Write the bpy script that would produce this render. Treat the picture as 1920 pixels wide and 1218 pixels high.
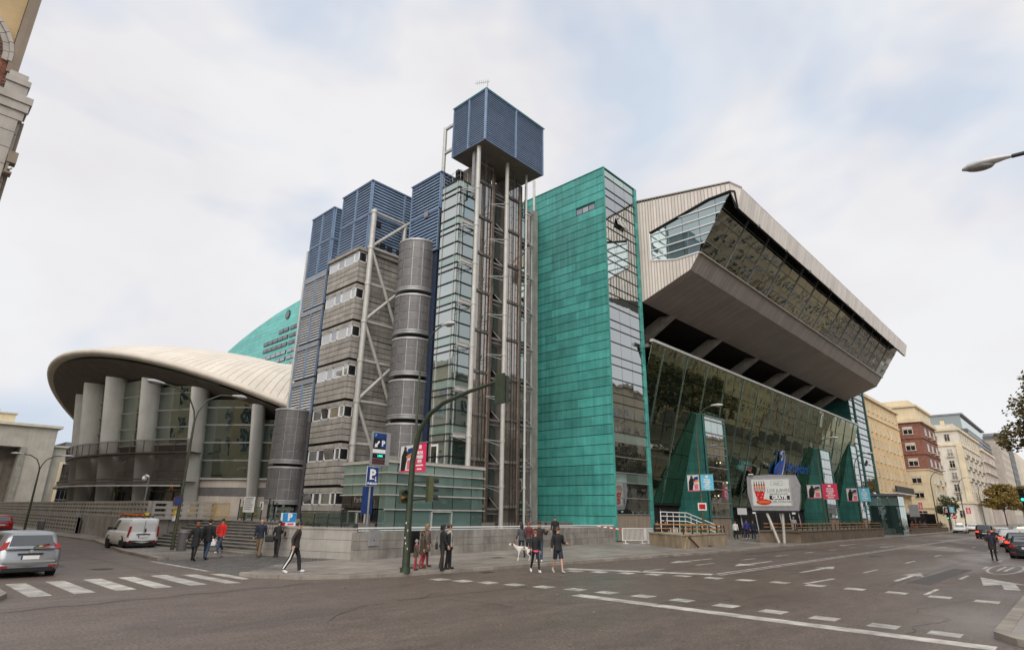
import bpy, math, random
from mathutils import Vector, Matrix
random.seed(7)
R_ = math.radians; sin = math.sin; cos = math.cos; PI = math.pi
for o in list(bpy.data.objects): bpy.data.objects.remove(o)
scene = bpy.context.scene
COL = scene.collection
# ------------------------------------------------------------------ camera, sky, sun, exposure
def set_camera():
    y, p, r = R_(43.24908), R_(17.59795), R_(0.84506)
    f = Vector((cos(y)*cos(p), sin(y)*cos(p), sin(p)))
    a = Vector((sin(y), -cos(y), 0)); b = a.cross(f)
    r2 = a*cos(r)+b*sin(r); u2 = -a*sin(r)+b*cos(r)
    cam = bpy.data.cameras.new('camera'); o = bpy.data.objects.new('camera', cam); COL.objects.link(o)
    cam.sensor_width = 36; cam.lens = 36*1104.389/1920; cam.clip_start = .1; cam.clip_end = 3000
    m = Matrix((r2, u2, -f)).transposed().to_4x4(); m.translation = Vector((0, 0, 2.4)); o.matrix_world = m
    scene.camera = o
set_camera()
SUN_EL, SUN_AZ = R_(42), R_(216)      # azimuth of the sun measured from +x, counter-clockwise
def set_light():
    w = bpy.data.worlds.new('World'); scene.world = w; w.use_nodes = True
    nt = w.node_tree; nt.nodes.clear(); N = nt.nodes.new; L = nt.links.new
    out = N('ShaderNodeOutputWorld'); bg = N('ShaderNodeBackground'); bg.inputs[1].default_value = .1
    sky = N('ShaderNodeTexSky'); sky.sky_type = 'NISHITA'; sky.sun_disc = False
    sky.sun_elevation = SUN_EL; sky.sun_rotation = R_(90)-SUN_AZ; sky.air_density = 1.0; sky.dust_density = 2.0
    tc = N('ShaderNodeTexCoord'); mp = N('ShaderNodeMapping'); mp.inputs['Scale'].default_value = (1, 1, 1.7)
    n1 = N('ShaderNodeTexNoise'); n1.inputs['Scale'].default_value = 2.1; n1.inputs['Detail'].default_value = 4; n1.inputs['Roughness'].default_value = .5
    n1.inputs['Distortion'].default_value = .4
    r1 = N('ShaderNodeValToRGB'); e = r1.color_ramp.elements
    e[0].position = .36; e[0].color = (3.85, 4.3, 4.95, 1); e[1].position = .485; e[1].color = (5.25, 5.2, 5.24, 1)
    n2 = N('ShaderNodeTexNoise'); n2.inputs['Scale'].default_value = 3.4; n2.inputs['Detail'].default_value = 5
    r2 = N('ShaderNodeValToRGB'); e2 = r2.color_ramp.elements
    e2[0].position = .35; e2[0].color = (.93, .915, .925, 1); e2[1].position = .6; e2[1].color = (1.0, 1.0, 1.0, 1)
    mul = N('ShaderNodeMixRGB'); mul.blend_type = 'MULTIPLY'; mul.inputs[0].default_value = 1
    mix = N('ShaderNodeMixRGB'); mix.inputs[0].default_value = .94
    L(tc.outputs['Generated'], mp.inputs[0]); L(mp.outputs[0], n1.inputs[0]); L(mp.outputs[0], n2.inputs[0])
    L(n1.outputs[0], r1.inputs[0]); L(n2.outputs[0], r2.inputs[0]); L(r1.outputs[0], mul.inputs[1]); L(r2.outputs[0], mul.inputs[2])
    L(sky.outputs[0], mix.inputs[1]); L(mul.outputs[0], mix.inputs[2]); L(mix.outputs[0], bg.inputs[0]); L(bg.outputs[0], out.inputs[0])
    s = bpy.data.lights.new('sun', 'SUN'); s.energy = 1.5; s.angle = R_(62); s.color = (1, .94, .87)
    so = bpy.data.objects.new('sun', s); COL.objects.link(so)
    d = Vector((cos(SUN_AZ)*cos(SUN_EL), sin(SUN_AZ)*cos(SUN_EL), sin(SUN_EL)))
    so.rotation_euler = d.to_track_quat('Z', 'Y').to_euler(); so.location = (-40, -60, 80)
set_light()
vs = scene.view_settings; vs.view_transform = 'Standard'; vs.look = 'None'; vs.exposure = .8; vs.gamma = 1; vs.use_curve_mapping = False
scene.render.engine = 'CYCLES'
# ------------------------------------------------------------------ materials
MATS = {}
def srgb(r, g, b):
    f = lambda c: (c/255/12.92 if c/255 <= .04045 else ((c/255+.055)/1.055)**2.4)
    return (f(r), f(g), f(b))
def mat(name, col, rough=.7, metal=0., var=.15, nscale=3., bump=0., bscale=None, rnd=0., emit=0., spec=None, col2=None, streak=0., alpha=1., dirt=0.):
    """Principled material: base colour broken up by world-space noise, per-piece random shade, optional vertical streaks and bump."""
    if name in MATS: return MATS[name]
    m = bpy.data.materials.new(name); m.use_nodes = True; nt = m.node_tree; N = nt.nodes.new; L = nt.links.new
    b = nt.nodes['Principled BSDF']; b.inputs['Roughness'].default_value = rough; b.inputs['Metallic'].default_value = metal
    if spec is not None: b.inputs['Specular IOR Level'].default_value = spec
    geo = N('ShaderNodeNewGeometry')
    nz = N('ShaderNodeTexNoise'); nz.inputs['Scale'].default_value = nscale; nz.inputs['Detail'].default_value = 5; nz.inputs['Roughness'].default_value = .6
    L(geo.outputs['Position'], nz.inputs['Vector'])
    c2 = col2 or tuple(c*(1-2*var) for c in col); c1 = col if col2 else tuple(min(1, c*(1+var*.8)) for c in col)
    rp = N('ShaderNodeValToRGB'); e = rp.color_ramp.elements; e[0].position = .28; e[0].color = (*c2, 1); e[1].position = .68; e[1].color = (*c1, 1)
    L(nz.outputs[0], rp.inputs[0]); last = rp.outputs[0]
    if streak:
        mp = N('ShaderNodeMapping'); mp.inputs['Scale'].default_value = (2.2, 2.2, .12); L(geo.outputs['Position'], mp.inputs[0])
        n2 = N('ShaderNodeTexNoise'); n2.inputs['Scale'].default_value = 1.6; n2.inputs['Detail'].default_value = 6; L(mp.outputs[0], n2.inputs['Vector'])
        r2 = N('ShaderNodeMapRange'); r2.inputs[1].default_value = .3; r2.inputs[2].default_value = .7; r2.inputs[3].default_value = 1-streak; r2.inputs[4].default_value = 1+streak*.45
        L(n2.outputs[0], r2.inputs[0]); mx = N('ShaderNodeMixRGB'); mx.blend_type = 'MULTIPLY'; mx.inputs[0].default_value = 1
        L(last, mx.inputs[1]); L(r2.outputs[0], mx.inputs[2]); last = mx.outputs[0]
    if rnd:
        oi = N('ShaderNodeObjectInfo'); r3 = N('ShaderNodeMapRange'); r3.inputs[3].default_value = 1-rnd; r3.inputs[4].default_value = 1+rnd
        L(oi.outputs['Random'], r3.inputs[0]); mx = N('ShaderNodeMixRGB'); mx.blend_type = 'MULTIPLY'; mx.inputs[0].default_value = 1
        L(last, mx.inputs[1]); L(r3.outputs[0], mx.inputs[2]); last = mx.outputs[0]
    L(last, b.inputs['Base Color'])
    if bump:
        n3 = N('ShaderNodeTexNoise'); n3.inputs['Scale'].default_value = bscale or nscale*8; n3.inputs['Detail'].default_value = 4; L(geo.outputs['Position'], n3.inputs['Vector'])
        bp = N('ShaderNodeBump'); bp.inputs['Strength'].default_value = bump; bp.inputs['Distance'].default_value = .02
        L(n3.outputs[0], bp.inputs['Height']); L(bp.outputs[0], b.inputs['Normal'])
    if emit: b.inputs['Emission Color'].default_value = (*col, 1); b.inputs['Emission Strength'].default_value = emit
    MATS[name] = m; return m
def glass(name, inner, refl, lo=.2, hi=.95, rough=.015, wav=.0, blend=.5, clear=0.):
    """Glazing: a dark room behind, a mirror-like coat whose strength grows towards grazing angles; clear > 0 lets light through."""
    m = bpy.data.materials.new(name); m.use_nodes = True; nt = m.node_tree; N = nt.nodes.new; L = nt.links.new
    nt.nodes.clear(); out = N('ShaderNodeOutputMaterial'); mx = N('ShaderNodeMixShader')
    df = N('ShaderNodeBsdfDiffuse'); gl = N('ShaderNodeBsdfGlossy'); gl.inputs['Color'].default_value = (*refl, 1); gl.inputs['Roughness'].default_value = rough
    oi = N('ShaderNodeObjectInfo'); mr = N('ShaderNodeMapRange'); mr.inputs[3].default_value = .7; mr.inputs[4].default_value = 1.3; L(oi.outputs['Random'], mr.inputs[0])
    ml = N('ShaderNodeMixRGB'); ml.blend_type = 'MULTIPLY'; ml.inputs[0].default_value = 1; ml.inputs[1].default_value = (*inner, 1); L(mr.outputs[0], ml.inputs[2]); L(ml.outputs[0], df.inputs[0])
    lw = N('ShaderNodeLayerWeight'); lw.inputs[0].default_value = blend
    fr = N('ShaderNodeMapRange'); fr.inputs[3].default_value = lo; fr.inputs[4].default_value = hi; L(lw.outputs['Facing'], fr.inputs[0])
    base = df.outputs[0]
    if clear:
        tr = N('ShaderNodeBsdfTransparent'); tr.inputs[0].default_value = (.75, .85, .82, 1); m2 = N('ShaderNodeMixShader'); m2.inputs[0].default_value = clear
        L(df.outputs[0], m2.inputs[1]); L(tr.outputs[0], m2.inputs[2]); base = m2.outputs[0]
    L(fr.outputs[0], mx.inputs[0]); L(base, mx.inputs[1]); L(gl.outputs[0], mx.inputs[2]); L(mx.outputs[0], out.inputs[0])
    if wav:
        geo = N('ShaderNodeNewGeometry'); nz = N('ShaderNodeTexNoise'); nz.inputs['Scale'].default_value = .45; nz.inputs['Detail'].default_value = 2; L(geo.outputs['Position'], nz.inputs['Vector'])
        bp = N('ShaderNodeBump'); bp.inputs['Strength'].default_value = wav; bp.inputs['Distance'].default_value = .3
        L(nz.outputs[0], bp.inputs['Height']); L(bp.outputs[0], gl.inputs['Normal'])
    MATS[name] = m; return m
def veil(name, col, opacity):
    m = bpy.data.materials.new(name); m.use_nodes = True; nt = m.node_tree; N = nt.nodes.new; L = nt.links.new
    b = nt.nodes['Principled BSDF']; b.inputs['Base Color'].default_value = (*col, 1); b.inputs['Roughness'].default_value = .5; b.inputs['Alpha'].default_value = opacity
    MATS[name] = m; return m
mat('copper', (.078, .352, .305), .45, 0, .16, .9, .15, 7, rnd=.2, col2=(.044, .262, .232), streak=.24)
mat('copper_shaded', (.034, .155, .135), .5, 0, .16, .9, .12, 9, rnd=.15, col2=(.02, .115, .1), streak=.32)  # same copper, with the shade under the overhang put into its colour
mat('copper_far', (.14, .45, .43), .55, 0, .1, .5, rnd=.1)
mat('copper_gap', (.006, .035, .03), .8)
mat('blue_metal', (.225, .31, .445), .38, .15, .1, 1.5, rnd=.08)
mat('blue_dark', (.02, .035, .07), .6)
mat('blade_grey', (.5, .5, .49), .45, .1, .1, 2, rnd=.07)
mat('stone_clad', (.36, .336, .302), .75, 0, .14, 1.1, .15, 14, rnd=.12, streak=.22)
mat('reveal', (.012, .012, .012), .9)
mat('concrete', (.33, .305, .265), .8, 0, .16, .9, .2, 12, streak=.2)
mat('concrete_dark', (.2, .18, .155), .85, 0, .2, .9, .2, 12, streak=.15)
mat('column_white', (.5, .49, .455), .55, 0, .08, .5, rnd=.03, streak=.08)
mat('steel_white', (.49, .48, .445), .4, .1, .08, 2, streak=.12)
mat('steel_grey', (.3, .3, .3), .4, .4, .1, 2)
mat('drum_panel', (.15, .145, .145), .5, .2, .1, 2, rnd=.1)
mat('drum_frame', (.42, .42, .42), .4, .3, .1, 2)
mat('roof_white', (.7, .63, .54), .55, 0, .08, .3, rnd=.045, streak=.06)
mat('roof_joint', (.42, .38, .32), .6)
mat('roof_edge', (.62, .56, .48), .5, 0, .08, .6)
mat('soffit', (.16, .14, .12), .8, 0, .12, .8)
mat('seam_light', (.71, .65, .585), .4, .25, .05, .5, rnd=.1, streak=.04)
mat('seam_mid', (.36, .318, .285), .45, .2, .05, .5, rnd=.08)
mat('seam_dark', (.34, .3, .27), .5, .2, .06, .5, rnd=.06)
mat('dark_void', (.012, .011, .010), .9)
mat('dark_frame', (.03, .032, .032), .5, .3)
mat('brown_metal', (.12, .095, .078), .45, .4, .2, 2, streak=.3)
mat('copper_pipe', (.24, .175, .135), .4, .5, .2, 3, streak=.2)
mat('wall_stone', (.3, .28, .25), .85, 0, .2, .9, .25, 15, rnd=.1, streak=.28)
mat('wall_pale', (.38, .355, .32), .8, 0, .12, .8, .15, 12, rnd=.06, streak=.15)
mat('mortar', (.1, .095, .085), .9)
mat('white_paint', (.72, .71, .68), .6, 0, .14, 5, rnd=.05)
mat('marking', (.44, .42, .385), .6, 0, .3, 1.6, .3, 30, rnd=.1)
mat('white_metal', (.78, .78, .77), .4, .0, .04, 3)
mat('post_green', (.075, .085, .05), .5, .1, .2, 4, streak=.2)
mat('mast_green', (.04, .055, .032), .5, .1, .2, 4)
mat('signal_green', (.065, .08, .03), .5, 0, .15, 4)
mat('black_plastic', (.012, .012, .013), .45)
mat('black_rubber', (.015, .015, .015), .85, 0, .2, 6)
mat('chrome', (.6, .6, .6), .2, .9, .05, 4)
mat('rim_grey', (.35, .35, .36), .35, .6, .1, 5)
mat('lamp_head', (.55, .56, .57), .45, .1, .08, 4)
mat('lamp_glass', (.2, .19, .17), .25)
mat('sign_blue', (.012, .045, .19), .4)
mat('sign_sky', (.03, .27, .6), .4)
mat('sign_white', (.78, .78, .78), .45, 0, .04)
mat('sign_black', (.012, .014, .016), .4)
mat('sign_grey', (.33, .33, .34), .5, .3, .08)
mat('sign_maroon', (.08, .03, .03), .5)
mat('sign_green', (.02, .07, .03), .5)
mat('sign_red', (.55, .02, .02), .45)
mat('sign_yellow', (.7, .5, .05), .5)
mat('pink', (.68, .035, .11), .5, 0, .05)
mat('cyan', (.13, .5, .68), .5, 0, .05)
mat('orange', (.7, .2, .03), .5)
mat('tape_white', (.7, .68, .66), .5)
mat('barrier_yellow', (.55, .36, .08), .5)
mat('wood_rail', (.42, .2, .07), .55, 0, .2, 3)
mat('planter_stone', (.36, .285, .19), .85, 0, .18, 1.1, .2, 12, streak=.2)
mat('planter_brown', (.16, .12, .085), .85, 0, .18, 1.1, .2, 12)
mat('kerb', (.27, .24, .205), .8, 0, .16, 1.4, .2, 12, rnd=.14)
mat('slab', (.27, .24, .21), .5, 0, .18, .6, .12, 20, rnd=.13)
mat('cobble', (.13, .125, .12), .45, 0, .2, 2, .2, 20, rnd=.0)
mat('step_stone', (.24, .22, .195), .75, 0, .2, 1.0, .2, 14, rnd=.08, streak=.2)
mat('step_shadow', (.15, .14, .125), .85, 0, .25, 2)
mat('yellow_wall', (.76, .55, .3), .85, 0, .1, .3, streak=.1)
mat('cream_wall', (.72, .61, .42), .85, 0, .1, .3, streak=.1)
mat('white_wall', (.68, .62, .52), .85, 0, .1, .3, streak=.1)
mat('pink_wall', (.55, .46, .4), .85, 0, .1, .3, streak=.1)
mat('brick_red', (.26, .105, .07), .9, 0, .25, 3, .3, 20, rnd=.12)
mat('brick_far', (.27, .12, .085), .9, 0, .2, 1.5)
mat('grey_build', (.22, .23, .25), .6, .1, .1, .4)
mat('grey_dark_build', (.1, .11, .12), .6, .1, .1, .4)
mat('sill_stone', (.58, .53, .44), .8, 0, .1, 1)
mat('old_stone', (.46, .43, .385), .8, 0, .12, .8, .15, 10, rnd=.07, streak=.12)
mat('ochre', (.5, .37, .2), .85, 0, .12, .6)
mat('brown_stone', (.27, .22, .17), .85, 0, .12, .6, streak=.15)
mat('beige_block', (.46, .41, .36), .85, 0, .1, .5, streak=.12)
mat('bark', (.09, .07, .05), .9, 0, .3, 4, .5, 20)
mat('leaf_green', (.07, .085, .022), .6, 0, .5, .8, col2=(.035, .05, .014))
mat('leaf_autumn', (.3, .19, .035), .6, 0, .4, .7, col2=(.07, .068, .018))
mat('leaf_brown', (.19, .14, .035), .6, 0, .4, .9, col2=(.06, .055, .018))
mat('leaf_litter', (.45, .3, .1), .7, 0, .3, 5)
mat('skin', (.52, .3, .21), .55, 0, .06, 8)
mat('hair_black', (.012, .01, .009), .5)
mat('hair_brown', (.07, .035, .02), .55)
mat('hair_red', (.2, .06, .025), .55)
mat('hair_blonde', (.3, .19, .09), .55)
mat('hair_grey', (.2, .19, .18), .6)
for n, c in dict(black=(.012, .012, .013), navy=(.014, .018, .035), brown=(.05, .035, .027), dkbrown=(.03, .022, .018), khaki=(.19, .135, .08), jeans=(.03, .055, .105), red=(.6, .02, .015),
                 pinkred=(.42, .05, .06), coat=(.1, .075, .052), taupe=(.15, .12, .1), greycoat=(.07, .072, .075), cream=(.42, .4, .34), maroon=(.12, .02, .025), white=(.7, .69, .67), lightgrey=(.36, .35, .35), rose=(.65, .17, .2), hotpink=(.8, .12, .24), royal=(.03, .03, .2), darkred=(.25, .03, .035), shoebrown=(.09, .05, .025), shoeblack=(.012, .01, .01), olive=(.075, .055, .035)).items():
    mat('cloth_'+n, c, .8, 0, .12, 6, .25, 40)
mat('dog_white', (.62, .58, .53), .8, 0, .08, 8)
mat('dog_brown', (.22, .075, .03), .8)
mat('car_silver', (.33, .345, .37), .28, .55, .05, 1, spec=.7)
mat('car_white', (.72, .72, .71), .3, 0, .04, 1, spec=.7)
mat('car_red', (.42, .012, .014), .25, .0, .06, 1, spec=.8)
mat('car_black', (.012, .013, .014), .2, 0, .06, 1, spec=.9)
mat('car_dark', (.02, .025, .028), .22, .1, .06, 1, spec=.9)
mat('light_red', (.33, .012, .01), .25)
mat('light_amber', (.75, .25, .05), .3)
mat('light_white', (.75, .75, .72), .2)
mat('lit_red', (1, .06, .03), .4, emit=.8)
mat('lit_warm', (1, .78, .45), .4, emit=.8)
mat('lit_green', (.05, 1, .7), .4, emit=.8)
mat('logo_blue', (.02, .13, .55), .35)
mat('logo_violet', (.1, .08, .32), .3)
mat('logo_silver', (.5, .5, .62), .3, .3)
mat('text_grey', (.2, .19, .19), .6)
mat('poster_back', (.6, .62, .6), .6, 0, .05)
glass('glass_hall', (.007, .014, .012), (.6, .67, .5), .17, .7, wav=.045)
glass('glass_box', (.018, .024, .022), (.7, .73, .68), .26, .75, wav=.035)
glass('glass_shaft', (.16, .185, .175), (.8, .86, .85), .3, .9, wav=.05)
glass('glass_shaft_dark', (.03, .055, .052), (.75, .85, .83), .22, .9, wav=.05)
glass('glass_spandrel', (.19, .265, .24), (.8, .9, .87), .12, .8, .08)
glass('glass_tower', (.028, .036, .037), (.78, .82, .83), .26, .85, wav=.05)
glass('glass_kiosk', (.12, .185, .17), (.6, .78, .72), .13, .85, wav=.05)
glass('glass_kiosk_light', (.23, .31, .275), (.6, .78, .72), .1, .8, .06)
glass('glass_lift', (.13, .115, .1), (.9, .85, .79), .17, .8, .05, wav=.05)
glass('glass_pav', (.03, .045, .042), (.62, .66, .58), .28, .9, wav=.12)
glass('glass_dark', (.012, .014, .014), (.6, .62, .6), .12, .8, wav=.05)
glass('glass_window', (.05, .055, .06), (.7, .72, .74), .25, .9)
glass('glass_window_dark', (.012, .012, .014), (.6, .6, .6), .08, .7)
glass('glass_curtain', (.27, .26, .24), (.8, .82, .82), .22, .8)
glass('glass_end', (.1, .145, .15), (.75, .85, .86), .25, .9, wav=.04)
glass('car_glass', (.008, .009, .01), (.7, .72, .74), .12, .9)
glass('glass_balustrade', (.03, .04, .037), (.7, .8, .76), .12, .8, clear=.75)
veil('mesh_screen', (.07, .058, .05), .46)
def mat_asphalt():
    m = bpy.data.materials.new('asphalt'); m.use_nodes = True; nt = m.node_tree; N = nt.nodes.new; L = nt.links.new; b = nt.nodes['Principled BSDF']
    geo = N('ShaderNodeNewGeometry')
    def noise(sc, det, scale=(1, 1, 1), dist=0):
        mp = N('ShaderNodeMapping'); mp.inputs['Scale'].default_value = scale; L(geo.outputs['Position'], mp.inputs[0])
        n = N('ShaderNodeTexNoise'); n.inputs['Scale'].default_value = sc; n.inputs['Detail'].default_value = det; n.inputs['Distortion'].default_value = dist; L(mp.outputs[0], n.inputs['Vector']); return n.outputs[0]
    def ramp(v, p0, c0, p1, c1):
        r = N('ShaderNodeValToRGB'); e = r.color_ramp.elements; e[0].position = p0; e[0].color = (*c0, 1); e[1].position = p1; e[1].color = (*c1, 1); L(v, r.inputs[0]); return r.outputs[0]
    big = ramp(noise(.09, 5, (.35, 1, 1), .5), .3, (.112, .087, .071), .7, (.142, .11, .09))
    tracks = ramp(noise(.6, 4, (.03, 1, 1)), .35, (.86, .86, .86), .65, (1.1, 1.1, 1.1))
    grit = ramp(noise(17, 5), .32, (.45, .45, .45), .7, (1.5, 1.5, 1.5))
    mid = ramp(noise(3.2, 6, (.5, 1, 1), .6), .3, (.8, .8, .82), .7, (1.16, 1.14, 1.12))
    patch = ramp(noise(.22, 6, (1, 1, 1), 1.2), .56, (1, 1, 1), .66, (.82, .82, .84))
    last = big
    for o in (tracks, grit, mid, patch):
        x = N('ShaderNodeMixRGB'); x.blend_type = 'MULTIPLY'; x.inputs[0].default_value = .9; L(last, x.inputs[1]); L(o, x.inputs[2]); last = x.outputs[0]
    L(last, b.inputs['Base Color'])
    ro = N('ShaderNodeMapRange'); ro.inputs[1].default_value = .35; ro.inputs[2].default_value = .65; ro.inputs[3].default_value = .3; ro.inputs[4].default_value = .85
    L(noise(.12, 5, (.4, 1, 1), .8), ro.inputs[0]); L(ro.outputs[0], b.inputs['Roughness'])
    bp = N('ShaderNodeBump'); bp.inputs['Strength'].default_value = .5; bp.inputs['Distance'].default_value = .012; L(noise(60, 2), bp.inputs['Height']); L(bp.outputs[0], b.inputs['Normal'])
    MATS['asphalt'] = m
mat_asphalt()
def mat_paving():
    m = bpy.data.materials.new('paving'); m.use_nodes = True; nt = m.node_tree; N = nt.nodes.new; L = nt.links.new; b = nt.nodes['Principled BSDF']
    geo = N('ShaderNodeNewGeometry'); br = N('ShaderNodeTexBrick'); br.inputs['Scale'].default_value = 1.0
    br.inputs['Brick Width'].default_value = 1.2; br.inputs['Row Height'].default_value = .6; br.inputs['Mortar Size'].default_value = .018
    br.inputs[1].default_value = (.27, .24, .21, 1); br.inputs[2].default_value = (.2, .18, .16, 1); br.inputs[3].default_value = (.06, .055, .05, 1)
    nz = N('ShaderNodeTexNoise'); nz.inputs['Scale'].default_value = .35; nz.inputs['Detail'].default_value = 6
    L(geo.outputs['Position'], br.inputs[0]); L(geo.outputs['Position'], nz.inputs['Vector'])
    rp = N('ShaderNodeMapRange'); rp.inputs[1].default_value = .3; rp.inputs[2].default_value = .7; rp.inputs[3].default_value = .7; rp.inputs[4].default_value = 1.15; L(nz.outputs[0], rp.inputs[0])
    x = N('ShaderNodeMixRGB'); x.blend_type = 'MULTIPLY'; x.inputs[0].default_value = 1; L(br.outputs[0], x.inputs[1]); L(rp.outputs[0], x.inputs[2]); L(x.outputs[0], b.inputs['Base Color'])
    r2 = N('ShaderNodeMapRange'); r2.inputs[1].default_value = .35; r2.inputs[2].default_value = .65; r2.inputs[3].default_value = .28; r2.inputs[4].default_value = .62; L(nz.outputs[0], r2.inputs[0]); L(r2.outputs[0], b.inputs['Roughness'])
    bp = N('ShaderNodeBump'); bp.inputs['Strength'].default_value = .3; bp.inputs['Distance'].default_value = .01; L(br.outputs[1], bp.inputs['Height']); bp.invert = True; L(bp.outputs[0], b.inputs['Normal'])
    MATS['paving'] = m
mat_paving()
M = MATS
# ------------------------------------------------------------------ object helpers
WM = {}
def tag(o, label=None, cat=None, group=None, kind=None):
    if label: o['label'] = label
    if cat: o['category'] = cat
    if group: o['group'] = group
    if kind: o['kind'] = kind
    return o
def thing(name, label, cat, loc=(0, 0, 0), rot=0, group=None):
    o = bpy.data.objects.new(name, None); COL.objects.link(o); o.empty_display_size = .3
    mw = Matrix.Translation(Vector(loc)) @ Matrix.Rotation(rot, 4, 'Z'); o.matrix_basis = mw; WM[o.name] = mw
    return tag(o, label, cat, group)
def link(name, mesh, parent=None, Mw=None, label=None):
    o = bpy.data.objects.new(name, mesh); COL.objects.link(o)
    Mw = Mw or Matrix.Identity(4)
    if parent:
        o.parent = parent; o.matrix_basis = WM[parent.name].inverted() @ Mw
    else: o.matrix_basis = Mw
    WM[o.name] = Mw
    if label: o['label'] = label
    return o
class MB:
    def __init__(s): s.v = []; s.f = []; s.m = []; s.sm = []
    def add(s, vs_, fs, mi=0, smooth=False):
        n = len(s.v); s.v += [tuple(v) for v in vs_]
        for f in fs: s.f.append(tuple(i+n for i in f)); s.m.append(mi); s.sm.append(smooth)
        return s
    def box(s, x0, x1, y0, y1, z0, z1, mi=0, T=None):
        vs_ = [Vector((x, y, z)) for z in (z0, z1) for y in (y0, y1) for x in (x0, x1)]
        if T: vs_ = [T @ v for v in vs_]
        return s.add(vs_, [(0, 2, 3, 1), (4, 5, 7, 6), (0, 1, 5, 4), (2, 6, 7, 3), (0, 4, 6, 2), (1, 3, 7, 5)], mi)
    def bar(s, p0, p1, w, h=None, mi=0, up=(0, 0, 1)):
        p0 = Vector(p0); p1 = Vector(p1); d = (p1-p0).normalized(); u = Vector(up)
        if abs(d.dot(u)) > .99: u = Vector((1, 0, 0))
        a = d.cross(u).normalized(); b = a.cross(d); h = h or w
        c = [a*w/2+b*h/2, -a*w/2+b*h/2, -a*w/2-b*h/2, a*w/2-b*h/2]
        return s.add([p0+k for k in c]+[p1+k for k in c], [(0, 1, 2, 3), (7, 6, 5, 4), (0, 4, 5, 1), (1, 5, 6, 2), (2, 6, 7, 3), (3, 7, 4, 0)], mi)
    def tube(s, pts, r, n=8, mi=0, caps=True):
        pts = [Vector(p) for p in pts]; k = len(pts); rs = r if isinstance(r, (list, tuple)) else [r]*k; rings = []; pa = None
        for i, p in enumerate(pts):
            d = (pts[min(i+1, k-1)]-pts[max(i-1, 0)]).normalized()
            if pa is None:
                ref = Vector((0, 0, 1)) if abs(d.z) < .9 else Vector((1, 0, 0)); a = d.cross(ref).normalized()
            else: a = (pa - d*pa.dot(d)).normalized()
            pa = a; b = d.cross(a)
            rings.append([p+a*rs[i]*cos(2*PI*j/n)+b*rs[i]*sin(2*PI*j/n) for j in range(n)])
        return s.loft(rings, mi, True, caps)
    def loft(s, rings, mi=0, smooth=False, caps=True, closed=True):
        n = len(rings[0]); fs = []
        for i in range(len(rings)-1):
            for j in range(n if closed else n-1):
                a = i*n+j; b = i*n+(j+1) % n; fs.append((a, b, b+n, a+n))
        s.add([v for r in rings for v in r], fs, mi, smooth)
        if caps and closed:
            s.add(list(reversed(rings[0])), [tuple(range(n))], mi); s.add(rings[-1], [tuple(range(n))], mi)
        return s
    def prism(s, pts, d, mi=0):
        d = Vector(d); a = [Vector(p) for p in pts]; n = len(a)
        return s.add(a+[p+d for p in a], [tuple(reversed(range(n))), tuple(range(n, 2*n))]+[(i, (i+1) % n, (i+1) % n+n, i+n) for i in range(n)], mi)
    def ball(s, c, r, n=10, k=7, mi=0):
        r = r if isinstance(r, (list, tuple)) else (r, r, r); c = Vector(c)
        rings = [[c+Vector((r[0]*sin(PI*(i+.02)/(k+.04))*cos(2*PI*j/n), r[1]*sin(PI*(i+.02)/(k+.04))*sin(2*PI*j/n), -r[2]*cos(PI*(i+.02)/(k+.04)))) for j in range(n)] for i in range(k+1)]
        return s.loft(rings, mi, True)
    def mesh(s, name, mats, inv=None):
        me = bpy.data.meshes.new(name); me.from_pydata([tuple(inv @ Vector(v)) for v in s.v] if inv else s.v, [], s.f)
        for m in (mats if isinstance(mats, (list, tuple)) else [mats]): me.materials.append(M[m])
        me.polygons.foreach_set('material_index', s.m); me.polygons.foreach_set('use_smooth', s.sm); me.update(); return me
    def build(s, name, mats, parent=None, local=False, label=None):
        """vertices are world coordinates unless local (then they are in the parent's frame)"""
        if parent and not local: me = s.mesh(name, mats, WM[parent.name].inverted())
        else: me = s.mesh(name, mats)
        o = bpy.data.objects.new(name, me); COL.objects.link(o)
        if parent: o.parent = parent; WM[o.name] = WM[parent.name].copy()
        else: WM[o.name] = Matrix.Identity(4)
        if label: o['label'] = label
        return o
CACHE = {}
def cached(key, maker):
    if key not in CACHE: CACHE[key] = maker()
    return CACHE[key]
def bx(name, parent, m, x0, x1, y0, y1, z0, z1, label=None):
    """axis-aligned box part; equal boxes share one mesh"""
    d = (round(abs(x1-x0), 3), round(abs(y1-y0), 3), round(abs(z1-z0), 3))
    me = cached(('bx', name, m, d), lambda: MB().box(-d[0]/2, d[0]/2, -d[1]/2, d[1]/2, -d[2]/2, d[2]/2).mesh(name, m))
    return link(name, me, parent, Matrix.Translation(((x0+x1)/2, (y0+y1)/2, (z0+z1)/2)), label)
def slab(name, parent, m, p00, p10, p11, p01, th, label=None, jit=0.):
    """flat piece with four given corners, its thickness growing behind the outward side (corners counter-clockwise seen from outside)"""
    p = [Vector(q) for q in (p00, p10, p11, p01)]; n = (p[1]-p[0]).cross(p[3]-p[0]).normalized()
    if jit:
        a = random.gauss(0, jit); b = random.gauss(0, jit); c = sum(p, Vector())/4; u = (p[1]-p[0]).normalized(); v = n.cross(u)
        p = [q + n*((q-c).dot(u)*a + (q-c).dot(v)*b) for q in p]
    q = [k-n*th for k in p]
    return MB().add(p+q, [(0, 1, 2, 3), (7, 6, 5, 4), (0, 4, 5, 1), (1, 5, 6, 2), (2, 6, 7, 3), (3, 7, 4, 0)]).build(name, m, parent, label=label)
def rod(name, parent, m, p0, p1, r, n=8, label=None): return MB().tube([p0, p1], r, n).build(name, m, parent, label=label)
def beam(name, parent, m, p0, p1, w, h=None): return MB().bar(p0, p1, w, h).build(name, m, parent)
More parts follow.
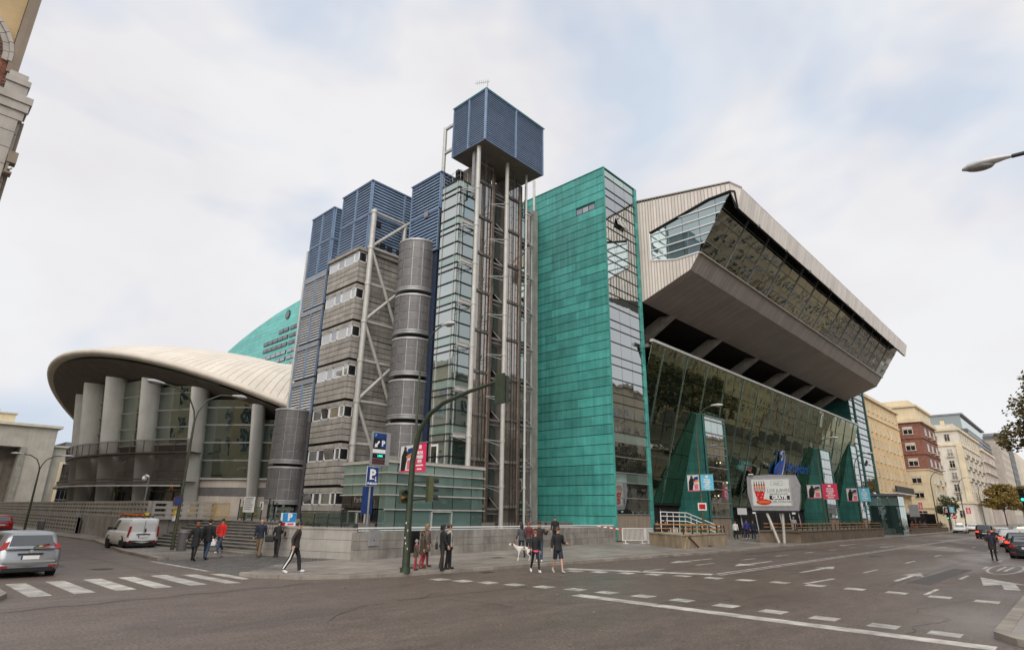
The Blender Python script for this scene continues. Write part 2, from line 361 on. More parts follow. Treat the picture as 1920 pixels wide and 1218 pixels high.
LATE = []      # (target object, temporary object) pairs, turned into plain meshes at the end
def frame(right, up, loc):
    r = Vector(right).normalized(); u = Vector(up).normalized(); n = r.cross(u); m = Matrix((r, u, n)).transposed().to_4x4(); m.translation = Vector(loc); return m
def text(name, body, size, loc, right, up, m, parent, align='CENTER', bold=0., wide=1.):
    c = bpy.data.curves.new(name, 'FONT'); c.body = body; c.size = size; c.align_x = align; c.align_y = 'CENTER'; c.extrude = .004; c.offset = bold; c.resolution_u = 2
    t = bpy.data.objects.new('tmp', c); COL.objects.link(t)
    o = link(name, bpy.data.meshes.new(name), parent, frame(right, up, loc) @ Matrix.Diagonal((wide, 1, 1, 1))); LATE.append((o, t, [m])); return o
def skin(name, verts, edges, radii, m, parent, sub=1):
    me = bpy.data.meshes.new('tmp'); me.from_pydata(verts, edges, []); t = bpy.data.objects.new('tmp', me); COL.objects.link(t)
    md = t.modifiers.new('Skin', 'SKIN'); md.use_smooth_shade = True
    for i, r in enumerate(radii):
        d = me.skin_vertices[0].data[i]; d.radius = (r, r) if not isinstance(r, tuple) else r; d.use_root = (i == 0)
    s = t.modifiers.new('Sub', 'SUBSURF'); s.levels = s.render_levels = sub
    o = link(name, bpy.data.meshes.new(name), parent, WM[parent.name]); LATE.append((o, t, [m])); return o
def finish_late():
    bpy.context.view_layer.update(); dg = bpy.context.evaluated_depsgraph_get()
    for o, t, ms in LATE:
        me = bpy.data.meshes.new_from_object(t.evaluated_get(dg)); me.name = o.name; me.materials.clear()
        for k in ms: me.materials.append(M[k])
        o.data = me
    for o, t, ms in LATE: bpy.data.objects.remove(t)
def copy_thing(src, loc, rot=None, label=None):
    def cp(o, par):
        c = o.copy(); COL.objects.link(c); c.parent = par
        for ch in list(o.children): cp(ch, c)
        return c
    c = cp(src, None); rot = src.rotation_euler.z if rot is None else rot
    c.matrix_basis = Matrix.Translation(Vector(loc)) @ Matrix.Rotation(rot, 4, 'Z')
    if label: c['label'] = label
    WM[c.name] = c.matrix_basis.copy()
    return c
# ------------------------------------------------------------------ ground, road, pavements, markings
def structure(name, mb, m): o = mb.build(name, m); o['kind'] = 'structure'; return o
def flat(poly, z0, z1): return MB().prism([(x, y, z0) for x, y in poly], (0, 0, z1-z0))
structure('ground', MB().box(-900, 1500, -900, 1500, -1.2, -.35), 'beige_block')
ROAD = structure('road', MB().box(-120, 900, -60, 240, -.3, 0), 'asphalt')
KERB = [(150, 18.0), (57.5, 18.25), (36.5, 18.6), (22, 19.25), (15, 19.62), (13, 20.1), (11.5, 20.95), (10.55, 22.4), (10.4, 23.5)]
KERB2 = [(10.35, 32.3), (10.6, 39.0), (12.2, 51.4), (11.4, 75), (11.0, 146)]
PAVE = structure('pavement', flat([(800, 18.1), (150, 18.3), (57.5, 18.55), (36.5, 18.9), (22, 19.55), (15.1, 19.92), (13.1, 20.38), (11.7, 21.2), (10.85, 22.5), (10.7, 23.55),
    (13, 25.9), (16.6, 26.9), (15.0, 31.4), (10.65, 32.3), (10.9, 39.0), (12.5, 51.4), (11.7, 75), (11.3, 146), (800, 146)], -.3, .12), 'paving')
def along(pts, step):
    out = []
    for a, b in zip(pts, pts[1:]):
        a = Vector((*a, 0)); b = Vector((*b, 0)); n = max(1, round((b-a).length/step))
        out += [(a.lerp(b, i/n), a.lerp(b, (i+1)/n)) for i in range(n)]
    return out
def kerbs(pts, step, parent):
    for a, b in along(pts, step):
        d = (b-a).normalized(); n = Vector((d.y, -d.x, 0)); a = a+d*.007; b = b-d*.007; h = .128+random.uniform(-.004, .004)
        q = [a, b, b+n*.285, a+n*.285]
        MB().prism([(v.x, v.y, -.05) for v in q], (0, 0, h+.05)).build('kerb_stone', 'kerb', parent)
kerbs(KERB[1:], 1.15, PAVE); kerbs(KERB2[:4], 1.3, PAVE)
MB().prism([(150, 18.0, -.05), (150, 18.28, -.05), (57.5, 18.53, -.05), (57.5, 18.25, -.05)], (0, 0, .175)).build('kerb_line', 'kerb', PAVE)
MB().prism([(800, 17.8, -.05), (800, 18.08, -.05), (150, 18.28, -.05), (150, 18.0, -.05)], (0, 0, .175)).build('kerb_line', 'kerb', PAVE)
def wall_y(x): return 25.7+(x-17.2)*.1333
for r in range(12):
    y0 = 20.0+r*.62; off = .6*(r % 2)
    for c in range(22):
        x0 = 12.4+c*1.22+off; x1 = x0+1.2; y1 = y0+.6
        ky = 19.92-.055*(x0-15) if x0 > 15 else 19.92+.25*(15-x0)
        if y0 < ky+.02 or y1 > min(wall_y(x0), wall_y(x1))-.02 or x1 > 37: continue
        if x0 < 16.8 and y1 > 25.6+(x0-13)*.26-.1: continue
        bx('paving_slab', PAVE, 'slab', x0, x1, y0, y1, .1, .13+random.uniform(-.002, .003))
SIDE = structure('pavement', flat([(16.55, 1.0), (16.8, 1.5), (17.3, 1.7), (800, 2.0), (800, -60), (16.5, -60)], -.3, .12), 'paving')
kerbs([(16.2, -6), (16.25, .9), (16.5, 1.55), (17.2, 1.98)] + [(60, 2.1)], 1.0, SIDE)
LEFTP = structure('pavement', flat([(-60, 19.9), (1.6, 20.1), (2.7, 20.7), (3.1, 21.9), (3.2, 146), (-60, 146)], -.3, .12), 'paving')
kerbs([(3.5, 60), (3.42, 21.8), (2.95, 20.5), (1.7, 19.8), (-8, 19.6)], 1.0, LEFTP)
# cobbled drop of the pavement: hundreds of small setts, one mass
def inside(p, poly):
    r = False; j = len(poly)-1
    for i in range(len(poly)):
        if (poly[i][1] > p[1]) != (poly[j][1] > p[1]) and p[0] < (poly[j][0]-poly[i][0])*(p[1]-poly[i][1])/(poly[j][1]-poly[i][1])+poly[i][0]: r = not r
        j = i
    return r
CP = [(10.42, 23.6), (13.0, 25.9), (16.6, 26.9), (15.0, 31.35), (10.38, 32.25)]
structure('cobbled_ramp', MB().prism([(x, y, -.2) for x, y in CP], (0, 0, .205)), 'mortar')
mb = MB(); rw = 0; y = 23.6
while y < 32.3:
    x = 10.4+(rw % 2)*.09
    while x < 16.7:
        if inside((x, y), CP):
            s = .075+random.uniform(-.008, .004); h = .02+.09*max(0, min(1, (x-10.4)/4.5))+random.uniform(-.007, .007); j = random.uniform(-.01, .01)
            b = [Vector((x+sx*s+j, y+sy*s*.8, -.01)) for sx, sy in ((-1, -1), (1, -1), (1, 1), (-1, 1))]; t = [Vector((x+(v.x-x)*.84, y+(v.y-y)*.84, h)) for v in b]
            mb.loft([b, t], 0, False, True)
        x += .18
    y += .145; rw += 1
tag(mb.build('cobblestones', 'cobble'), 'grey cobblestone setts of the dropped pavement corner', 'cobblestones', kind='stuff')
# ---- painted markings: sheets on the asphalt
def mark(name, poly, z=.004): return MB().prism([(x, y, z-.003) for x, y in poly], (0, 0, .003)).build(name, 'marking', ROAD)
def rect(name, cx, cy, lx, ly, z=.004): return mark(name, [(cx-lx/2, cy-ly/2), (cx+lx/2, cy-ly/2), (cx+lx/2, cy+ly/2), (cx-lx/2, cy+ly/2)], z)
for cx, cy in ((15.4, 17.92), (15.7, 17.03), (16.05, 16.07), (16.32, 15.04), (16.62, 13.98), (16.9, 12.85), (17.05, 11.72), (17.2, 10.49), (17.28, 9.24), (17.25, 7.88), (17.19, 6.57), (17.08, 5.29), (16.99, 3.99), (16.9, 2.8)):
    rect('crossing_dash', cx, cy, .58, .6)
for cx, cy in ((22.06, 16.79), (22.58, 15.84), (23.05, 14.82), (23.55, 13.78), (23.93, 12.7), (24.2, 11.48), (24.45, 10.28), (24.68, 9.06), (24.7, 7.81), (24.65, 6.5), (24.58, 5.23), (24.45, 4.0), (24.3, 2.79)):
    rect('crossing_dash', cx, cy, .62, .6)
rect('stop_line', 15.83, 6.93, .5, 10.2)
mark('stop_line', [(22.3, 17.75), (22.95, 17.75), (25.95, 12.1), (25.3, 12.1)])
for y0 in (11.82, 12.14): mark('centre_line', [(25.5, y0-.06), (250, y0-.06), (250, y0+.06), (25.5, y0+.06)])
for k in range(9):
    x = 24.3+k*5.35; rect('lane_dash', x+.9, 14.85, 2.1, .13)
for k in range(11):
    x = 31.9+k*8.8; rect('lane_dash', x+1.25, 7.98, 2.5, .13); rect('lane_dash', 25.9+k*7.4 if k else 25.9, 4.45, 2.3, .13)
mark('lane_dash', [(25.05, 8.2), (27.95, 8.02), (27.95, 8.18), (25.1, 8.37)])
def arrow(x, y, d, L_=5., w=.16, hw=.42, hl=1.7):
    mark('arrow_marking', [(x-d*L_/2, y-d*w/2), (x+d*(L_/2-hl), y-d*w/2), (x+d*(L_/2-hl), y-d*hw), (x+d*L_/2, y), (x+d*(L_/2-hl), y+d*hw), (x+d*(L_/2-hl), y+d*w/2), (x-d*L_/2, y+d*w/2)])
arrow(32.2, 9.95, 1); arrow(31.5, 6.15, 1); arrow(33.1, 13.4, -1); arrow(32.1, 16.4, -1); arrow(62.1, 13.3, -1); arrow(64.5, 9.9, 1); arrow(62.5, 6.2, 1); arrow(62, 16.4, -1)
mark('arrow_marking', [(29.0, 2.3), (31.6, 2.62), (31.4, 2.2), (33.9, 3.95), (29.9, 3.45), (30.9, 2.98), (28.9, 2.75)])
def ring(cx, cy, rx, ry, w, n=40):
    mb = MB(); z = .004
    o = [Vector((cx+rx*cos(2*PI*i/n), cy+ry*sin(2*PI*i/n), z)) for i in range(n)]; q = [Vector((cx+(rx-w*2)*cos(2*PI*i/n), cy+(ry-w)*sin(2*PI*i/n), z)) for i in range(n)]
    mb.add(o+q, [(i, (i+1) % n, (i+1) % n+n, i+n) for i in range(n)]); return mb.build('speed_marking', 'marking', ROAD)
ring(40.6, 3.6, 4.2, .72, .13); mark('speed_marking', [(38.9, 3.45), (42.6, 3.35), (42.6, 3.5), (38.9, 3.6)]); mark('speed_marking', [(38.9, 3.75), (42.6, 3.7), (42.6, 3.82), (38.9, 3.87)])
ring(54.6, 3.9, 3.4, .6, .11)
for x0, x1 in ((3.88, 4.4), (4.92, 5.44), (5.96, 6.5), (7.0, 7.5), (8.03, 8.56)): mark('zebra_stripe', [(x0, 21.6), (x1, 21.6), (x1, 25.5), (x0, 25.5)])
mark('zebra_stripe', [(9.1, 21.55), (9.55, 21.3), (9.45, 25.0), (8.97, 25.2)]); mark('zebra_stripe', [(10.02, 22.3), (10.3, 22.4), (10.3, 24.6), (9.85, 24.8)])
mark('edge_line', [(10.15, 26), (10.3, 26), (10.1, 32), (9.95, 32)])
# tar seams and worn repairs in the asphalt
mat('tar', (.02, .018, .017), .45, 0, .3, 6)
def seam(pts, w=.05): 
    p = [Vector((*q, .0045)) for q in pts]; o = []
    for i, q in enumerate(p):
        d = (p[min(i+1, len(p)-1)]-p[max(i-1, 0)]).normalized(); n = Vector((-d.y, d.x, 0))*w/2*random.uniform(.4, 1.3); o.append((q+n, q-n))
    MB().add([v for a in o for v in a], [(2*i, 2*i+1, 2*i+3, 2*i+2) for i in range(len(o)-1)]).build('tar_seam', 'tar', ROAD)
seam([(1.8+.35*i, 18.9+.12*sin(i*1.3)+.03*i) for i in range(28)], .06)
seam([(11+.4*i, 14.6+.05*sin(i*2.1)-.02*i) for i in range(14)], .03)
seam([(27+1.3*i, 5.9+.04*sin(i)) for i in range(20)], .035)
seam([(8.5+.1*sin(i*1.7), 26+.5*i) for i in range(26)], .03)
mat('asphalt_repair', (.062, .056, .053), .6, 0, .18, 3, .4, 60)
for q in ([(28.5, 4.9), (38.5, 4.7), (38.6, 5.5), (28.6, 5.7)], [(5.5, 31), (6.6, 31), (6.7, 36), (5.6, 36)], [(40, 16.4), (52, 16.3), (52, 17.0), (40, 17.1)]):
    MB().prism([(x, y, .0005) for x, y in q], (0, 0, .0015)).build('asphalt_patch', 'asphalt_repair', ROAD)
mat('iron_road', (.045, .042, .04), .45, .5, .2, 6)
for x, y in ((7.4, 29.2), (46, 10.6)):
    MB().tube([(x, y, -.01), (x, y, .006)], .33, 20).build('manhole_cover', 'iron_road', ROAD); MB().loft([[Vector((x+r*cos(2*PI*i/20), y+r*sin(2*PI*i/20), .0045)) for i in range(20)] for r in (.345, .42)], 0, False, False).build('manhole_ring', 'tar', ROAD)
for x in (18.6, 34, 52): bx('gully_grate', ROAD, 'iron_road', x-.3, x+.3, 18.95-.012*(x-18)-.35, 18.95-.012*(x-18)-.05, -.01, .007)
def crack(x, y, a, n, st):
    p = [(x, y)]
    for i in range(n): a += random.gauss(0, .35); x += st*cos(a); y += st*sin(a); p.append((x, y))
    seam(p, .018)
for k in range(16): crack(random.uniform(6, 34), random.uniform(4, 17.5), random.uniform(0, 6.3), random.randint(8, 22), .28)
mb = MB()
for k in range(120):
    x = random.uniform(9, 30); y = random.uniform(3, 19) if k % 3 else random.uniform(17.6, 19.2); a = random.uniform(0, 6.3); s = random.uniform(.025, .055)
    u = Vector((cos(a), sin(a), random.uniform(-.2, .2)))*s; v = Vector((-sin(a), cos(a), random.uniform(-.2, .2)))*s*.7; c = Vector((x, y, .018))
    mb.add([c-u, c-v, c+u, c+v], [(0, 1, 2, 3)])
tag(mb.build('fallen_leaves', 'leaf_litter'), 'small yellow fallen leaves scattered over the asphalt', 'leaves', kind='stuff')
mat('iron_cover', (.06, .056, .052), .5, .4, .2, 6)
for x, y in ((17.6, 21.9), (16.4, 21.1), (23.5, 22.9)):
    bx('manhole_cover', PAVE, 'iron_cover', x-.35, x+.35, y-.3, y+.3, .1, .137)
# ------------------------------------------------------------------ the arena, block by block
# ---- teal copper tower
def copper_face(parent, x, y0, y1, z0, z1, rowh, skip=None, xo=.03, name='copper_panel', m='copper', plen=3.1):
    nz = max(1, round((z1-z0)/rowh)); rh = (z1-z0)/nz
    for r in range(nz):
        y = y0; first = True; za = z0+r*rh
        while y < y1-.05:
            L_ = random.choice((plen*.5, plen, plen, plen*1.25)) if not first else random.choice((plen*.7, plen, plen*1.2)); first = False
            ye = min(y1, y+L_)
            if y1-ye < .7: ye = y1
            if not (skip and skip(y, ye, za, za+rh)):
                dx = random.uniform(0, .012)
                slab(name, parent, m, (x-xo-dx, ye-.0025, za+.05), (x-xo-dx-.006, y+.0025, za+.05), (x-xo-dx+.006, y+.0025, za+rh-.006), (x-xo-dx+.012, ye-.0025, za+rh-.006), .04)
            y = ye
ct = thing('copper_tower', 'tall teal copper-clad tower with a narrow glazed front beside the cantilevered hall', 'tower', (44.5, 29.4, 0))
TOPZ = 36.1
bx('wall', ct, 'copper_gap', 44.5, 50.6, 29.55, 52, 0, TOPZ-.15)
win = (30.5, 32.9, 31.76, 32.6)
copper_face(ct, 44.5, 29.42, 38.9, 1.28, TOPZ, .86, skip=lambda a, b, z, Z: 31.5 < z < 32.0)
copper_face(ct, 44.5, 38.9, 46, 1.28, TOPZ, .86, plen=7.2)
for a, b in ((29.42, 30.5), (32.9, 35.4), (35.4, 38.9)): bx('copper_panel', ct, 'copper', 44.455, 44.49, a+.003, b-.003, 31.79, 32.61)
w = bx('window', ct, 'dark_frame', 44.52, 44.54, win[0], win[1], 31.7, 32.62)
for k in range(3): bx('pane', w, 'glass_curtain' if k == 1 else 'glass_window', 44.49, 44.515, 30.58+k*.78, 31.28+k*.78, 31.84, 32.4)
bx('coping', ct, 'copper', 44.4, 50.7, 29.3, 46, TOPZ, TOPZ+.07); bx('corner_trim', ct, 'copper', 44.44, 44.56, 29.3, 29.41, .3, TOPZ-.01)
for k in range(44):
    bx('edge_panel', ct, 'copper', 50.2, 50.62, 29.28, 29.54, .3+k*.815, .3+k*.815+.79)
# front glazing: three panes wide, rhythm of tall and low rows
rows = [2.35]; 
pat = [1.35, 1.3, .85]; i = 0
while rows[-1] < TOPZ-2: rows.append(rows[-1]+pat[i % 3]); i += 1
rows.append(TOPZ-.05)
for k in range(3):
    xa = 44.6+k*1.866; xb = xa+1.83
    slab('base_panel', ct, 'brown_stone', (xa, 29.42, .2), (xb, 29.42, .2), (xb, 29.42, 2.3), (xa, 29.42, 2.3), .05)
    for j in range(len(rows)-1):
        top = j >= len(rows)-2
        slab('glass_pane', ct, 'glass_spandrel' if (j % 3 == 2 or top) and (j < 6 or top) else 'glass_tower', (xa, 29.42, rows[j]+.03), (xb, 29.42, rows[j]+.03), (xb, 29.42, rows[j+1]-.03), (xa, 29.42, rows[j+1]-.03), .03, jit=.0025)
for j, z in enumerate(rows): bx('transom', ct, 'dark_frame' if j > 5 else 'steel_grey', 44.56, 50.2, 29.36, 29.43, z-.035, z+.035)
f = slab('vent_flap', ct, 'glass_tower', (46.5, 29.12, 30.35), (48.3, 29.12, 30.35), (48.3, 29.33, 31.2), (46.5, 29.33, 31.2), .03); bx('flap_frame', f, 'dark_frame', 46.45, 48.35, 29.08, 29.12, 30.29, 30.35)
# concrete pier in front of the copper face, thin post on it
cp = thing('concrete_pier', 'slender raw concrete pier against the teal tower side', 'pier', (43.6, 38.2, 0))
for k in range(9): bx('pier_segment', cp, 'concrete', 43.15, 44.05, 37.8, 38.7, k*3.75+.012, (k+1)*3.75)
rod('post', cp, 'steel_white', (43.6, 37.95, 33.7), (43.6, 37.95, 37.6), .14)
# ---- lift tower: blue louvred machine room on steel columns, glass shafts
lt = thing('lift_tower', 'slim lift tower of steel columns and glass shafts under a blue louvred box', 'lift tower', (29, 30.7, 0))
def blade_mesh(L_, pitch, m, name):
    p = pitch; q = [(-.42*p, -.34*p), (-.42*p-.018, -.24*p), (-.2*p, .4*p), (-.12*p, .36*p)]
    return MB().add([(x, -L_/2, z) for x, z in q]+[(x, L_/2, z) for x, z in q], [(0, 3, 2, 1), (4, 5, 6, 7), (0, 1, 5, 4), (1, 2, 6, 5), (2, 3, 7, 6), (3, 0, 4, 7)]).mesh(name, m)
def louvre(parent, face, pos, a0, a1, z0, z1, pitch=.2, m='blue_metal', back='blue_dark', trim='blue_metal', nm='slat'):
    """louvred field on a -x face (face 'x') or a -y face (face 'y'): backing, edge trim and one blade per pitch"""
    if face == 'x': p = bx('louvre_panel', parent, back, pos, pos+.1, a0, a1, z0, z1)
    else: p = bx('louvre_panel', parent, back, a0, a1, pos, pos+.1, z0, z1)
    t = .06; L_ = a1-a0-2*t; n = max(1, int((z1-z0-2*t)/pitch)); pt = (z1-z0-2*t)/n
    me = cached(('blade', round(L_, 2), round(pt, 3), m), lambda: blade_mesh(L_, pt, m, nm))
    for k in range(n):
        z = z0+t+(k+.4)*pt; c = (a0+a1)/2
        link(nm, me, p, Matrix.Translation((pos, c, z)) if face == 'x' else Matrix.Translation((c, pos, z)) @ Matrix.Rotation(PI/2, 4, 'Z'))
    mb = MB()
    for u0, u1, w0, w1 in ((a0, a0+t, z0, z1), (a1-t, a1, z0, z1), (a0+t, a1-t, z0, z0+t), (a0+t, a1-t, z1-t, z1)):
        if face == 'x': mb.box(pos-.19, pos, u0, u1, w0, w1)
        else: mb.box(u0, u1, pos-.19, pos, w0, w1)
    mb.build('louvre_frame', trim, p)
    return p
BZ0, BZ1 = 32.0, 37.05
bx('machine_room', lt, 'blue_dark', 29.15, 36.5, 30.85, 34.8, BZ0+.04, BZ1-.05)
for k in range(2): louvre(lt, 'x', 29.14, 30.76+k*2.06, 32.8+k*2.06, BZ0, BZ1, .2)
for k in range(2): louvre(lt, 'y', 30.84, 29.06+k*3.75, 32.79+k*3.75, BZ0, BZ1, .2)
bx('corner_post', lt, 'blue_metal', 28.93, 29.03, 30.63, 30.73, BZ0, BZ1); bx('roof_edge', lt, 'copper_far', 28.9, 36.7, 30.6, 34.95, BZ1, BZ1+.06)
bx('floor_soffit', lt, 'soffit', 29.1, 36.5, 30.8, 34.85, BZ0-.02, BZ0+.02)
LC = [(29.4, 31.8, .185), (32.9, 31.8, .175), (35.45, 31.8, .1)]
for x, y, r in LC: rod('column', lt, 'steel_white', (x, y, 0), (x, y, BZ0), r, 12)
for k in range(9):
    z = 28-k*3.4
    for x, y, r in LC:
        MB().tube([(x, y, z-.09), (x, y, z+.09)], r+.035, 12).build('collar', 'steel_white', lt)
    if 0 < z < 26: MB().box(28.1, 29.3, 32.0, 32.12, z-.16, z-.12).box(28.1, 29.3, 32.0, 32.12, z+.12, z+.16).box(28.1, 29.3, 32.045, 32.075, z-.12, z+.12).build('bracket', 'steel_white', lt, )
    for x in (29.4, 32.9):
        m_ = MB()
        for sx in (-1, 1): m_.bar((x, 31.9, z-.05), (x+sx*.75, 33.05, z+.12), .05); m_.bar((x, 31.9, z-.4), (x+sx*.75, 33.05, z+.08), .04)
        m_.build('strut', 'steel_grey', lt)
for x in (30.2, 33.7):                                          # cable ladders beside the columns
    m_ = MB().bar((x, 31.7, 1), (x, 31.7, 31.5), .05)
    for k in range(28): m_.bar((x-.2, 31.72, 1.5+k*1.1), (x, 31.72, 1.5+k*1.1), .03)
    m_.build('cable_ladder', 'dark_frame', lt)
bx('back_wall', lt, 'dark_void', 30.5, 39.2, 35.6, 36.0, 0, 31.9)
for x0, x1 in ((31.0, 32.45), (34.55, 36.05)):
    sh = bx('lift_shaft', lt, 'concrete_dark', x0, x1, 33.35, 35.5, 0, 31.9)
    for k in range(10):
        z0 = .9+k*3.4-1.5
        if z0 < 0: z0 = .05
        z1 = min(31.8, .9+(k+1)*3.4-1.5)
        wd = (x1-x0)/2
        for q in range(2): slab('shaft_glass', sh, 'glass_lift', (x0+q*wd+.02, 33.3, z0+.12), (x0+q*wd+wd-.02, 33.3, z0+.12), (x0+q*wd+wd-.02, 33.3, z1-.12), (x0+q*wd+.02, 33.3, z1-.12), .03, jit=.004)
        bx('transom', sh, 'concrete_dark', x0-.05, x1+.1, 33.16, 33.3, z1-.12, z1+.1)
    rod('guide_rail', sh, 'copper_pipe', (x1+.12, 33.25, 0), (x1+.12, 33.25, 31.8), .1); rod('guide_rail', sh, 'brown_metal', (x1+.35, 33.3, 0), (x1+.35, 33.3, 31.8), .12)
    rod('guide_rail', sh, 'brown_metal', (x0-.14, 33.3, 0), (x0-.14, 33.3, 31.8), .06)
for k in range(9):
    z = 2.6+k*3.4
    for x0_, x1_ in ((32.5, 34.5), (36.1, 38.6)):
        m_ = MB().bar((x0_, 33.6, z), (x1_, 33.6, z), .12).bar((x0_, 33.6, z-.35), (x1_, 33.6, z-.35), .06).bar((x0_, 33.6, z), (x0_+(x1_-x0_)*.5, 34.6, z+1.6), .05).bar((x1_, 33.6, z), (x0_+(x1_-x0_)*.5, 34.6, z+1.6), .05)
        m_.build('cross_frame', 'steel_grey', lt)
    slab('screen_glass', lt, 'glass_shaft_dark', (32.62, 34.1, z-2.6), (34.4, 34.1, z-2.6), (34.4, 34.1, z-.4), (32.62, 34.1, z-.4), .03, jit=.006)
    slab('screen_glass', lt, 'glass_shaft_dark', (36.3, 34.15, z-2.6), (38.3, 34.15, z-2.6), (38.3, 34.15, z-.4), (36.3, 34.15, z-.4), .03, jit=.006)
for x in (36.5, 31.7, 35.3):
    m_ = MB().bar((x, 32.9, 1), (x, 32.9, 31.8), .04).bar((x+.3, 32.9, 1), (x+.3, 32.9, 31.8), .03)
    for k in range(40): m_.bar((x, 32.9, 1.2+k*.76), (x+.3, 32.9, 1.2+k*.76), .025)
    m_.build('ladder', 'dark_frame', lt)
for x in (32.95, 33.3, 33.9, 36.9, 37.6, 38.4): rod('riser_pipe', lt, 'steel_grey' if x in (33.9, 38.4) else 'brown_metal', (x, 34.6, 0), (x, 34.6, 31.7), .09)
rod('riser_pipe', lt, 'steel_grey', (38.6, 33.9, 0), (38.6, 33.9, 29.8), .13, 10)
for k in range(8): bx('landing', lt, 'concrete_dark', 36.2, 39.0, 34.3, 35.6, 3.1+k*3.4, 3.3+k*3.4)
bx('duct', lt, 'steel_grey', 29.5, 29.7, 32.4, 32.7, 27.5, 31.9)
# outrigger frame at the left of the box
rod('outrigger_post', lt, 'steel_white', (29.3, 36.3, 28.2), (29.3, 36.3, 35.9), .17)
for z in (35.75, 33.2): beam('outrigger_arm', lt, 'steel_white', (29.3, 36.3, z), (29.3, 34.85, z), .2, .24)
an = thing('tv_antenna', 'thin television aerial on the roof corner of the blue box', 'antenna', (29.8, 31.2, BZ1+.06))
MB().tube([(29.6, 31.2, BZ1+.05), (29.6, 31.2, BZ1+1.5)], .03, 6).tube([(29.0, 32.2, BZ1+1.35), (29.7, 31.05, BZ1+1.35)], .02, 6).build('mast', 'steel_grey', an)
for k in range(6): MB().bar((29.08+k*.1, 32.0-k*.17, BZ1+1.12), (29.08+k*.1, 32.0-k*.17, BZ1+1.58), .02).build('element', 'steel_grey', an)
# ---- glass landing shaft left of the columns
gs = thing('glass_shaft', 'square glass-clad landing shaft between the grey drums and the lift columns', 'shaft', (28.5, 33, 0))
bx('core', gs, 'reveal', 28.55, 30.3, 33.05, 35.2, 0, 28.8)
z = 28.9
bands = []
for k in range(8):
    for h, kind in ((.72, 'glass_spandrel'), (.5, 'glass_shaft'), (1.09, 'glass_shaft'), (1.09, 'glass_shaft')): bands.append((z-h, z, kind)); z -= h
for z0, z1, kd in bands:
    if z0 < 1: continue
    slab('glass_pane', gs, kd, (28.5, 34.85, z0+.05), (28.5, 33.3, z0+.05), (28.5, 33.3, z1-.05), (28.5, 34.85, z1-.05), .03, jit=.003)
    slab('glass_pane', gs, kd, (28.5, 33.27, z0+.05), (28.5, 33.02, z0+.05), (28.5, 33.02, z1-.05), (28.5, 33.27, z1-.05), .03)
    slab('glass_pane', gs, kd, (28.5, 35.2, z0+.05), (28.5, 34.88, z0+.05), (28.5, 34.88, z1-.05), (28.5, 35.2, z1-.05), .03)
    k2 = 'glass_shaft_dark' if kd == 'glass_shaft' else kd
    slab('glass_pane', gs, k2, (28.53, 33, z0+.05), (28.8, 33, z0+.05), (28.8, 33, z1-.05), (28.53, 33, z1-.05), .03)
    slab('glass_pane', gs, k2, (28.85, 33, z0+.05), (30.3, 33, z0+.05), (30.3, 33, z1-.05), (28.85, 33, z1-.05), .03, jit=.003)
    MB().box(28.42, 28.5, 32.92, 35.25, z1-.035, z1+.035).box(28.5, 30.35, 32.92, 33.0, z1-.035, z1+.035).build('transom', 'dark_frame', gs)
for x, y in ((28.46, 33.28), (28.46, 34.87), (28.82, 32.96), (30.28, 32.96)): bx('mullion', gs, 'steel_white', x-.025, x+.025, y-.025, y+.025, 1, 28.9)
m_ = MB()
for p, q in (((28.6, 35.2), (28.6, 33.1)), ((28.6, 33.1), (30.3, 33.1))):
    for z in (29.4, 29.9): m_.tube([(*p, z), (*q, z)], .018, 5)
for p in ((28.6, 35.2), (28.6, 34.1), (28.6, 33.1), (29.4, 33.1), (30.3, 33.1)): m_.tube([(*p, 28.9), (*p, 29.9)], .02, 5)
m_.build('roof_rail', 'steel_grey', gs)
dr = bx('door', gs, 'white_metal', 28.44, 28.49, 34.1, 34.9, 5.2, 7.1); bx('door_pane', dr, 'glass_dark', 28.42, 28.44, 34.2, 34.8, 5.4, 6.95)
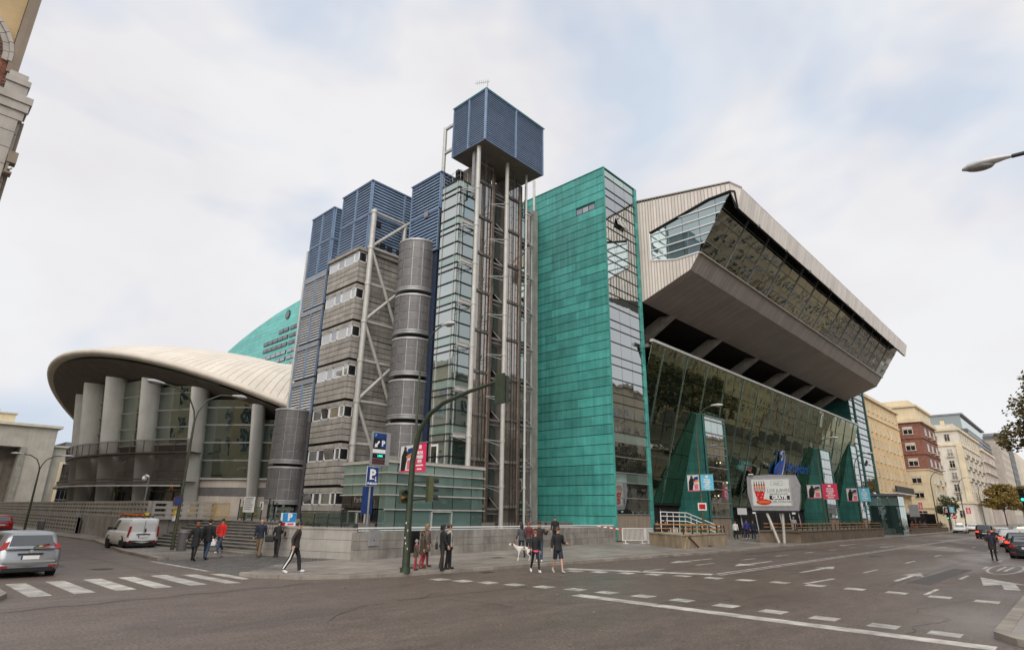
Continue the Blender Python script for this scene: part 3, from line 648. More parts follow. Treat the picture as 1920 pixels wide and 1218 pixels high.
# ---- louvred plant boxes and stone-clad office block
st = thing('service_block', 'stone-clad office block with corner windows below blue louvred plant boxes', 'building', (25.3, 42.3, 0))
bx('core', st, 'reveal', 25.5, 31.5, 42.45, 47.5, 0, 24.3)
FZ = 24.45
for k in range(8):
    zt = FZ-3.4*k
    if zt < 1: break
    lo = zt-3.25
    def course(x0, x1, y0, y1, z0, z1, m='stone_clad'): bx('stone_panel', st, m, x0, x1, y0, y1, max(.1, z0), z1)
    for a, b in ((42.3, 44.0), (44.02, 45.6), (45.62, 47.3)):
        if k: course(25.3, 25.45, a, b, zt-.35, zt-.02)
        for c in range(4):
            z1 = zt-1.35-c*.475
            if z1 > .3: course(25.3-random.uniform(0, .015), 25.45, a, b-.004, z1-.425, z1)
    for a, b in ((25.46, 26.15), (26.17, 27.9), (27.92, 29.7), (29.72, 31.4)):
        if k: course(a, b, 42.3, 42.44, zt-.35, zt-.02)
        for c in range(4):
            z1 = zt-1.35-c*.475
            if z1 > .3: course(a, b-.004, 42.3-random.uniform(0, .012), 42.44, z1-.425, z1)
        if a > 26.16:
            for z1 in (zt-.36, zt-.83): course(a, b-.004, 42.3, 42.44, z1-.425, z1)
            course(a, b-.004, 42.3, 42.44, zt-3.4, zt-3.26)
    if k == 0: bx('cornice', st, 'concrete', 25.15, 31.5, 42.15, 47.45, zt-.3, zt)
    zw0, zw1 = zt-1.33, zt-.37
    for q, (a, b) in enumerate(((42.36, 43.02), (43.1, 44.6), (44.68, 45.7), (45.78, 47.25))):
        if q == 0: continue
        w = MB()
        for y0, y1, z0, z1 in ((a, b, zw0, zw0+.07), (a, b, zw1-.07, zw1), (a, a+.07, zw0, zw1), (b-.07, b, zw0, zw1)): w.box(25.34, 25.42, y0, y1, z0, z1)
        w = w.build('window', 'white_metal', st)
        opened = (k + q) % 3 == 0 and k > 3
        slab('pane', w, 'glass_curtain' if k < 5 and q != 2 else ('glass_window' if q == 2 or k == 4 else 'glass_curtain'), (25.38, b-.07, zw0+.07), (25.38, a+.07, zw0+.07), (25.38-(.22 if opened else 0), a+.07, zw1-.07), (25.38-(.22 if opened else 0), b-.07, zw1-.07), .02, jit=.004)
    w = MB().box(25.3, 25.42, 42.3, 43.04, zw0, zw0+.07).box(25.3, 25.42, 42.3, 43.04, zw1-.07, zw1).box(25.3, 25.37, 42.3, 42.37, zw0, zw1).box(25.3, 25.37, 42.97, 43.04, zw0, zw1).box(25.42, 26.12, 42.3, 42.4, zw0, zw0+.07).box(25.42, 26.12, 42.3, 42.4, zw1-.07, zw1).box(26.05, 26.12, 42.3, 42.4, zw0, zw1).build('corner_window', 'white_metal', st)
    slab('pane', w, 'glass_curtain' if k < 5 else 'glass_window', (25.35, 42.97, zw0+.07), (25.35, 42.37, zw0+.07), (25.35, 42.37, zw1-.07), (25.35, 42.97, zw1-.07), .02)
    slab('pane', w, 'glass_window_dark', (25.42, 42.34, zw0+.07), (26.05, 42.34, zw0+.07), (26.05, 42.34, zw1-.07), (25.42, 42.34, zw1-.07), .02)
# blue boxes on it
bx('plant_room', st, 'blue_dark', 26.05, 30.6, 42.35, 47.1, 24.5, 31.2)
for z0, z1 in ((24.55, 27.85), (27.95, 31.3)):
    for k in range(2): louvre(st, 'x', 26.04, 42.3+k*2.45, 44.7+k*2.45, z0, z1, .27)
    for a, b in ((26.0, 29.55), (29.6, 31.2)): louvre(st, 'y', 42.33, a, b, z0, z1, .27)
bx('roof_edge', st, 'blue_metal', 25.8, 31.2, 42.1, 47.3, 31.31, 31.38)
for x, z in ((26.6, 26.9), (26.5, 25.0), (27.2, 24.95), (28.0, 24.9), (29.0, 24.9)):
    MB().box(x, x+.5, 42.05, 42.14, z, z+.55).build('vent', 'dark_frame', st)
b1 = thing('louvre_wing', 'narrow plant wing with blue louvres above dark slatted openings', 'building', (25.3, 47.7, 0))
bx('core', b1, 'blue_dark', 25.5, 27.5, 47.75, 51.75, 0, 30.2)
for z0, z1 in ((23.75, 26.95), (27.05, 30.3)):
    for k in range(2): louvre(b1, 'x', 25.49, 47.72+k*2.05, 49.72+k*2.05, z0, z1, .27)
    louvre(b1, 'y', 47.76, 25.5, 26.6, z0, z1, .27)
bx('roof_edge', b1, 'blue_metal', 25.25, 27.6, 47.6, 51.9, 30.31, 30.38)
for k, z1 in enumerate((23.35, 19.95, 16.55, 13.15)):
    for q in range(2): louvre(b1, 'x', 25.49, 47.8+q*2.0, 49.75+q*2.0, z1-2.85, z1, .24, 'blade_grey', 'reveal', 'blue_metal', 'blade')
    bx('band', b1, 'steel_grey', 25.3, 25.48, 47.75, 51.8, z1, z1+.38)
bx('band', b1, 'steel_grey', 25.3, 25.48, 47.75, 51.8, 9.6, 10.28); bx('base_wall', b1, 'drum_panel', 25.32, 25.48, 47.75, 51.8, 0, 9.58)
rod('edge_post', b1, 'steel_white', (25.3, 51.95, 0), (25.3, 51.95, 26.9), .12)
b3 = thing('louvre_box', 'blue louvred box standing behind the tallest grey drum', 'plant box', (29, 36.1, 0))
bx('core', b3, 'blue_dark', 29.12, 31.5, 36.25, 40.2, 0, 31.0)
for z0, z1 in ((23.6, 27.5), (27.6, 31.1)): louvre(b3, 'x', 29.11, 36.15, 40.25, z0, z1, .3)
louvre(b3, 'y', 36.24, 29.1, 30.6, 27.6, 31.1, .3); bx('roof_edge', b3, 'blue_metal', 28.85, 31.6, 36.0, 40.35, 31.11, 31.18)
bx('vent', b3, 'steel_grey', 28.86, 28.92, 37.6, 38.1, 27.2, 27.8)
# ---- exposed steel truss
tr = thing('steel_truss', 'white tubular steel truss with zigzag braces beside the office block', 'truss', (26, 41.6, 0))
rod('column', tr, 'steel_white', (26, 41.6, 0), (26, 41.6, 28.1), .24, 12); rod('column', tr, 'steel_white', (29.4, 41.6, 0), (29.4, 41.6, 27.9), .2, 10)
for k, z in enumerate((27.9, 24.4, 21.0, 17.6, 14.2, 10.8, 7.4, 4.0)):
    rod('chord', tr, 'steel_white', (26, 41.6, z), (29.4, 41.6, z), .15); MB().tube([(26, 41.6, z-.14), (26, 41.6, z+.14)], .29, 12).build('collar', 'steel_white', tr)
for p, q in (((26, 24.5), (29.4, 27.8)), ((29.4, 27.8), (30.9, 29.1)), ((26, 24.3), (29.2, 17.6)), ((26, 17.7), (29.4, 21.2)), ((26, 17.5), (29.2, 10.8)), ((26, 10.9), (29.4, 14.4)), ((26, 10.7), (29.2, 4.0))):
    rod('brace', tr, 'steel_white', (p[0], 41.55, p[1]), (q[0], 41.55, q[1]), .15)
rod('exhaust_pipe', tr, 'steel_white', (26.4, 47.5, 24.4), (26.4, 47.5, 26.4), .16)
# ---- grey drums
def drum(name, label, cx, cy, r, segs, n=12, base=0.):
    t = thing(name, label, 'drum', (cx, cy, 0))
    for z0, z1, rows_ in segs:
        MB().tube([(cx, cy, z0), (cx, cy, z1)], r-.03, 32).build('drum_core', 'drum_frame', t)
        MB().tube([(cx, cy, z0-.02), (cx, cy, z0+.16)], r+.05, 32).build('ring', 'steel_grey', t); MB().tube([(cx, cy, z1-.1), (cx, cy, z1+.05)], r+.05, 32).build('ring', 'drum_frame', t)
        zb = z0+.34; MB().tube([(cx, cy, zb-.1), (cx, cy, zb-.03)], r+.03, 32).build('ring', 'drum_frame', t)
        h = (z1-.12-zb)/rows_
        for k in range(rows_):
            for a in range(n):
                t0 = 2*PI*a/n+.12; t1 = t0+2*PI/n
                mid = math.degrees((t0+t1)/2) % 360
                if not 120 < mid < 345: continue
                g = .022; zz = (zb+k*h+.03, zb+(k+1)*h-.03); ins = []; out = []
                ang = [t0+g+(t1-t0-2*g)*i/3 for i in range(4)]
                ring_ = lambda rr: [Vector((cx+rr*cos(x), cy+rr*sin(x), z)) for z in zz for x in ang]
                o = ring_(r+.012); i_ = ring_(r-.035)
                fs = [(i, i+1, i+5, i+4) for i in range(3)]+[(0, 8, 9, 1), (1, 9, 10, 2), (2, 10, 11, 3), (4, 5, 13, 12), (5, 6, 14, 13), (6, 7, 15, 14), (0, 4, 12, 8), (3, 11, 15, 7)]
                MB().add(o+i_, fs).build('drum_panel', 'drum_panel', t)
    zs = min(s[0] for s in segs); MB().tube([(cx, cy, 0), (cx, cy, max(s[1] for s in segs)-.2)], r-.35, 24).build('inner_core', 'reveal', t)
    return t
drum('drum_stack', 'tall stack of dark grey panelled drums between stone block and glass shaft', 28.75, 38.4, 1.66, [(19.85, 24.45, 5), (16.1, 19.45, 4), (12.65, 15.7, 4), (9.2, 12.25, 4), (5.75, 8.8, 4), (2.2, 5.35, 4)])
ld = drum('drum_stair', 'short pair of stacked grey drums left of the stone block', 24.55, 49.2, 1.45, [(6.0, 10.55, 6), (2.75, 5.7, 3)], 10)
for a in (200, 250): rod('leg', ld, 'steel_white', (24.55+1.1*cos(R_(a)), 49.2+1.1*sin(R_(a)), 0), (24.55+1.1*cos(R_(a)), 49.2+1.1*sin(R_(a)), 2.8), .12)
# ---- glass parking kiosk on the terrace
kk = thing('glass_kiosk', 'low green-glass parking kiosk with horizontal rails behind the stone parapet', 'kiosk', (22, 31, .2))
bx('core', kk, 'dark_void', 22.3, 30.0, 31.3, 36.0, .2, 5.1)
ZB = [5.3, 4.7, 3.98, 3.6-.3, 2.45, .25]
ZB = [5.28, 4.62, 3.95, 3.3, 2.45, .25]
xs = [22.0, 22.75, 24.0, 25.7, 27.4, 29.1, 30.2]
for j in range(5):
    zt, zb = ZB[j], ZB[j+1]
    for i in range(6):
        m = 'glass_kiosk_light' if (j == 0 or i in (0,)) else 'glass_kiosk'
        slab('glass_pane', kk, m, (xs[i]+.03, 31, zb+.03), (xs[i+1]-.03, 31, zb+.03), (xs[i+1]-.03, 31, zt-.03), (xs[i]+.03, 31, zt-.03), .03, jit=.004)
    ys = [31.0, 31.7, 33.2, 34.7, 35.9]
    for i in range(4):
        m = 'glass_kiosk_light' if j < 3 else ('glass_kiosk' if i < 1 else 'glass_window_dark')
        slab('glass_pane', kk, m, (22, ys[i+1]-.03, zb+.03), (22, ys[i]+.03, zb+.03), (22, ys[i]+.03, zt-.03), (22, ys[i+1]-.03, zt-.03), .03, jit=.004)
for j, z in enumerate(ZB[:-1]):
    w = .14 if j == 0 else .075
    bx('rail', kk, 'steel_white', 21.88, 30.32, 30.88, 30.96, z-w/2, z+w/2)
    if j < 4: bx('rail', kk, 'steel_white', 21.88, 21.96, 30.97, 36.0, z-w/2, z+w/2)
bx('roof', kk, 'concrete', 21.9, 30.3, 30.9, 36, 5.28, 5.42); bx('roof_step', kk, 'concrete', 22.0, 23.9, 30.95, 32.2, 5.43, 5.62)
def door_frame(nm, parent, p, q, z0, z1, m='steel_white', w=.08):
    mb = MB().bar((*p, z0), (*p, z1), w).bar((*q, z0), (*q, z1), w).bar((*p, z1), (*q, z1), w); return mb.build(nm, m, parent)
door_frame('door_frame', kk, (25.6, 30.93), (27.3, 30.93), .25, 2.35); door_frame('door_frame', kk, (21.95, 33.0), (21.95, 33.9), .25, 2.3); door_frame('door_frame', kk, (21.95, 34.0), (21.95, 34.9), .25, 2.3)
text('lettering', 'Parking', .5, (21.93, 33.6, 3.0), (0, -1, 0), (0, 0, 1), 'glass_curtain', kk)
# ---- terrace and stone parapets
TERR = [(14.95, 31.45), (17.05, 26.15), (44.3, 29.75), (44.5, 60), (18.6, 60), (18.6, 31.5)]
structure('terrace', flat(TERR, -.2, .26), 'paving')
pw = thing('stone_parapet', 'long weathered stone parapet wall along the pavement with white handrail', 'wall', (17.2, 25.7, 0))
A_ = Vector((17.0, 25.72, 0)); B_ = Vector((44.35, 29.36, 0)); D_ = (B_-A_).normalized(); N_ = Vector((D_.y, -D_.x, 0)); LN = (B_-A_).length
def wallblock(nm, parent, m, t0, t1, z0, z1, th=.4, o=0., A=A_, D=D_, N=N_):
    a = A+D*t0+N*o; b = A+D*t1+N*o; q = [a, b, b-N*th, a-N*th]
    return MB().prism([(v.x, v.y, z0) for v in q], (0, 0, z1-z0)).build(nm, m, parent)
wallblock('core', pw, 'mortar', 0, LN, 0, 1.28, .38, -.02)
for c, (z0, z1) in enumerate(((.1, .56), (.575, .95), (.965, 1.36))):
    t = 0.
    wallblock('end_stone', pw, 'wall_stone', -.14, -.004, z0, z1, .5, .02)
    while t < LN-.2:
        L_ = random.uniform(1.0, 1.9); L_ = min(L_, LN-t); L_ = L_ if LN-t-L_ > .5 else LN-t
        wallblock('stone_block', pw, 'wall_stone', t+.006, t+L_-.006, z0, z1, .45, random.uniform(0, .012)+(.03 if c == 0 else 0)); t += L_
MB().bar(A_+Vector((0, .25, 1.55)), B_+Vector((0, .25, 1.47)), .07).bar(A_+Vector((0, .25, 1.43)), B_+Vector((0, .25, 1.36)), .04).build('handrail', 'white_metal', pw)
for k in range(18): p = A_+D_*(.4+k*1.58)+Vector((0, .25, 0)); bx('rail_post', pw, 'steel_grey', p.x-.02, p.x+.02, p.y-.02, p.y+.02, 1.3, 1.52)
pv = thing('pale_parapet', 'pale smooth parapet wall between the stairs and the stone parapet', 'wall', (14.85, 31.4, 0))
A2 = Vector((14.83, 31.5, 0)); B2 = Vector((16.98, 26.05, 0)); D2 = (B2-A2).normalized(); N2 = Vector((D2.y, -D2.x, 0)); L2 = (B2-A2).length
wallblock('core', pv, 'mortar', 0, L2, 0, 1.4, .4, -.02, A2, D2, N2)
for z0, z1, nn in ((.05, .42, 3), (.435, .98, 2), (.995, 1.46, 3)):
    for k in range(nn): wallblock('wall_panel', pv, 'wall_pale', L2*k/nn+.006, L2*(k+1)/nn-.006, z0, z1, .44, random.uniform(0, .008), A2, D2, N2)
wallblock('coping', pv, 'wall_pale', -.03, L2+.03, 1.465, 1.55, .52, .04, A2, D2, N2)
gb = thing('glass_balustrade', 'low glass balustrade with dark posts on the pale parapet', 'balustrade', (16, 29, 1.5))
for k in range(4):
    t0 = 2.2+k*.85; a = A2+D2*t0-N2*.2; b = A2+D2*(t0+.8)-N2*.2
    slab('glass_pane', gb, 'glass_balustrade', (a.x, a.y, 1.6), (b.x, b.y, 1.6), (b.x, b.y, 2.25), (a.x, a.y, 2.25), .02)
    MB().bar((a.x, a.y, 1.5), (a.x, a.y, 2.2), .05).build('post', 'dark_frame', gb)
a = A2+D2*2.2-N2*.2; b = A2+D2*5.6-N2*.2; MB().bar((a.x, a.y, 2.29), (b.x, b.y, 2.29), .05).build('rail', 'dark_frame', gb)
# ---- stairs to the platform
sg = thing('stone_stairs', 'broad grey stone stairs rising from the pavement to the platform', 'stairs', (14, 37, 0))
SA = Vector((14.8, 31.5, 0)); SB = Vector((13.0, 43.8, 0)); SD = (SB-SA).normalized(); SN = Vector((SD.y, -SD.x, 0)); SL = (SB-SA).length
for k in range(10):
    z1 = .12+.15*(k+1); o = .38*k
    a = SA+SN*o; b = SB+SN*o; c = SB+SN*4.2; d = SA+SN*4.2
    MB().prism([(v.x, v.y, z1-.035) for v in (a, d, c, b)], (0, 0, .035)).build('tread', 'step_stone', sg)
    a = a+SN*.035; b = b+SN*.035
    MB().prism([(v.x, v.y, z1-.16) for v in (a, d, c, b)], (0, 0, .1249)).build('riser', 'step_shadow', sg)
MB().prism([(v.x, v.y, .1) for v in (SA+SD*-.2-SN*.7, SA+SD*-.2+SN*.3, SA+SD*6+SN*.3, SA+SD*6-SN*.25)], (0, 0, .13)).build('landing', 'step_stone', sg)
PZ = 1.62
structure('platform', flat([(18.4, 31.6), (44.6, 34), (46, 140), (14.4, 140), (14.2, 92), (14.1, 60), (13.1, 43.9), (17.2, 44.4), (18.4, 37)], .27, PZ), 'paving')
# street-side retaining wall with pierced parapets
rw = thing('pierced_wall', 'grey retaining wall with rows of small rectangular openings along the side street', 'wall', (13.5, 60, 0))
def lattice(parent, A, B, z0, z1, rows_, pitch, th=.22, hole=.66, m='wall_pale'):
    A = Vector((*A, 0)); B = Vector((*B, 0)); D = (B-A).normalized(); N = Vector((D.y, -D.x, 0)); L_ = (B-A).length; n = int(L_/pitch); pt = L_/n; h = (z1-z0)/(rows_*2+1)
    mb = MB()
    for r in range(rows_+1):
        za = z0+r*2*h; q = [A, B, B-N*th, A-N*th]; mb.prism([(v.x, v.y, za) for v in q], (0, 0, h))
    for r in range(rows_):
        za = z0+(2*r+1)*h
        for k in range(n+1):
            a = A+D*max(0, k*pt-pt*(1-hole)/2); b = A+D*min(L_, k*pt+pt*(1-hole)/2); q = [a-N*.01, b-N*.01, b-N*(th-.01), a-N*(th-.01)]; mb.prism([(v.x, v.y, za) for v in q], (0, 0, h))
    o = mb.build('pierced_parapet', m, parent); o['kind'] = 'stuff'; return o
WA = [(13.0, 43.9), (14.0, 60), (14.1, 92), (14.2, 128)]
for a, b in zip(WA, WA[1:]):
    MB().prism([(a[0], a[1], 0), (b[0], b[1], 0), (b[0]+.4, b[1], 0), (a[0]+.4, a[1], 0)][::-1], (0, 0, PZ)).build('wall_base', 'wall_stone', rw)
lattice(rw, (14.2, 128), (14.0, 60), PZ+.01, PZ+1.15, 3, 1.0); lattice(rw, (14.0, 60), (13.0, 44.1), PZ+.01, PZ+1.15, 3, .95)
lattice(rw, (17.2, 44.2), (13.1, 43.8), PZ+.01, PZ+1.15, 3, 1.0)
lattice(rw, (13.6, 112), (13.6, 64), .14, 1.6, 4, 1.1, m='wall_pale')
MB().box(13.62, 13.9, 64, 112, .1, 1.45).build('dark_backing', 'step_shadow', rw)
# ---- oval pavilion with white disc roof
oc = (52.65, 82.65); RC = 35.3; rc = (50.75, 86.16); RR = 37.95
def zr(x, y): return max(9., 18.55-.5*(x-14.7)-.02*(y-73))
pp = thing('oval_pavilion', 'oval pavilion with a tilted white disc roof on concrete fins and tall glazing', 'pavilion', (35, 70, PZ))
def cpt(th, r, z): return Vector((oc[0]+r*cos(th), oc[1]+r*sin(th), z))
def rpt(th, u): return rc[0]+RR*u*cos(th), rc[1]+RR*u*sin(th)
def roofz(th, u, lift=0.):
    x, y = rpt(th, u); return zr(x, y)+(9.5+.19*(x-20))*(1-u**4)+lift
US = [1., .97, .93, .88, .82, .74, .64, .52, .38, .2]
def sector(t0, t1, lift, g, us=US):
    rings = []
    for u in us:
        gg = min(g/(RR*u), (t1-t0)*.3)
        rings.append([Vector((*rpt(t, u), roofz(t, u, lift))) for t in (t0+gg, t1-gg)]+[Vector((*rpt(t, u), roofz(t, u, lift-.06))) for t in (t1-gg, t0+gg)])
    return MB().loft(rings, 0, False, True)
n = 144; a0, a1 = R_(120), R_(282)
for k in range(n): sector(a0+(a1-a0)*k/n, a0+(a1-a0)*(k+1)/n, 0, .022).build('roof_panel', 'roof_white', pp)
mb = MB(); NB = 60
rings = [[Vector((*rpt(a0+(a1-a0)*i/NB, u), roofz(a0+(a1-a0)*i/NB, u, -.07))) for i in range(NB+1)] for u in US]
mb.loft(rings, 0, True, False, False); mb.build('roof_deck', 'roof_joint', pp)
mb = MB(); prof = [(0., .03), (.3, -.08), (.42, -.32), (.34, -.55), (.05, -.72), (-.5, -.78)]
rings = []
for i in range(97):
    t = a0+(a1-a0)*i/96; x, y = rpt(t, 1.); z = zr(x, y); rings.append([Vector((x+o*cos(t), y+o*sin(t), z+h)) for o, h in prof])
mb.loft(rings, 0, True, False, False); mb.build('roof_rim', 'roof_edge', pp)
mb = MB(); rings = []
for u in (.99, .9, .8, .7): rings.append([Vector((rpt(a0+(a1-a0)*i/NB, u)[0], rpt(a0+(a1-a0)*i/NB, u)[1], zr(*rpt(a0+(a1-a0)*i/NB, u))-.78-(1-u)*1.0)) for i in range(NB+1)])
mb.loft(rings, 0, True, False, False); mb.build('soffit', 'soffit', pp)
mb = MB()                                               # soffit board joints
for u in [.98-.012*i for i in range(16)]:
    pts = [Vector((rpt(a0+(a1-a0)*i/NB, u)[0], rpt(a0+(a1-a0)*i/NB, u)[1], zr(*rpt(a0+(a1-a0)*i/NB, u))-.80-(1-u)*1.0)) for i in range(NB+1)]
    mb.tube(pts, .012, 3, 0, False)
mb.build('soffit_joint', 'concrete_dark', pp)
mb = MB()
for z, r in ((PZ, RC-3.2), (20, RC-3.2)): pass
mb.loft([[cpt(R_(130+i*3), RC-2.9, PZ) for i in range(54)], [cpt(R_(130+i*3), RC-2.0, 15+0*i) for i in range(54)]], 0, True, False, False); mb.build('inner_wall', 'dark_void', pp)
TH = [R_(221.5-10.5*i) for i in range(-2, 9)]
for i, th in enumerate(TH):
    e = Vector((cos(th), sin(th), 0)); s = Vector((-sin(th), cos(th), 0)); base = cpt(th, RC, 0); rings = []
    for k in range(9):
        f = k/8; z = PZ+f*(zr(base.x, base.y)-.9-PZ); off = 1.7*f-.3; w = .35+.1*f
        pr = [(-.9-.9*f, -.26), (-.6, -w), (-.2, -w), (.3, -w*.75), (.6, -w*.35), (.68, 0), (.6, w*.35), (.3, w*.75), (-.2, w), (-.6, w), (-.9-.9*f, .26)]
        rings.append([base+e*(a+off)+s*b+Vector((0, 0, z)) for a, b in pr])
    MB().loft(list(rings), 0, True, True).build('fin_column', 'column_white', pp)
zs = [8.6+1.75*k for k in range(8)]
for i in range(len(TH)-1):
    t0, t1 = TH[i], TH[i+1]; m0 = cpt((t0+t1)/2, RC, 0); top = zr(m0.x, m0.y)-1.0
    solid_low = i <= 2
    rr = lambda z: RC-1.35+1.5*(z-PZ)/14
    lv = ([5.2, 7.0] if solid_low else [8.6])
    z = lv[0]; cuts = [z]
    while z+1.75 < top-.5: z += 1.75; cuts.append(z)
    cuts.append(top)
    for za, zb in zip(cuts, cuts[1:]):
        for q in range(2):
            ta = t0+(t1-t0)*q/2; tb = t0+(t1-t0)*(q+1)/2
            slab('glass_pane', pp, 'glass_pav', cpt(ta, rr(za), za+.04), cpt(tb, rr(za), za+.04), cpt(tb, rr(zb), zb-.04), cpt(ta, rr(zb), zb-.04), .04, jit=.004) if False else slab('glass_pane', pp, 'glass_pav', cpt(tb, rr(za), za+.04), cpt(ta, rr(za), za+.04), cpt(ta, rr(zb), zb-.04), cpt(tb, rr(zb), zb-.04), .04, jit=.005)
        MB().bar(cpt(t0, rr(za)+.06, za), cpt(t1, rr(za)+.06, za), .14).build('transom', 'steel_grey', pp)
    if solid_low:
        for q in range(3):
            ta = t0+(t1-t0)*q/3; tb = t0+(t1-t0)*(q+1)/3-.002
            for za, zb, m in ((PZ, 3.5, 'drum_frame'), (3.53, 4.3, 'drum_panel'), (4.33, 5.1, 'drum_frame')):
                slab('wall_panel', pp, 'beige_block' if m == 'drum_frame' else 'drum_panel', cpt(tb, RC-1.1, za), cpt(ta, RC-1.1, za), cpt(ta, RC-1.1, zb), cpt(tb, RC-1.1, zb), .1)
        MB().bar(cpt(t0, RC-.95, 5.15), cpt(t1, RC-.95, 5.15), .3, .12).build('sill', 'steel_white', pp)
    else:
        for q in range(4):
            ta = t0+(t1-t0)*q/4+.001; tb = t0+(t1-t0)*(q+1)/4-.001
            for za, zb in ((PZ+.05, 3.9), (3.97, 5.9), (5.97, 7.4)):
                slab('glass_pane', pp, 'glass_dark', cpt(tb, RC-1.4, za), cpt(ta, RC-1.4, za), cpt(ta, RC-1.4, zb), cpt(tb, RC-1.4, zb), .04, jit=.004)
            MB().bar(cpt(ta, RC-1.36, PZ), cpt(ta, RC-1.36, 3.95), .09).build('mullion', 'brown_metal', pp)
        MB().bar(cpt(t0, RC-1.3, 3.93), cpt(t1, RC-1.3, 3.93), .12).build('transom', 'brown_metal', pp)
# balcony, mesh skirt and canopy round the left part
tb0, tb1 = R_(212), R_(128); K = 56
T_ = lambda i: tb0+(tb1-tb0)*i/K
band = lambda r0, z0, r1, z1: MB().loft([[cpt(T_(i), r0, z0) for i in range(K+1)], [cpt(T_(i), r1, z1) for i in range(K+1)]], 0, True, False, False)
band(RC+1.75, 5.0, RC+1.45, 7.5).build('mesh_skirt', 'mesh_screen', pp)
band(RC+1.5, 7.62, RC+1.6, 8.75).build('balustrade_mesh', 'mesh_screen', pp)
def curved(nm, m, r, z, w, h): 
    MB().loft([[cpt(T_(i), r+dx, z+dz) for dx, dz in ((-w/2, -h/2), (w/2, -h/2), (w/2, h/2), (-w/2, h/2))] for i in range(K+1)], 0, False, True).build(nm, m, pp)
curved('balcony_floor', 'brown_metal', RC+.75, 7.55, 1.6, .14); curved('handrail', 'steel_grey', RC+1.66, 8.8, .1, .1)
curved('skirt_rail', 'brown_metal', RC+1.8, 4.98, .2, .14); curved('canopy', 'brown_metal', RC+.9, 4.75, 1.9, .08); curved('canopy_edge', 'steel_white', RC+2.1, 4.35, .16, .12)
band(RC+1.85, 4.9, RC+2.06, 4.4).build('canopy_glass', 'mesh_screen', pp)
for i in range(0, K+1, 2): MB().bar(cpt(T_(i), RC+1.55, 7.6), cpt(T_(i), RC+1.64, 8.8), .07).build('rail_post', 'brown_metal', pp)
text('lettering', 'A', .9, cpt(R_(206), RC-.9, 4.3), (sin(R_(206)), -cos(R_(206)), 0), (0, 0, 1), 'orange', pp)
# ---- teal arena hall behind
hl = thing('arena_hall', 'huge pale teal arena wall with rows of strip windows behind the pavilion roof', 'arena', (46, 90, 0))
prof = [(52.2, 36.2), (70, 37.6), (86, 38.3), (96, 37.9), (104, 37.25), (112, 36.1), (119, 34.8), (126, 33.1), (134, 30.6), (142, 27.5)]
MB().prism([(46.1, 52.2, 0), (46.1, 142, 0)]+[(46.1, y, z-.1) for y, z in reversed(prof)], (85, 0, 0)).build('wall', 'copper_far', hl)
def topz(y):
    for (ya, za), (yb, zb) in zip(prof, prof[1:]):
        if ya <= y <= yb: return za+(zb-za)*(y-ya)/(yb-ya)
    return prof[-1][1]
wrows = [(33.0, 101.9), (31.6, 107.2), (30.25, 107.1), (28.75, 107.2), (27.5, 102.6), (26.2, 99.2)]
zz = 14.0
while zz < 38.4:
    y = 62.
    while y < 141:
        L_ = random.uniform(4, 7); ye = min(y+L_, 141.5)
        ta, tb_ = topz(y), topz(ye)
        if zz+.74 < min(ta, tb_):
            z2 = zz+.72
            slab('copper_panel', hl, 'copper_far', (46.05, ye-.02, min(zz, tb_)), (46.05, y+.02, min(zz, ta)), (46.05, y+.02, min(z2, ta)), (46.05, ye-.02, min(z2, tb_)), .06)
        y = ye
    zz += .745
for z, ye in wrows:
    y = 88.; k = 0
    while y < ye-1.6:
        w = bx('window', hl, 'dark_frame', 45.9, 46.06, y, y+1.8, z-.33, z+.33); bx('pane', w, 'glass_window' if z < 29.5 else 'glass_window_dark', 45.88, 45.9, y+.06, y+1.74, z-.28, z+.28)
        y += 1.88; k += 1
        if k % 5 == 0: y += .5
MB().tube([(45.9, 99, 35.9), (46.1, 99, 35.9)], .85, 20).build('round_window', 'dark_frame', hl); MB().tube([(45.86, 99, 35.9), (45.9, 99, 35.9)], .7, 20).build('pane', 'glass_window_dark', hl)
bx('roof_mass', hl, 'copper_gap', 50.7, 125, 52.2, 60, 0, 33)
# ---- cantilevered hall over the pavement
ch = thing('cantilever_hall', 'metal-clad hall cantilevered over the street with a long tilted glass band', 'hall', (50.8, 29.4, 23))
X0, X1 = 50.8, 123.5
ptop = [(29.4, 34.8), (19.15, 33.1), (18.1, 32.05)]
core = [(29.4, 23.3), (23.95, 25.4), (22.95, 26.75), (19.6, 31.8), (19.3, 32.8), (29.4, 34.6)]
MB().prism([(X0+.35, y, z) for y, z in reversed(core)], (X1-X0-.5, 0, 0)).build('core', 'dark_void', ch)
def interp(pts, y):
    pts = sorted(pts)
    if y <= pts[0][0]: return pts[0][1]
    for (a, p), (b, q) in zip(pts, pts[1:]):
        if y <= b: return p+(q-p)*(y-a)/(b-a)
    return pts[-1][1]
TOP = [(29.4, 34.8), (19.15, 33.1), (18.1, 32.05)]; BOT = [(29.4, 23.2), (23.9, 25.3), (22.8, 26.85), (19.17, 32.12)]
WT = [(28.07, 30.57), (21.4, 32.08), (19.17, 32.12)]; WB = [(28.07, 27.46), (25.32, 26.8), (22.8, 26.85)]
ys = sorted(set([19.17, 21.4, 22.8, 23.9, 25.32, 28.07, 29.4]+[19.6, 20.05, 20.5, 20.95]+[21.75, 22.1, 22.45, 23.2, 23.55, 24.25, 24.6, 24.95, 25.7, 26.05, 26.4, 26.75, 27.1, 27.45, 27.75, 28.4, 28.75, 29.1]))
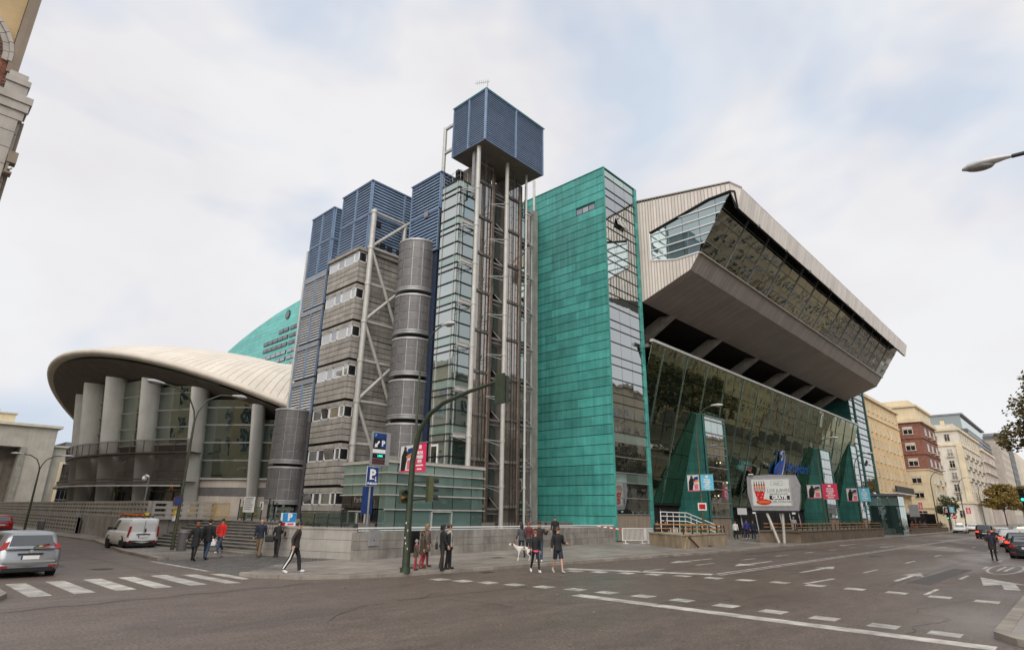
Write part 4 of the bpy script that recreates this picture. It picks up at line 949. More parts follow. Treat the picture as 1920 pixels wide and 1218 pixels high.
for a, b in zip(ys, ys[1:]):
    m_ = (a+b)/2; g = .018
    def piece(lo, hi):
        slab('cladding_panel', ch, 'seam_light', (X0, b-g, lo(b)), (X0, a+g, lo(a)), (X0, a+g, hi(a)), (X0, b-g, hi(b)), .06)
        MB().bar((X0-.03, b, lo(b)), (X0-.03, b, hi(b)), .05, .05).build('seam', 'seam_mid', ch)
    if m_ > 28.07: piece(lambda y: interp(BOT, y), lambda y: interp(TOP, y))
    else:
        piece(lambda y: interp(WT, y), lambda y: interp(TOP, y))
        if m_ > 22.8: piece(lambda y: interp(BOT, y), lambda y: interp(WB, y))
# nose of the roof at the end
slab('cladding_panel', ch, 'seam_light', (X0, 19.15, 32.12), (X0, 18.63, 30.2), (X0, 18.1, 32.05), (X0, 19.15, 33.1), .06)
# end window: panes between horizontal rails
lev = [26.85+.88*k for k in range(7)]
def yfront(z): return 22.8+(19.17-22.8)*(z-26.85)/(32.12-26.85)
for z0, z1 in zip(lev, lev[1:]):
    for ya, yb in ((28.05, 26.3), (26.3, 24.4), (24.4, 22.6), (22.6, 20.8), (20.8, 18)):
        L0, L1 = ya, ya; r0, r1 = max(yb, yfront(z0)+.02), max(yb, yfront(z1)+.02)
        zb_a, zb_b = max(z0, interp(WB, ya)), max(z0, interp(WB, r0)); zt_a, zt_b = min(z1, interp(WT, ya)), min(z1, interp(WT, r1))
        if r0 >= ya-.05 or (zt_a-zb_a < .08 and zt_b-zb_b < .08): continue
        zt_a = max(zt_a, zb_a+.01); zt_b = max(zt_b, zb_b+.01)
        slab('end_pane', ch, 'glass_end', (X0+.1, ya-.02, zb_a+.02), (X0+.1, r0+.02, zb_b+.02), (X0+.1, min(r1, ya-.03)+.02, zt_b-.02), (X0+.1, ya-.02, zt_a-.02), .03, jit=.003)
    if z0 > 27: 
        ya = 28.05
        while interp(WT, ya) < z0+.05 and ya > yfront(z0)+.1: ya -= .1
        MB().bar((X0+.04, ya, z0), (X0+.04, yfront(z0), z0), .09).build('rail', 'white_metal', ch)
def trim(pts, w, m, nm='trim'):
    mb = MB()
    for a, b in zip(pts, pts[1:]): mb.bar((X0-.03, *a), (X0-.03, *b), w)
    mb.build(nm, m, ch)
trim([(28.07, 30.57), (28.07, 27.46), (25.32, 26.8), (22.8, 26.85)], .12, 'white_metal', 'window_trim'); trim([(28.07, 30.6), (21.4, 32.1), (19.17, 32.16), (18.75, 31.95), (18.62, 30.2)], .14, 'dark_void', 'window_trim')
trim([(29.4, 34.85), (19.15, 33.15), (18.05, 32.1)], .12, 'seam_mid', 'roof_trim')
# long faces in vertical metal strips
def strips(nm, m, p0, p1, n, th=.07, g=.022):
    """n strips along x between profile points p0 (lower) and p1 (upper)"""
    w = (X1-X0)/n
    for k in range(n):
        a, b = X0+k*w+g, X0+(k+1)*w-g; dz = random.uniform(0, .012)
        slab(nm, ch, m, (a, p0[0]-dz, p0[1]), (b, p0[0]-dz, p0[1]), (b, p1[0]-dz, p1[1]), (a, p1[0]-dz, p1[1]), th)
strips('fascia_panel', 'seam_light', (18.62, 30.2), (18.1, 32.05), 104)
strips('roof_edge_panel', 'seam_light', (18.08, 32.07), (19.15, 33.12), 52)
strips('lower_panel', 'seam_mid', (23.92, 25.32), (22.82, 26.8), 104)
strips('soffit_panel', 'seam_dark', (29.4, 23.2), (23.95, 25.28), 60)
MB().prism([(X0+.05, 18.72, 30.2), (X0+.05, 18.2, 32.0), (X0+.05, 19.1, 32.9), (X0+.05, 19.2, 32.0), (X0+.05, 18.9, 30.2)], (X1-X0-.1, 0, 0)).build('fascia_back', 'dark_void', ch)
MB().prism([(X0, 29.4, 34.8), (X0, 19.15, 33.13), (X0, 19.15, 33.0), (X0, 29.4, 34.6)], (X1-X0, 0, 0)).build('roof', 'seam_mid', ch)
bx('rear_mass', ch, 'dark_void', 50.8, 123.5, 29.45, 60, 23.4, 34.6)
NB_ = 26; wv = (X1-X0)/NB_
for k in range(NB_):
    for j in range(5):
        f0, f1 = j/5, (j+1)/5
        q = lambda f: (22.75+(19.5-22.75)*f, 26.85+(31.75-26.85)*f)
        (ya, za), (yb, zb) = q(f0), q(f1); xa, xb = X0+k*wv+.035, X0+(k+1)*wv-.035
        slab('glass_pane', ch, 'glass_box', (xa, ya, za+.03), (xb, ya, za+.03), (xb, yb, zb-.03), (xa, yb, zb-.03), .03, jit=.007)
    if k % 2 == 0 and k: MB().bar((X0+k*wv, 22.68, 26.88), (X0+k*wv, 19.42, 31.8), .13).build('mullion', 'steel_grey', ch)
for j in range(1, 5): f0 = j/5; MB().bar((X0, 22.72+(19.47-22.75)*f0, 26.85+4.9*f0), (X1, 22.72+(19.47-22.75)*f0, 26.85+4.9*f0), .05).build('transom', 'steel_grey', ch)
bx('sill', ch, 'seam_mid', X0, X1, 22.62, 22.8, 26.72, 26.86)
for k in range(9): bx('fascia_joint', ch, 'steel_grey', X0+5+k*7.8, X0+5.25+k*7.8, 18.5, 18.72, 30.1, 30.35)
# right end closed
slab('end_wall', ch, 'seam_mid', (X1, 23.9, 25.3), (X1, 29.4, 23.2), (X1, 29.4, 34.8), (X1, 19.15, 33.1), .06); slab('end_glass', ch, 'glass_shaft_dark', (X1+.02, 22.8, 26.85), (X1+.02, 26, 26.85), (X1+.02, 26, 31.9), (X1+.02, 19.4, 31.9), .05)
slab('end_trim', ch, 'sign_red', (X1+.02, 18.62, 30.15), (X1+.02, 18.72, 30.15), (X1+.02, 19.2, 32.9), (X1+.02, 18.1, 32.05), .05)
# ---- recessed storey with raking concrete struts
rs = thing('recessed_gallery', 'dark recessed gallery with raking concrete struts under the cantilever', 'gallery', (50.8, 30, 18.7))
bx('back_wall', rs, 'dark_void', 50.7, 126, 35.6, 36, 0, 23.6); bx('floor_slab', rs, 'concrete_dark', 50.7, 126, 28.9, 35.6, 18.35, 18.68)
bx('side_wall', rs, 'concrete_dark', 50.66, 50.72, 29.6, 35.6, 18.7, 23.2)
for x in (57.2, 69.2, 81.2, 93.2, 105.3, 117.4):
    MB().prism([(x-.4, 29.1, 23.25), (x-.4, 30.9, 23.4), (x-.4, 35.5, 20.9), (x-.4, 35.5, 19.3)], (.8, 0, 0)).build('strut', 'concrete', rs)
    bx('pier', rs, 'concrete_dark', x-.4, x+.4, 34.6, 35.58, 18.69, 19.9)
for z in (20.2, 21.4): bx('cable_rail', rs, 'steel_white', 50.8, 126, 32.5, 32.55, z, z+.05)
sd = thing('white_dome', 'small white domed hood standing on the gallery edge', 'hood', (103, 28.6, 18.75)); MB().ball((103.5, 29.3, 18.75), (2.6, .9, .75), 14, 8).build('shell', 'white_metal', sd)
# ---- inclined glass facade
gf = thing('inclined_facade', 'long green-black glass facade leaning out over the entrances', 'facade', (50.6, 30, 0))
fy = lambda z: 28.45+.28*(18.8-z)
zl = [3.5, 6.05, 8.6, 11.15, 13.7, 16.25, 18.75]; nb = 30; wb = (125.2-50.7)/nb
for k in range(nb):
    for z0, z1 in zip(zl, zl[1:]):
        xa, xb = 50.7+k*wb+.03, 50.7+(k+1)*wb-.03
        slab('glass_pane', gf, 'glass_hall', (xa, fy(z0), z0+.025), (xb, fy(z0), z0+.025), (xb, fy(z1), z1-.025), (xa, fy(z1), z1-.025), .04, jit=.009)
    if k % 2: MB().bar((50.7+k*wb, fy(3.5)-.06, 3.5), (50.7+k*wb, fy(18.7)-.06, 18.7), .1).build('mullion', 'glass_shaft_dark', gf)
bx('backing', gf, 'dark_void', 50.7, 125.2, 33.0, 33.15, .2, 18.3)
bx('top_beam', gf, 'steel_white', 50.4, 125.4, 28.2, 28.55, 18.72, 18.98); MB().bar((50.7, fy(3.4), 3.4), (125.2, fy(3.4), 3.4), .16).build('bottom_beam', 'dark_frame', gf)
for x in (54, 58.5, 70.5, 75, 79, 84, 88.5, 93, 97, 101): MB().tube([(x, 33.2, 3.4), (x-.9, 32.5, .1)], .11, 8).build('raking_post', 'steel_grey', gf)
for x in range(52, 124, 3): bx('door_post', gf, 'dark_frame', x, x+.12, 33.0-.1, 33.0, .2, 3.4)
bx('notice', gf, 'sign_white', 76.4, 79.2, 32.3, 32.36, 2.5, 3.3)
# round mark and lettering of the arena's sponsor on the glass
sg_ = thing('sponsor_sign', 'blue swirl emblem with blue lettering on the inclined glass facade', 'sign', (88, 30.9, 8))
def fr(x, z, o=-.25): return Vector((x, fy(z)+o, z))
KX = .62
ol = [(0, .0), (-1.5, .9), (-2.35, 2.0), (-2.3, 3.2), (-1.1, 4.3), (.1, 5.1), (.4, 5.9), (.05, 6.5), (-.5, 6.6), (-.75, 6.15), (-.9, 6.7), (-.2, 7.3), (.8, 7.2), (1.7, 6.2), (2.1, 4.6), (2.0, 2.6), (1.4, .9)]
MB().prism([fr(88.6+x*KX, 7.0+z*.57) for x, z in ol], (0, -.25, 0)).build('emblem', 'logo_blue', sg_)
MB().prism([fr(88.6+x*KX, 7.0+z*.57, -.52) for x, z in ((-.2, .4), (-1.4, 1.2), (-2.0, 2.2), (-1.9, 3.1), (-.8, 4.0), (.2, 4.7), (.1, 3.6), (-.6, 2.6), (-.3, 1.2))], (0, -.06, 0)).build('emblem_face', 'logo_violet', sg_)
MB().tube([fr(88.6+x*KX, 7.0+z*.57, -.5) for x, z in ol[5:]], .12, 6).build('emblem_edge', 'logo_silver', sg_)
text('lettering', 'barclaycard', 2.1, fr(96.2, 9.3, -.3), (1, 0, 0), (0, -.27, .96), 'logo_blue', sg_, bold=.02)
# ---- teal wedges at the foot of the facade
def wedge(label, x0, x1, ztop, base_left):
    t = thing('copper_wedge', label, 'porch', (x0, 29.4, 0), group='teal copper wedges along the entrance facade')
    yb = lambda z: fy(min(z, ztop))+.1
    MB().prism([(x0+.1, 29.5, 0), (x0+.1, 33.4, 0), (x0+.1, yb(ztop), ztop-.1), (x0+.1, 29.5, ztop-.1)], (x1-x0-.2, 0, 0)).build('core', 'copper_gap', t)
    nz = int(ztop/.95); h = ztop/nz
    for k in range(nz):
        z0, z1 = k*h+.1*(k == 0), (k+1)*h
        slab('copper_panel', t, 'copper_shaded', (x0, max(29.6, yb(z0)), z0+.012), (x0, 29.4, z0+.012), (x0, 29.4, z1-.012), (x0, max(29.6, yb(z1)), z1-.012), .05)  # wedge copper carries the overhang's shade in its colour
    n = 3; tl = .5; a = x0+.5; w = (x1-.35-a)/n
    rows_ = [2.2]; i = 0
    while rows_[-1] < ztop-1.2: rows_.append(rows_[-1]+(1.45, 1.45, .85)[i % 3]); i += 1
    rows_.append(ztop-.1)
    for k in range(n):
        slab('base_panel', t, 'brown_stone', (a+k*w+.03, 29.4, .1), (a+(k+1)*w-.03, 29.4, .1), (a+(k+1)*w-.03, 29.4, 2.15), (a+k*w+.03, 29.4, 2.15), .05)
        for j, (z0, z1) in enumerate(zip(rows_, rows_[1:])):
            top = j >= len(rows_)-3
            slab('glass_pane', t, 'glass_spandrel' if top else 'glass_tower', (a+k*w+.03, 29.4, z0+.03), (a+(k+1)*w-.03, 29.4, z0+.03), (a+(k+1)*w-.03, 29.4, z1-.03), (a+k*w+.03, 29.4, z1-.03), .04, jit=.003)
    for z in rows_: bx('transom', t, 'steel_grey', x0+.4, x1-.3, 29.28, 29.42, z-.05, z+.05)
    bx('edge_trim', t, 'copper_shaded', x1-.34, x1, 29.3, 29.5, 0, ztop); bx('edge_trim', t, 'copper_shaded', x0, x0+.45, 29.36, 29.5, 0, ztop); bx('cap', t, 'copper', x0-.03, x1+.03, 29.3, max(29.7, yb(ztop)), ztop, ztop+.06)
    return t
wedge('nearest tall teal wedge porch with glazed front left of the billboard', 62.4, 68.0, 13.1, 0)
wedge('middle teal wedge porch with glazed front right of the billboard', 103.0, 108.6, 12.7, 0)
wedge('farthest teal wedge porch beside the far copper tower', 121.4, 125.8, 15.0, 0)
for k, (x, z) in enumerate(((64.4, 4.4), (65.6, 8.0), (66.9, 5.9))):
    l = thing('wall_light', ('lowest', 'highest', 'middle')[k]+' small round lit lamp on the nearest teal wedge front', 'lamp', (x, 29.2, z), group='small lamps on the teal wedge'); MB().ball((x, 29.2, z), .075, 8, 6).build('bulb', 'lit_warm', l); bx('base', l, 'dark_frame', x-.05, x+.05, 29.25, 29.4, z-.05, z+.05)
ft = thing('far_copper_tower', 'far copper tower with banded glass front at the end of the cantilever', 'tower', (126, 29.4, 0))
bx('wall', ft, 'copper_gap', 126, 137.4, 29.6, 50, 0, 35.5); copper_face(ft, 126, 29.5, 36, 14, 35.5, 1.1, m='copper_shaded')
xs = [126.1, 129.0, 129.5, 132.2, 134.8, 137.4]; z = .3; i = 0
while z < 35:
    h = (1.35, 1.3, .85)[i % 3]; i += 1
    for a, b in zip(xs, xs[1:]):
        if b-a < .6: continue
        slab('glass_pane', ft, 'glass_tower', (a+.03, 29.5, z+.04), (b-.03, 29.5, z+.04), (b-.03, 29.5, z+h-.04), (a+.03, 29.5, z+h-.04), .04, jit=.004)
    bx('transom', ft, 'dark_frame', 126, 137.4, 29.36, 29.5, z-.06, z+.06); z += h
bx('corner_trim', ft, 'copper_shaded', 129.05, 129.5, 29.3, 29.55, .2, 35.5); bx('edge_trim', ft, 'copper_shaded', 137.4, 137.8, 29.3, 29.6, .2, 35.5)
for x, z in ((133.2, 12.6), (134.0, 6.6)):
    f = slab('vent_flap', ft, 'glass_curtain', (x-1, 28.9, z-.6), (x+1, 28.9, z-.6), (x+1, 29.42, z+.4), (x-1, 29.42, z+.4), .03); bx('flap_frame', f, 'white_metal', x-1.05, x+1.05, 28.85, 28.9, z-.68, z-.6)
# ------------------------------------------------------------------ other buildings
def win_mesh(w, h, kind):
    """window with surround, sill, frame and pane; local: x along facade, -y outwards"""
    mb = MB(); t = .12
    for a, b, c, d in ((-w/2-t, w/2+t, h/2, h/2+t), (-w/2-t, -w/2, -h/2, h/2), (w/2, w/2+t, -h/2, h/2)): mb.box(a, b, -.07, .06, c, d, 0)
    mb.box(-w/2-.2, w/2+.2, -.18, .06, -h/2-.14, -h/2, 0)
    mb.box(-w/2, w/2, -.01, .05, -h/2, h/2, 1); mb.box(-.04, .04, -.04, .0, -h/2, h/2, 2)
    mb.box(-w/2, w/2, -.04, 0, h*.18, h*.18+.06, 2)
    return mb
def windows(t, face, pos, us, zs_, w, h, trim='sill_stone', panes=('glass_window',), nm='window'):
    for z in zs_:
        for u in us:
            pn = random.choice(panes)
            me = cached((nm, w, h, trim, pn), lambda: win_mesh(w, h, 0).mesh(nm, [trim, pn, 'white_metal']))
            if face == 'y-': Mw = Matrix.Translation((u, pos, z))
            elif face == 'x-': Mw = Matrix.Translation((pos, u, z)) @ Matrix.Rotation(-PI/2, 4, 'Z')
            elif face == 'y+': Mw = Matrix.Translation((u, pos, z)) @ Matrix.Rotation(PI, 4, 'Z')
            else: Mw = Matrix.Translation((pos, u, z)) @ Matrix.Rotation(PI/2, 4, 'Z')
            link(nm, me, t, Mw)
def balcony(t, face, pos, u, z, w, m='white_wall'):
    if face == 'y-':
        bx('balcony', t, m, u-w/2, u+w/2, pos-.8, pos, z-.18, z)
        mb = MB(); mb.box(u-w/2, u+w/2, pos-.8, pos-.76, z+.9, z+.95)
        k = u-w/2
        while k <= u+w/2: mb.box(k-.02, k+.02, pos-.79, pos-.77, z, z+.9); k += .3
    else:
        bx('balcony', t, m, pos-.8, pos, u-w/2, u+w/2, z-.18, z)
        mb = MB(); mb.box(pos-.8, pos-.76, u-w/2, u+w/2, z+.9, z+.95); k = u-w/2
        while k <= u+w/2: mb.box(pos-.79, pos-.77, k-.02, k+.02, z, z+.9); k += .3
    mb.build('balcony_rail', 'dark_frame', t)
def fl(n, z0, dz): return [z0+i*dz for i in range(n)]
rng = lambda a, b, n: [a+(b-a)*(i+.5)/n for i in range(n)]
G_ = 'apartment buildings lining the right side of the avenue'
yb = thing('apartment_building', 'long ochre yellow apartment block with small regular windows next to the arena', 'building', (155, 30.2, 0))
bx('wall', yb, 'yellow_wall', 137.9, 172, 30.2, 48, 0, 27.2); bx('cornice', yb, 'cream_wall', 137.9, 172.3, 29.7, 30.2, 26.7, 27.35); bx('roof', yb, 'brown_stone', 138, 172, 30.4, 47, 27.2, 27.6)
for z in (23.0, 7.3): bx('string_course', yb, 'cream_wall', 137.9, 172, 30.0, 30.2, z-.18, z+.18)
windows(yb, 'y-', 30.2, rng(138.5, 171.5, 9), [25, 20.6, 17.5, 14.4, 11.3, 8.7], .95, 1.6, 'cream_wall', ('glass_window', 'glass_window', 'glass_window_dark', 'glass_curtain')); windows(yb, 'y-', 30.2, rng(140, 171, 9), [5.8], .95, 1.6, 'cream_wall')
bx('awning_panel', yb, 'dark_frame', 153, 171, 29.2, 29.5, 7.6, 9.0); bx('awning_ledge', yb, 'white_wall', 152, 172, 29.0, 30.2, 7.35, 7.6)
bx('shop_front', yb, 'glass_window_dark', 139, 171, 30.05, 30.2, .2, 3.6); bx('shop_fascia', yb, 'cream_wall', 138, 172, 29.9, 30.2, 3.6, 4.6)
br = thing('apartment_building', 'corner block with red brick middle storeys and white window surrounds', 'building', (180, 30, 0))
bx('base', br, 'cream_wall', 178, 199, 26.6, 45, 0, 13.8); bx('brick_wall', br, 'brick_far', 178, 199, 26.6, 45, 13.8, 25.4); bx('cornice', br, 'cream_wall', 177.5, 199, 26.0, 45, 25.4, 26.3); bx('attic', br, 'cream_wall', 178.6, 199, 27.2, 45, 26.3, 29.4); bx('attic_cornice', br, 'cream_wall', 178.1, 199, 26.7, 45, 29.4, 29.9); bx('upper_attic', br, 'cream_wall', 180, 199, 28.5, 44, 29.9, 31.4)
for z in (13.8, 17.6, 21.5, 4.8): bx('string_course', br, 'cream_wall' if z != 17.6 and z != 21.5 else 'brick_far', 177.8, 199, 26.4, 45, z-.12, z+.12)
windows(br, 'x-', 178, [29.4], [23.4, 19.4, 15.6], 1.9, 1.7, 'white_paint', ('glass_window_dark',)); windows(br, 'x-', 178, [29.4], [11.5, 8.0, 3.2], 1.9, 1.7, 'cream_wall', ('glass_window_dark',))
windows(br, 'y-', 26.6, [184, 190, 196], [23.4, 19.4, 15.6, 11.5, 8], 1.6, 1.7, 'white_paint')
for z in (22.4, 18.4, 14.6, 10.5, 7): 
    for x in (187, 194): balcony(br, 'y-', 26.6, x, z, 2.2, 'cream_wall')
bx('shop_front', br, 'glass_window_dark', 177.7, 178, 27, 33.5, .2, 3.4)
wh = thing('apartment_building', 'pale ornate corner apartment house with balconies and a heavy cornice', 'building', (272, 33, 0))
bx('wall', wh, 'white_wall', 272, 330, 29.6, 55, 0, 33.5); bx('cornice', wh, 'cream_wall', 271.3, 330, 28.9, 55, 33.5, 34.4); bx('attic', wh, 'white_wall', 273, 330, 30.6, 54, 34.4, 36); bx('chimney', wh, 'pink_wall', 275, 279, 38, 42, 36, 39.5)
bx('string_course', wh, 'cream_wall', 271.6, 330, 29.2, 55, 28.0, 28.7); bx('string_course', wh, 'cream_wall', 271.6, 330, 29.2, 55, 7.6, 8.2); bx('corner_pier', wh, 'cream_wall', 271.5, 273.2, 29.1, 30.8, 8.2, 28)
windows(wh, 'x-', 272, [33, 38.0, 42.5], [31, 25.6, 21.4, 17.2, 13, 9.6, 4], 1.5, 2.4, 'cream_wall', ('glass_window', 'glass_curtain', 'glass_window_dark'))
for z in (24.2, 20, 15.8, 11.6):
    for u in (33, 38.0, 42.5): balcony(wh, 'x-', 272, u, z, 2.3)
windows(wh, 'y-', 29.6, rng(276, 328, 9), [31, 25.6, 21.4, 17.2, 13, 9.6], 2, 2.4, 'cream_wall', ('glass_window', 'glass_window_dark'))
for z in (24.2, 19.9, 15.7):
    for x in rng(276, 328, 4): balcony(wh, 'y-', 29.6, x, z, 8)
pk = thing('apartment_building', 'pinkish lower apartment house with long balconies beyond the ornate corner house', 'building', (360, 30, 0))
bx('wall', pk, 'pink_wall', 333, 385, 29.4, 50, 0, 31); bx('cornice', pk, 'cream_wall', 332.5, 385.4, 28.8, 50, 31, 32)
windows(pk, 'y-', 29.4, rng(335, 384, 7), [28, 23.5, 19, 14.5, 10], 3.2, 2.4, 'white_wall', ('glass_window_dark', 'glass_window'))
for z in (26.5, 22, 17.5, 13, 8.5): bx('balcony', pk, 'white_wall', 335, 384, 28.4, 29.4, z-.2, z+.1)
gk = thing('office_building', 'grey banded office block with a glazed top storey far down the avenue', 'building', (372, 36, 0))
bx('wall', gk, 'grey_dark_build', 350, 440, 34, 70, 0, 43)
z = 8.
while z < 42: bx('floor_band', gk, 'grey_build', 349.6, 440.3, 33.6, 70, z, z+1.0); bx('window_band', gk, 'glass_window_dark', 349.9, 440.1, 33.8, 33.98, z+1.02, z+1.95); z += 2.0
bx('top_storey', gk, 'glass_shaft', 353, 438, 36, 68, 43.0, 50); bx('roof', gk, 'grey_build', 352, 439, 35, 69, 50, 50.7)
gb2 = thing('apartment_building', 'beige flat-fronted block behind the grey office building', 'building', (450, 30, 0)); bx('wall', gb2, 'beige_block', 445, 500, 30, 60, 0, 46); bx('roof', gb2, 'brown_stone', 446, 499, 31, 59, 46, 47); windows(gb2, 'y-', 30, rng(446, 499, 7), fl(9, 6, 4.4), 2.2, 2.2, 'cream_wall')
gb3 = thing('office_building', 'dark slender tower block at the end of the avenue', 'building', (520, 30, 0)); bx('wall', gb3, 'grey_dark_build', 506, 545, 30, 60, 0, 55); bx('crown', gb3, 'grey_build', 508, 543, 32, 58, 55, 57); windows(gb3, 'y-', 30, rng(507, 544, 5), fl(11, 6, 4.4), 3, 2.6, 'grey_build', ('glass_window_dark',))
gb4 = thing('apartment_building', 'pale narrow block farthest along the avenue', 'building', (600, 30, 0)); bx('wall', gb4, 'white_wall', 560, 640, 29, 60, 0, 47); bx('roof', gb4, 'beige_block', 561, 639, 30, 59, 47, 48); windows(gb4, 'y-', 29, rng(562, 638, 9), fl(9, 6, 4.4), 2.4, 2.2, 'cream_wall')
gb5 = thing('apartment_building', 'cream building closing the view over the avenue behind the traffic', 'building', (760, 0, 0)); bx('wall', gb5, 'pink_wall', 740, 780, -60, 60, 0, 24); bx('roof', gb5, 'brown_stone', 741, 779, -59, 59, 24, 25.5); windows(gb5, 'x-', 740, rng(-20, 58, 16), fl(5, 5, 4), 2, 2.2, 'cream_wall')
for t, m, pts in ((yb, 'yellow_wall', ((142, 33, 27.5, 1.6), (154, 36, 27.5, 2.0), (166, 34, 27.5, 1.5))), (wh, 'cream_wall', ((280, 34, 35.9, 2.6), (300, 36, 35.9, 2.2), (316, 34, 35.9, 2.8))), (pk, 'pink_wall', ((345, 33, 31.9, 2.5), (368, 33, 31.9, 2.0)))):
    for x, y, z, h in pts:
        c = bx('chimney', t, m, x, x+1.6, y, y+1.2, z, z+h); bx('chimney_cap', c, 'brown_stone', x-.1, x+1.7, y-.1, y+1.3, z+h, z+h+.15)
        MB().tube([(x+3, y, z), (x+3, y, z+3.4)], .04, 5).bar((x+2.3, y, z+3.2), (x+3.7, y, z+3.2), .05).bar((x+2.5, y, z+2.8), (x+3.5, y, z+2.8), .05).build('aerial', 'steel_grey', t)
for k in range(9): bx('awning', yb, ('sign_maroon', 'sign_grey', 'olive_awning')[k % 3] if k % 3 != 2 else 'beige_block', 140.2+k*3.5, 142.6+k*3.5, 29.0, 30.04, 3.2, 3.35)
for z in (23.4, 19.4, 15.6, 11.5, 8.0): bx('blind', br, 'sill_stone', 177.9, 177.96, 28.5, 30.3, z+.25, z+.85)
# buildings on the other side of both streets, seen in the glass
for k, (x0, x1, h, m, lb) in enumerate(((22, 46, 23, 'cream_wall', 'cream apartment house across the avenue nearest the crossing, reflected in the glass'), (48, 78, 26, 'white_wall', 'pale apartment house across the avenue opposite the tall copper tower'), (80, 104, 28, 'white_wall', 'greyish apartment house across the avenue opposite the billboard'), (106, 140, 30, 'cream_wall', 'tall cream apartment house across the avenue opposite the far copper tower'), (142, 190, 23, 'cream_wall', 'cream apartment house across the avenue opposite the yellow block'), (192, 250, 25, 'pink_wall', 'pinkish apartment house far across the avenue'))):
    t = thing('apartment_building', lb, 'building', ((x0+x1)/2, -14, 0), group='apartment houses across the avenue')
    bx('wall', t, m, x0, x1, -30, -13, 0, h); bx('cornice', t, 'sill_stone', x0-.2, x1+.2, -13, -12.3, h-.6, h); n = int((x1-x0)/3.4)
    windows(t, 'y+', -13, rng(x0+.6, x1-.6, n), fl(int((h-6)/3.5), 6.2, 3.5), 1.3, 2.1, 'sill_stone', ('glass_window_dark', 'glass_window_dark', 'glass_window')); bx('shop_front', t, 'glass_window_dark', x0+1, x1-1, -12.98, -12.9, .3, 3.6)
for k, (y0, y1, h, m, lb) in enumerate(((34, 58, 22, 'yellow_wall', 'ochre apartment house along the left side street nearest the corner, reflected in the pavilion'), (60, 90, 25, 'cream_wall', 'cream apartment house along the left side street opposite the pavilion'), (92, 130, 22, 'yellow_wall', 'ochre apartment house farthest along the left side street'))):
    t = thing('apartment_building', lb, 'building', (-8, (y0+y1)/2, 0), group='apartment houses along the side street')
    bx('wall', t, m, -22, -1.4, y0, y1, 0, h); bx('cornice', t, 'sill_stone', -1.4, -.7, y0-.2, y1+.2, h-.6, h); n = int((y1-y0)/3.4)
    windows(t, 'x+', -1.4, rng(y0+.6, y1-.6, n), fl(int((h-6)/3.5), 6.2, 3.5), 1.3, 2.1, 'sill_stone', ('glass_window_dark', 'glass_window'))
# corner building at the top left: brick arch, stone pilaster with drafted joints
nb_ = thing('corner_building', 'brick and stone corner building with a rusticated pilaster at the top left', 'building', (0, 27.2, 0))
bx('wall', nb_, 'brown_stone', -14, .3, 27.7, 33.6, 0, 30)
windows(nb_, 'y-', 27.7, [-11, -8, -5], [5.5, 9.5, 13.5], 1.3, 2.2, 'old_stone', ('glass_window_dark',)); bx('plinth', nb_, 'old_stone', -14, .3, 27.5, 27.7, 0, 2.6)
z = .12
while z < 16.0:
    bx('pilaster_stone', nb_, 'old_stone', .3, .96, 27.0, 27.68, z, z+.66); bx('pilaster_stone', nb_, 'old_stone', .965, 1.06, 27.2, 27.68, z, z+.66); z += .685
bx('return_strip', nb_, 'brown_stone', 1.065, 1.17, 27.3, 27.9, 0, 16.5); bx('core', nb_, 'mortar', .35, 1.05, 27.25, 27.66, 0, 16.5)
for z0, z1, o in ((16.4, 16.75, -.02), (16.76, 17.1, .06), (17.11, 17.4, .12)): bx('capital', nb_, 'old_stone', .22-o, 1.1+o, 26.95-o, 27.68, z0, z1)
bx('parapet_stone', nb_, 'old_stone', .3, .98, 27.05, 27.68, 17.42, 17.9); bx('parapet_cap', nb_, 'old_stone', .26, 1.02, 26.98, 27.68, 17.91, 18.15); bx('parapet_cap', nb_, 'old_stone', .32, .9, 27.06, 27.68, 18.16, 18.4)
bx('pier', nb_, 'brown_stone', .2, .56, 27.3, 27.69, 18.41, 26); bx('ochre_panel', nb_, 'ochre', -3.2, .18, 27.55, 27.69, 15.0, 26)
AC = (-1.75, 19.0)
for k in range(15):                                     # stone archivolt round a brick infill
    a0_, a1_ = R_(-4+k*12), R_(8+k*12)
    for r0, r1, y, m, nm in ((1.72, 1.9, 27.36, 'old_stone', 'arch_stone'), (1.91, 2.04, 27.28, 'old_stone', 'arch_moulding')):
        MB().prism([(AC[0]+q*cos(a), y, AC[1]+q*sin(a)) for q, a in ((r0, a0_+.006), (r1, a0_+.006), (r1, a1_-.006), (r0, a1_-.006))], (0, .3, 0)).build(nm, m, nb_)
r = 0; z = 14.6
while z < 20.8:
    x = -1.9+(r % 2)*.13
    while x < .26:
        xc = min(x+.25, .27)
        if (z < 19.0 and x+.12 < .28) or math.hypot(x+.12-AC[0], z-AC[1]) < 1.66: bx('brick', nb_, 'brick_red', x, xc, 27.45, 27.54, z, z+.068)
        x += .262
    z += .08; r += 1
bx('brick_bed', nb_, 'mortar', -4, .28, 27.47, 27.548, 0, 19.0); MB().prism([(AC[0]+1.72*cos(R_(a)), 27.47, AC[1]+1.72*sin(R_(a))) for a in range(0, 181, 12)], (0, .07, 0)).build('brick_bed', 'mortar', nb_)
lamp_b = thing('floodlight', 'small boxy floodlight bracket fixed to the stone pilaster', 'lamp', (1.15, 27, 14.3))
MB().box(.98, 1.22, 26.8, 27.2, 14.1, 14.18).box(.98, 1.26, 26.8, 27.2, 14.55, 15.0).box(1.0, 1.08, 26.85, 27.1, 14.18, 14.55).build('housing', 'brown_stone', lamp_b); MB().ball((1.14, 26.85, 14.33), .07, 8, 6).build('bulb', 'light_white', lamp_b)
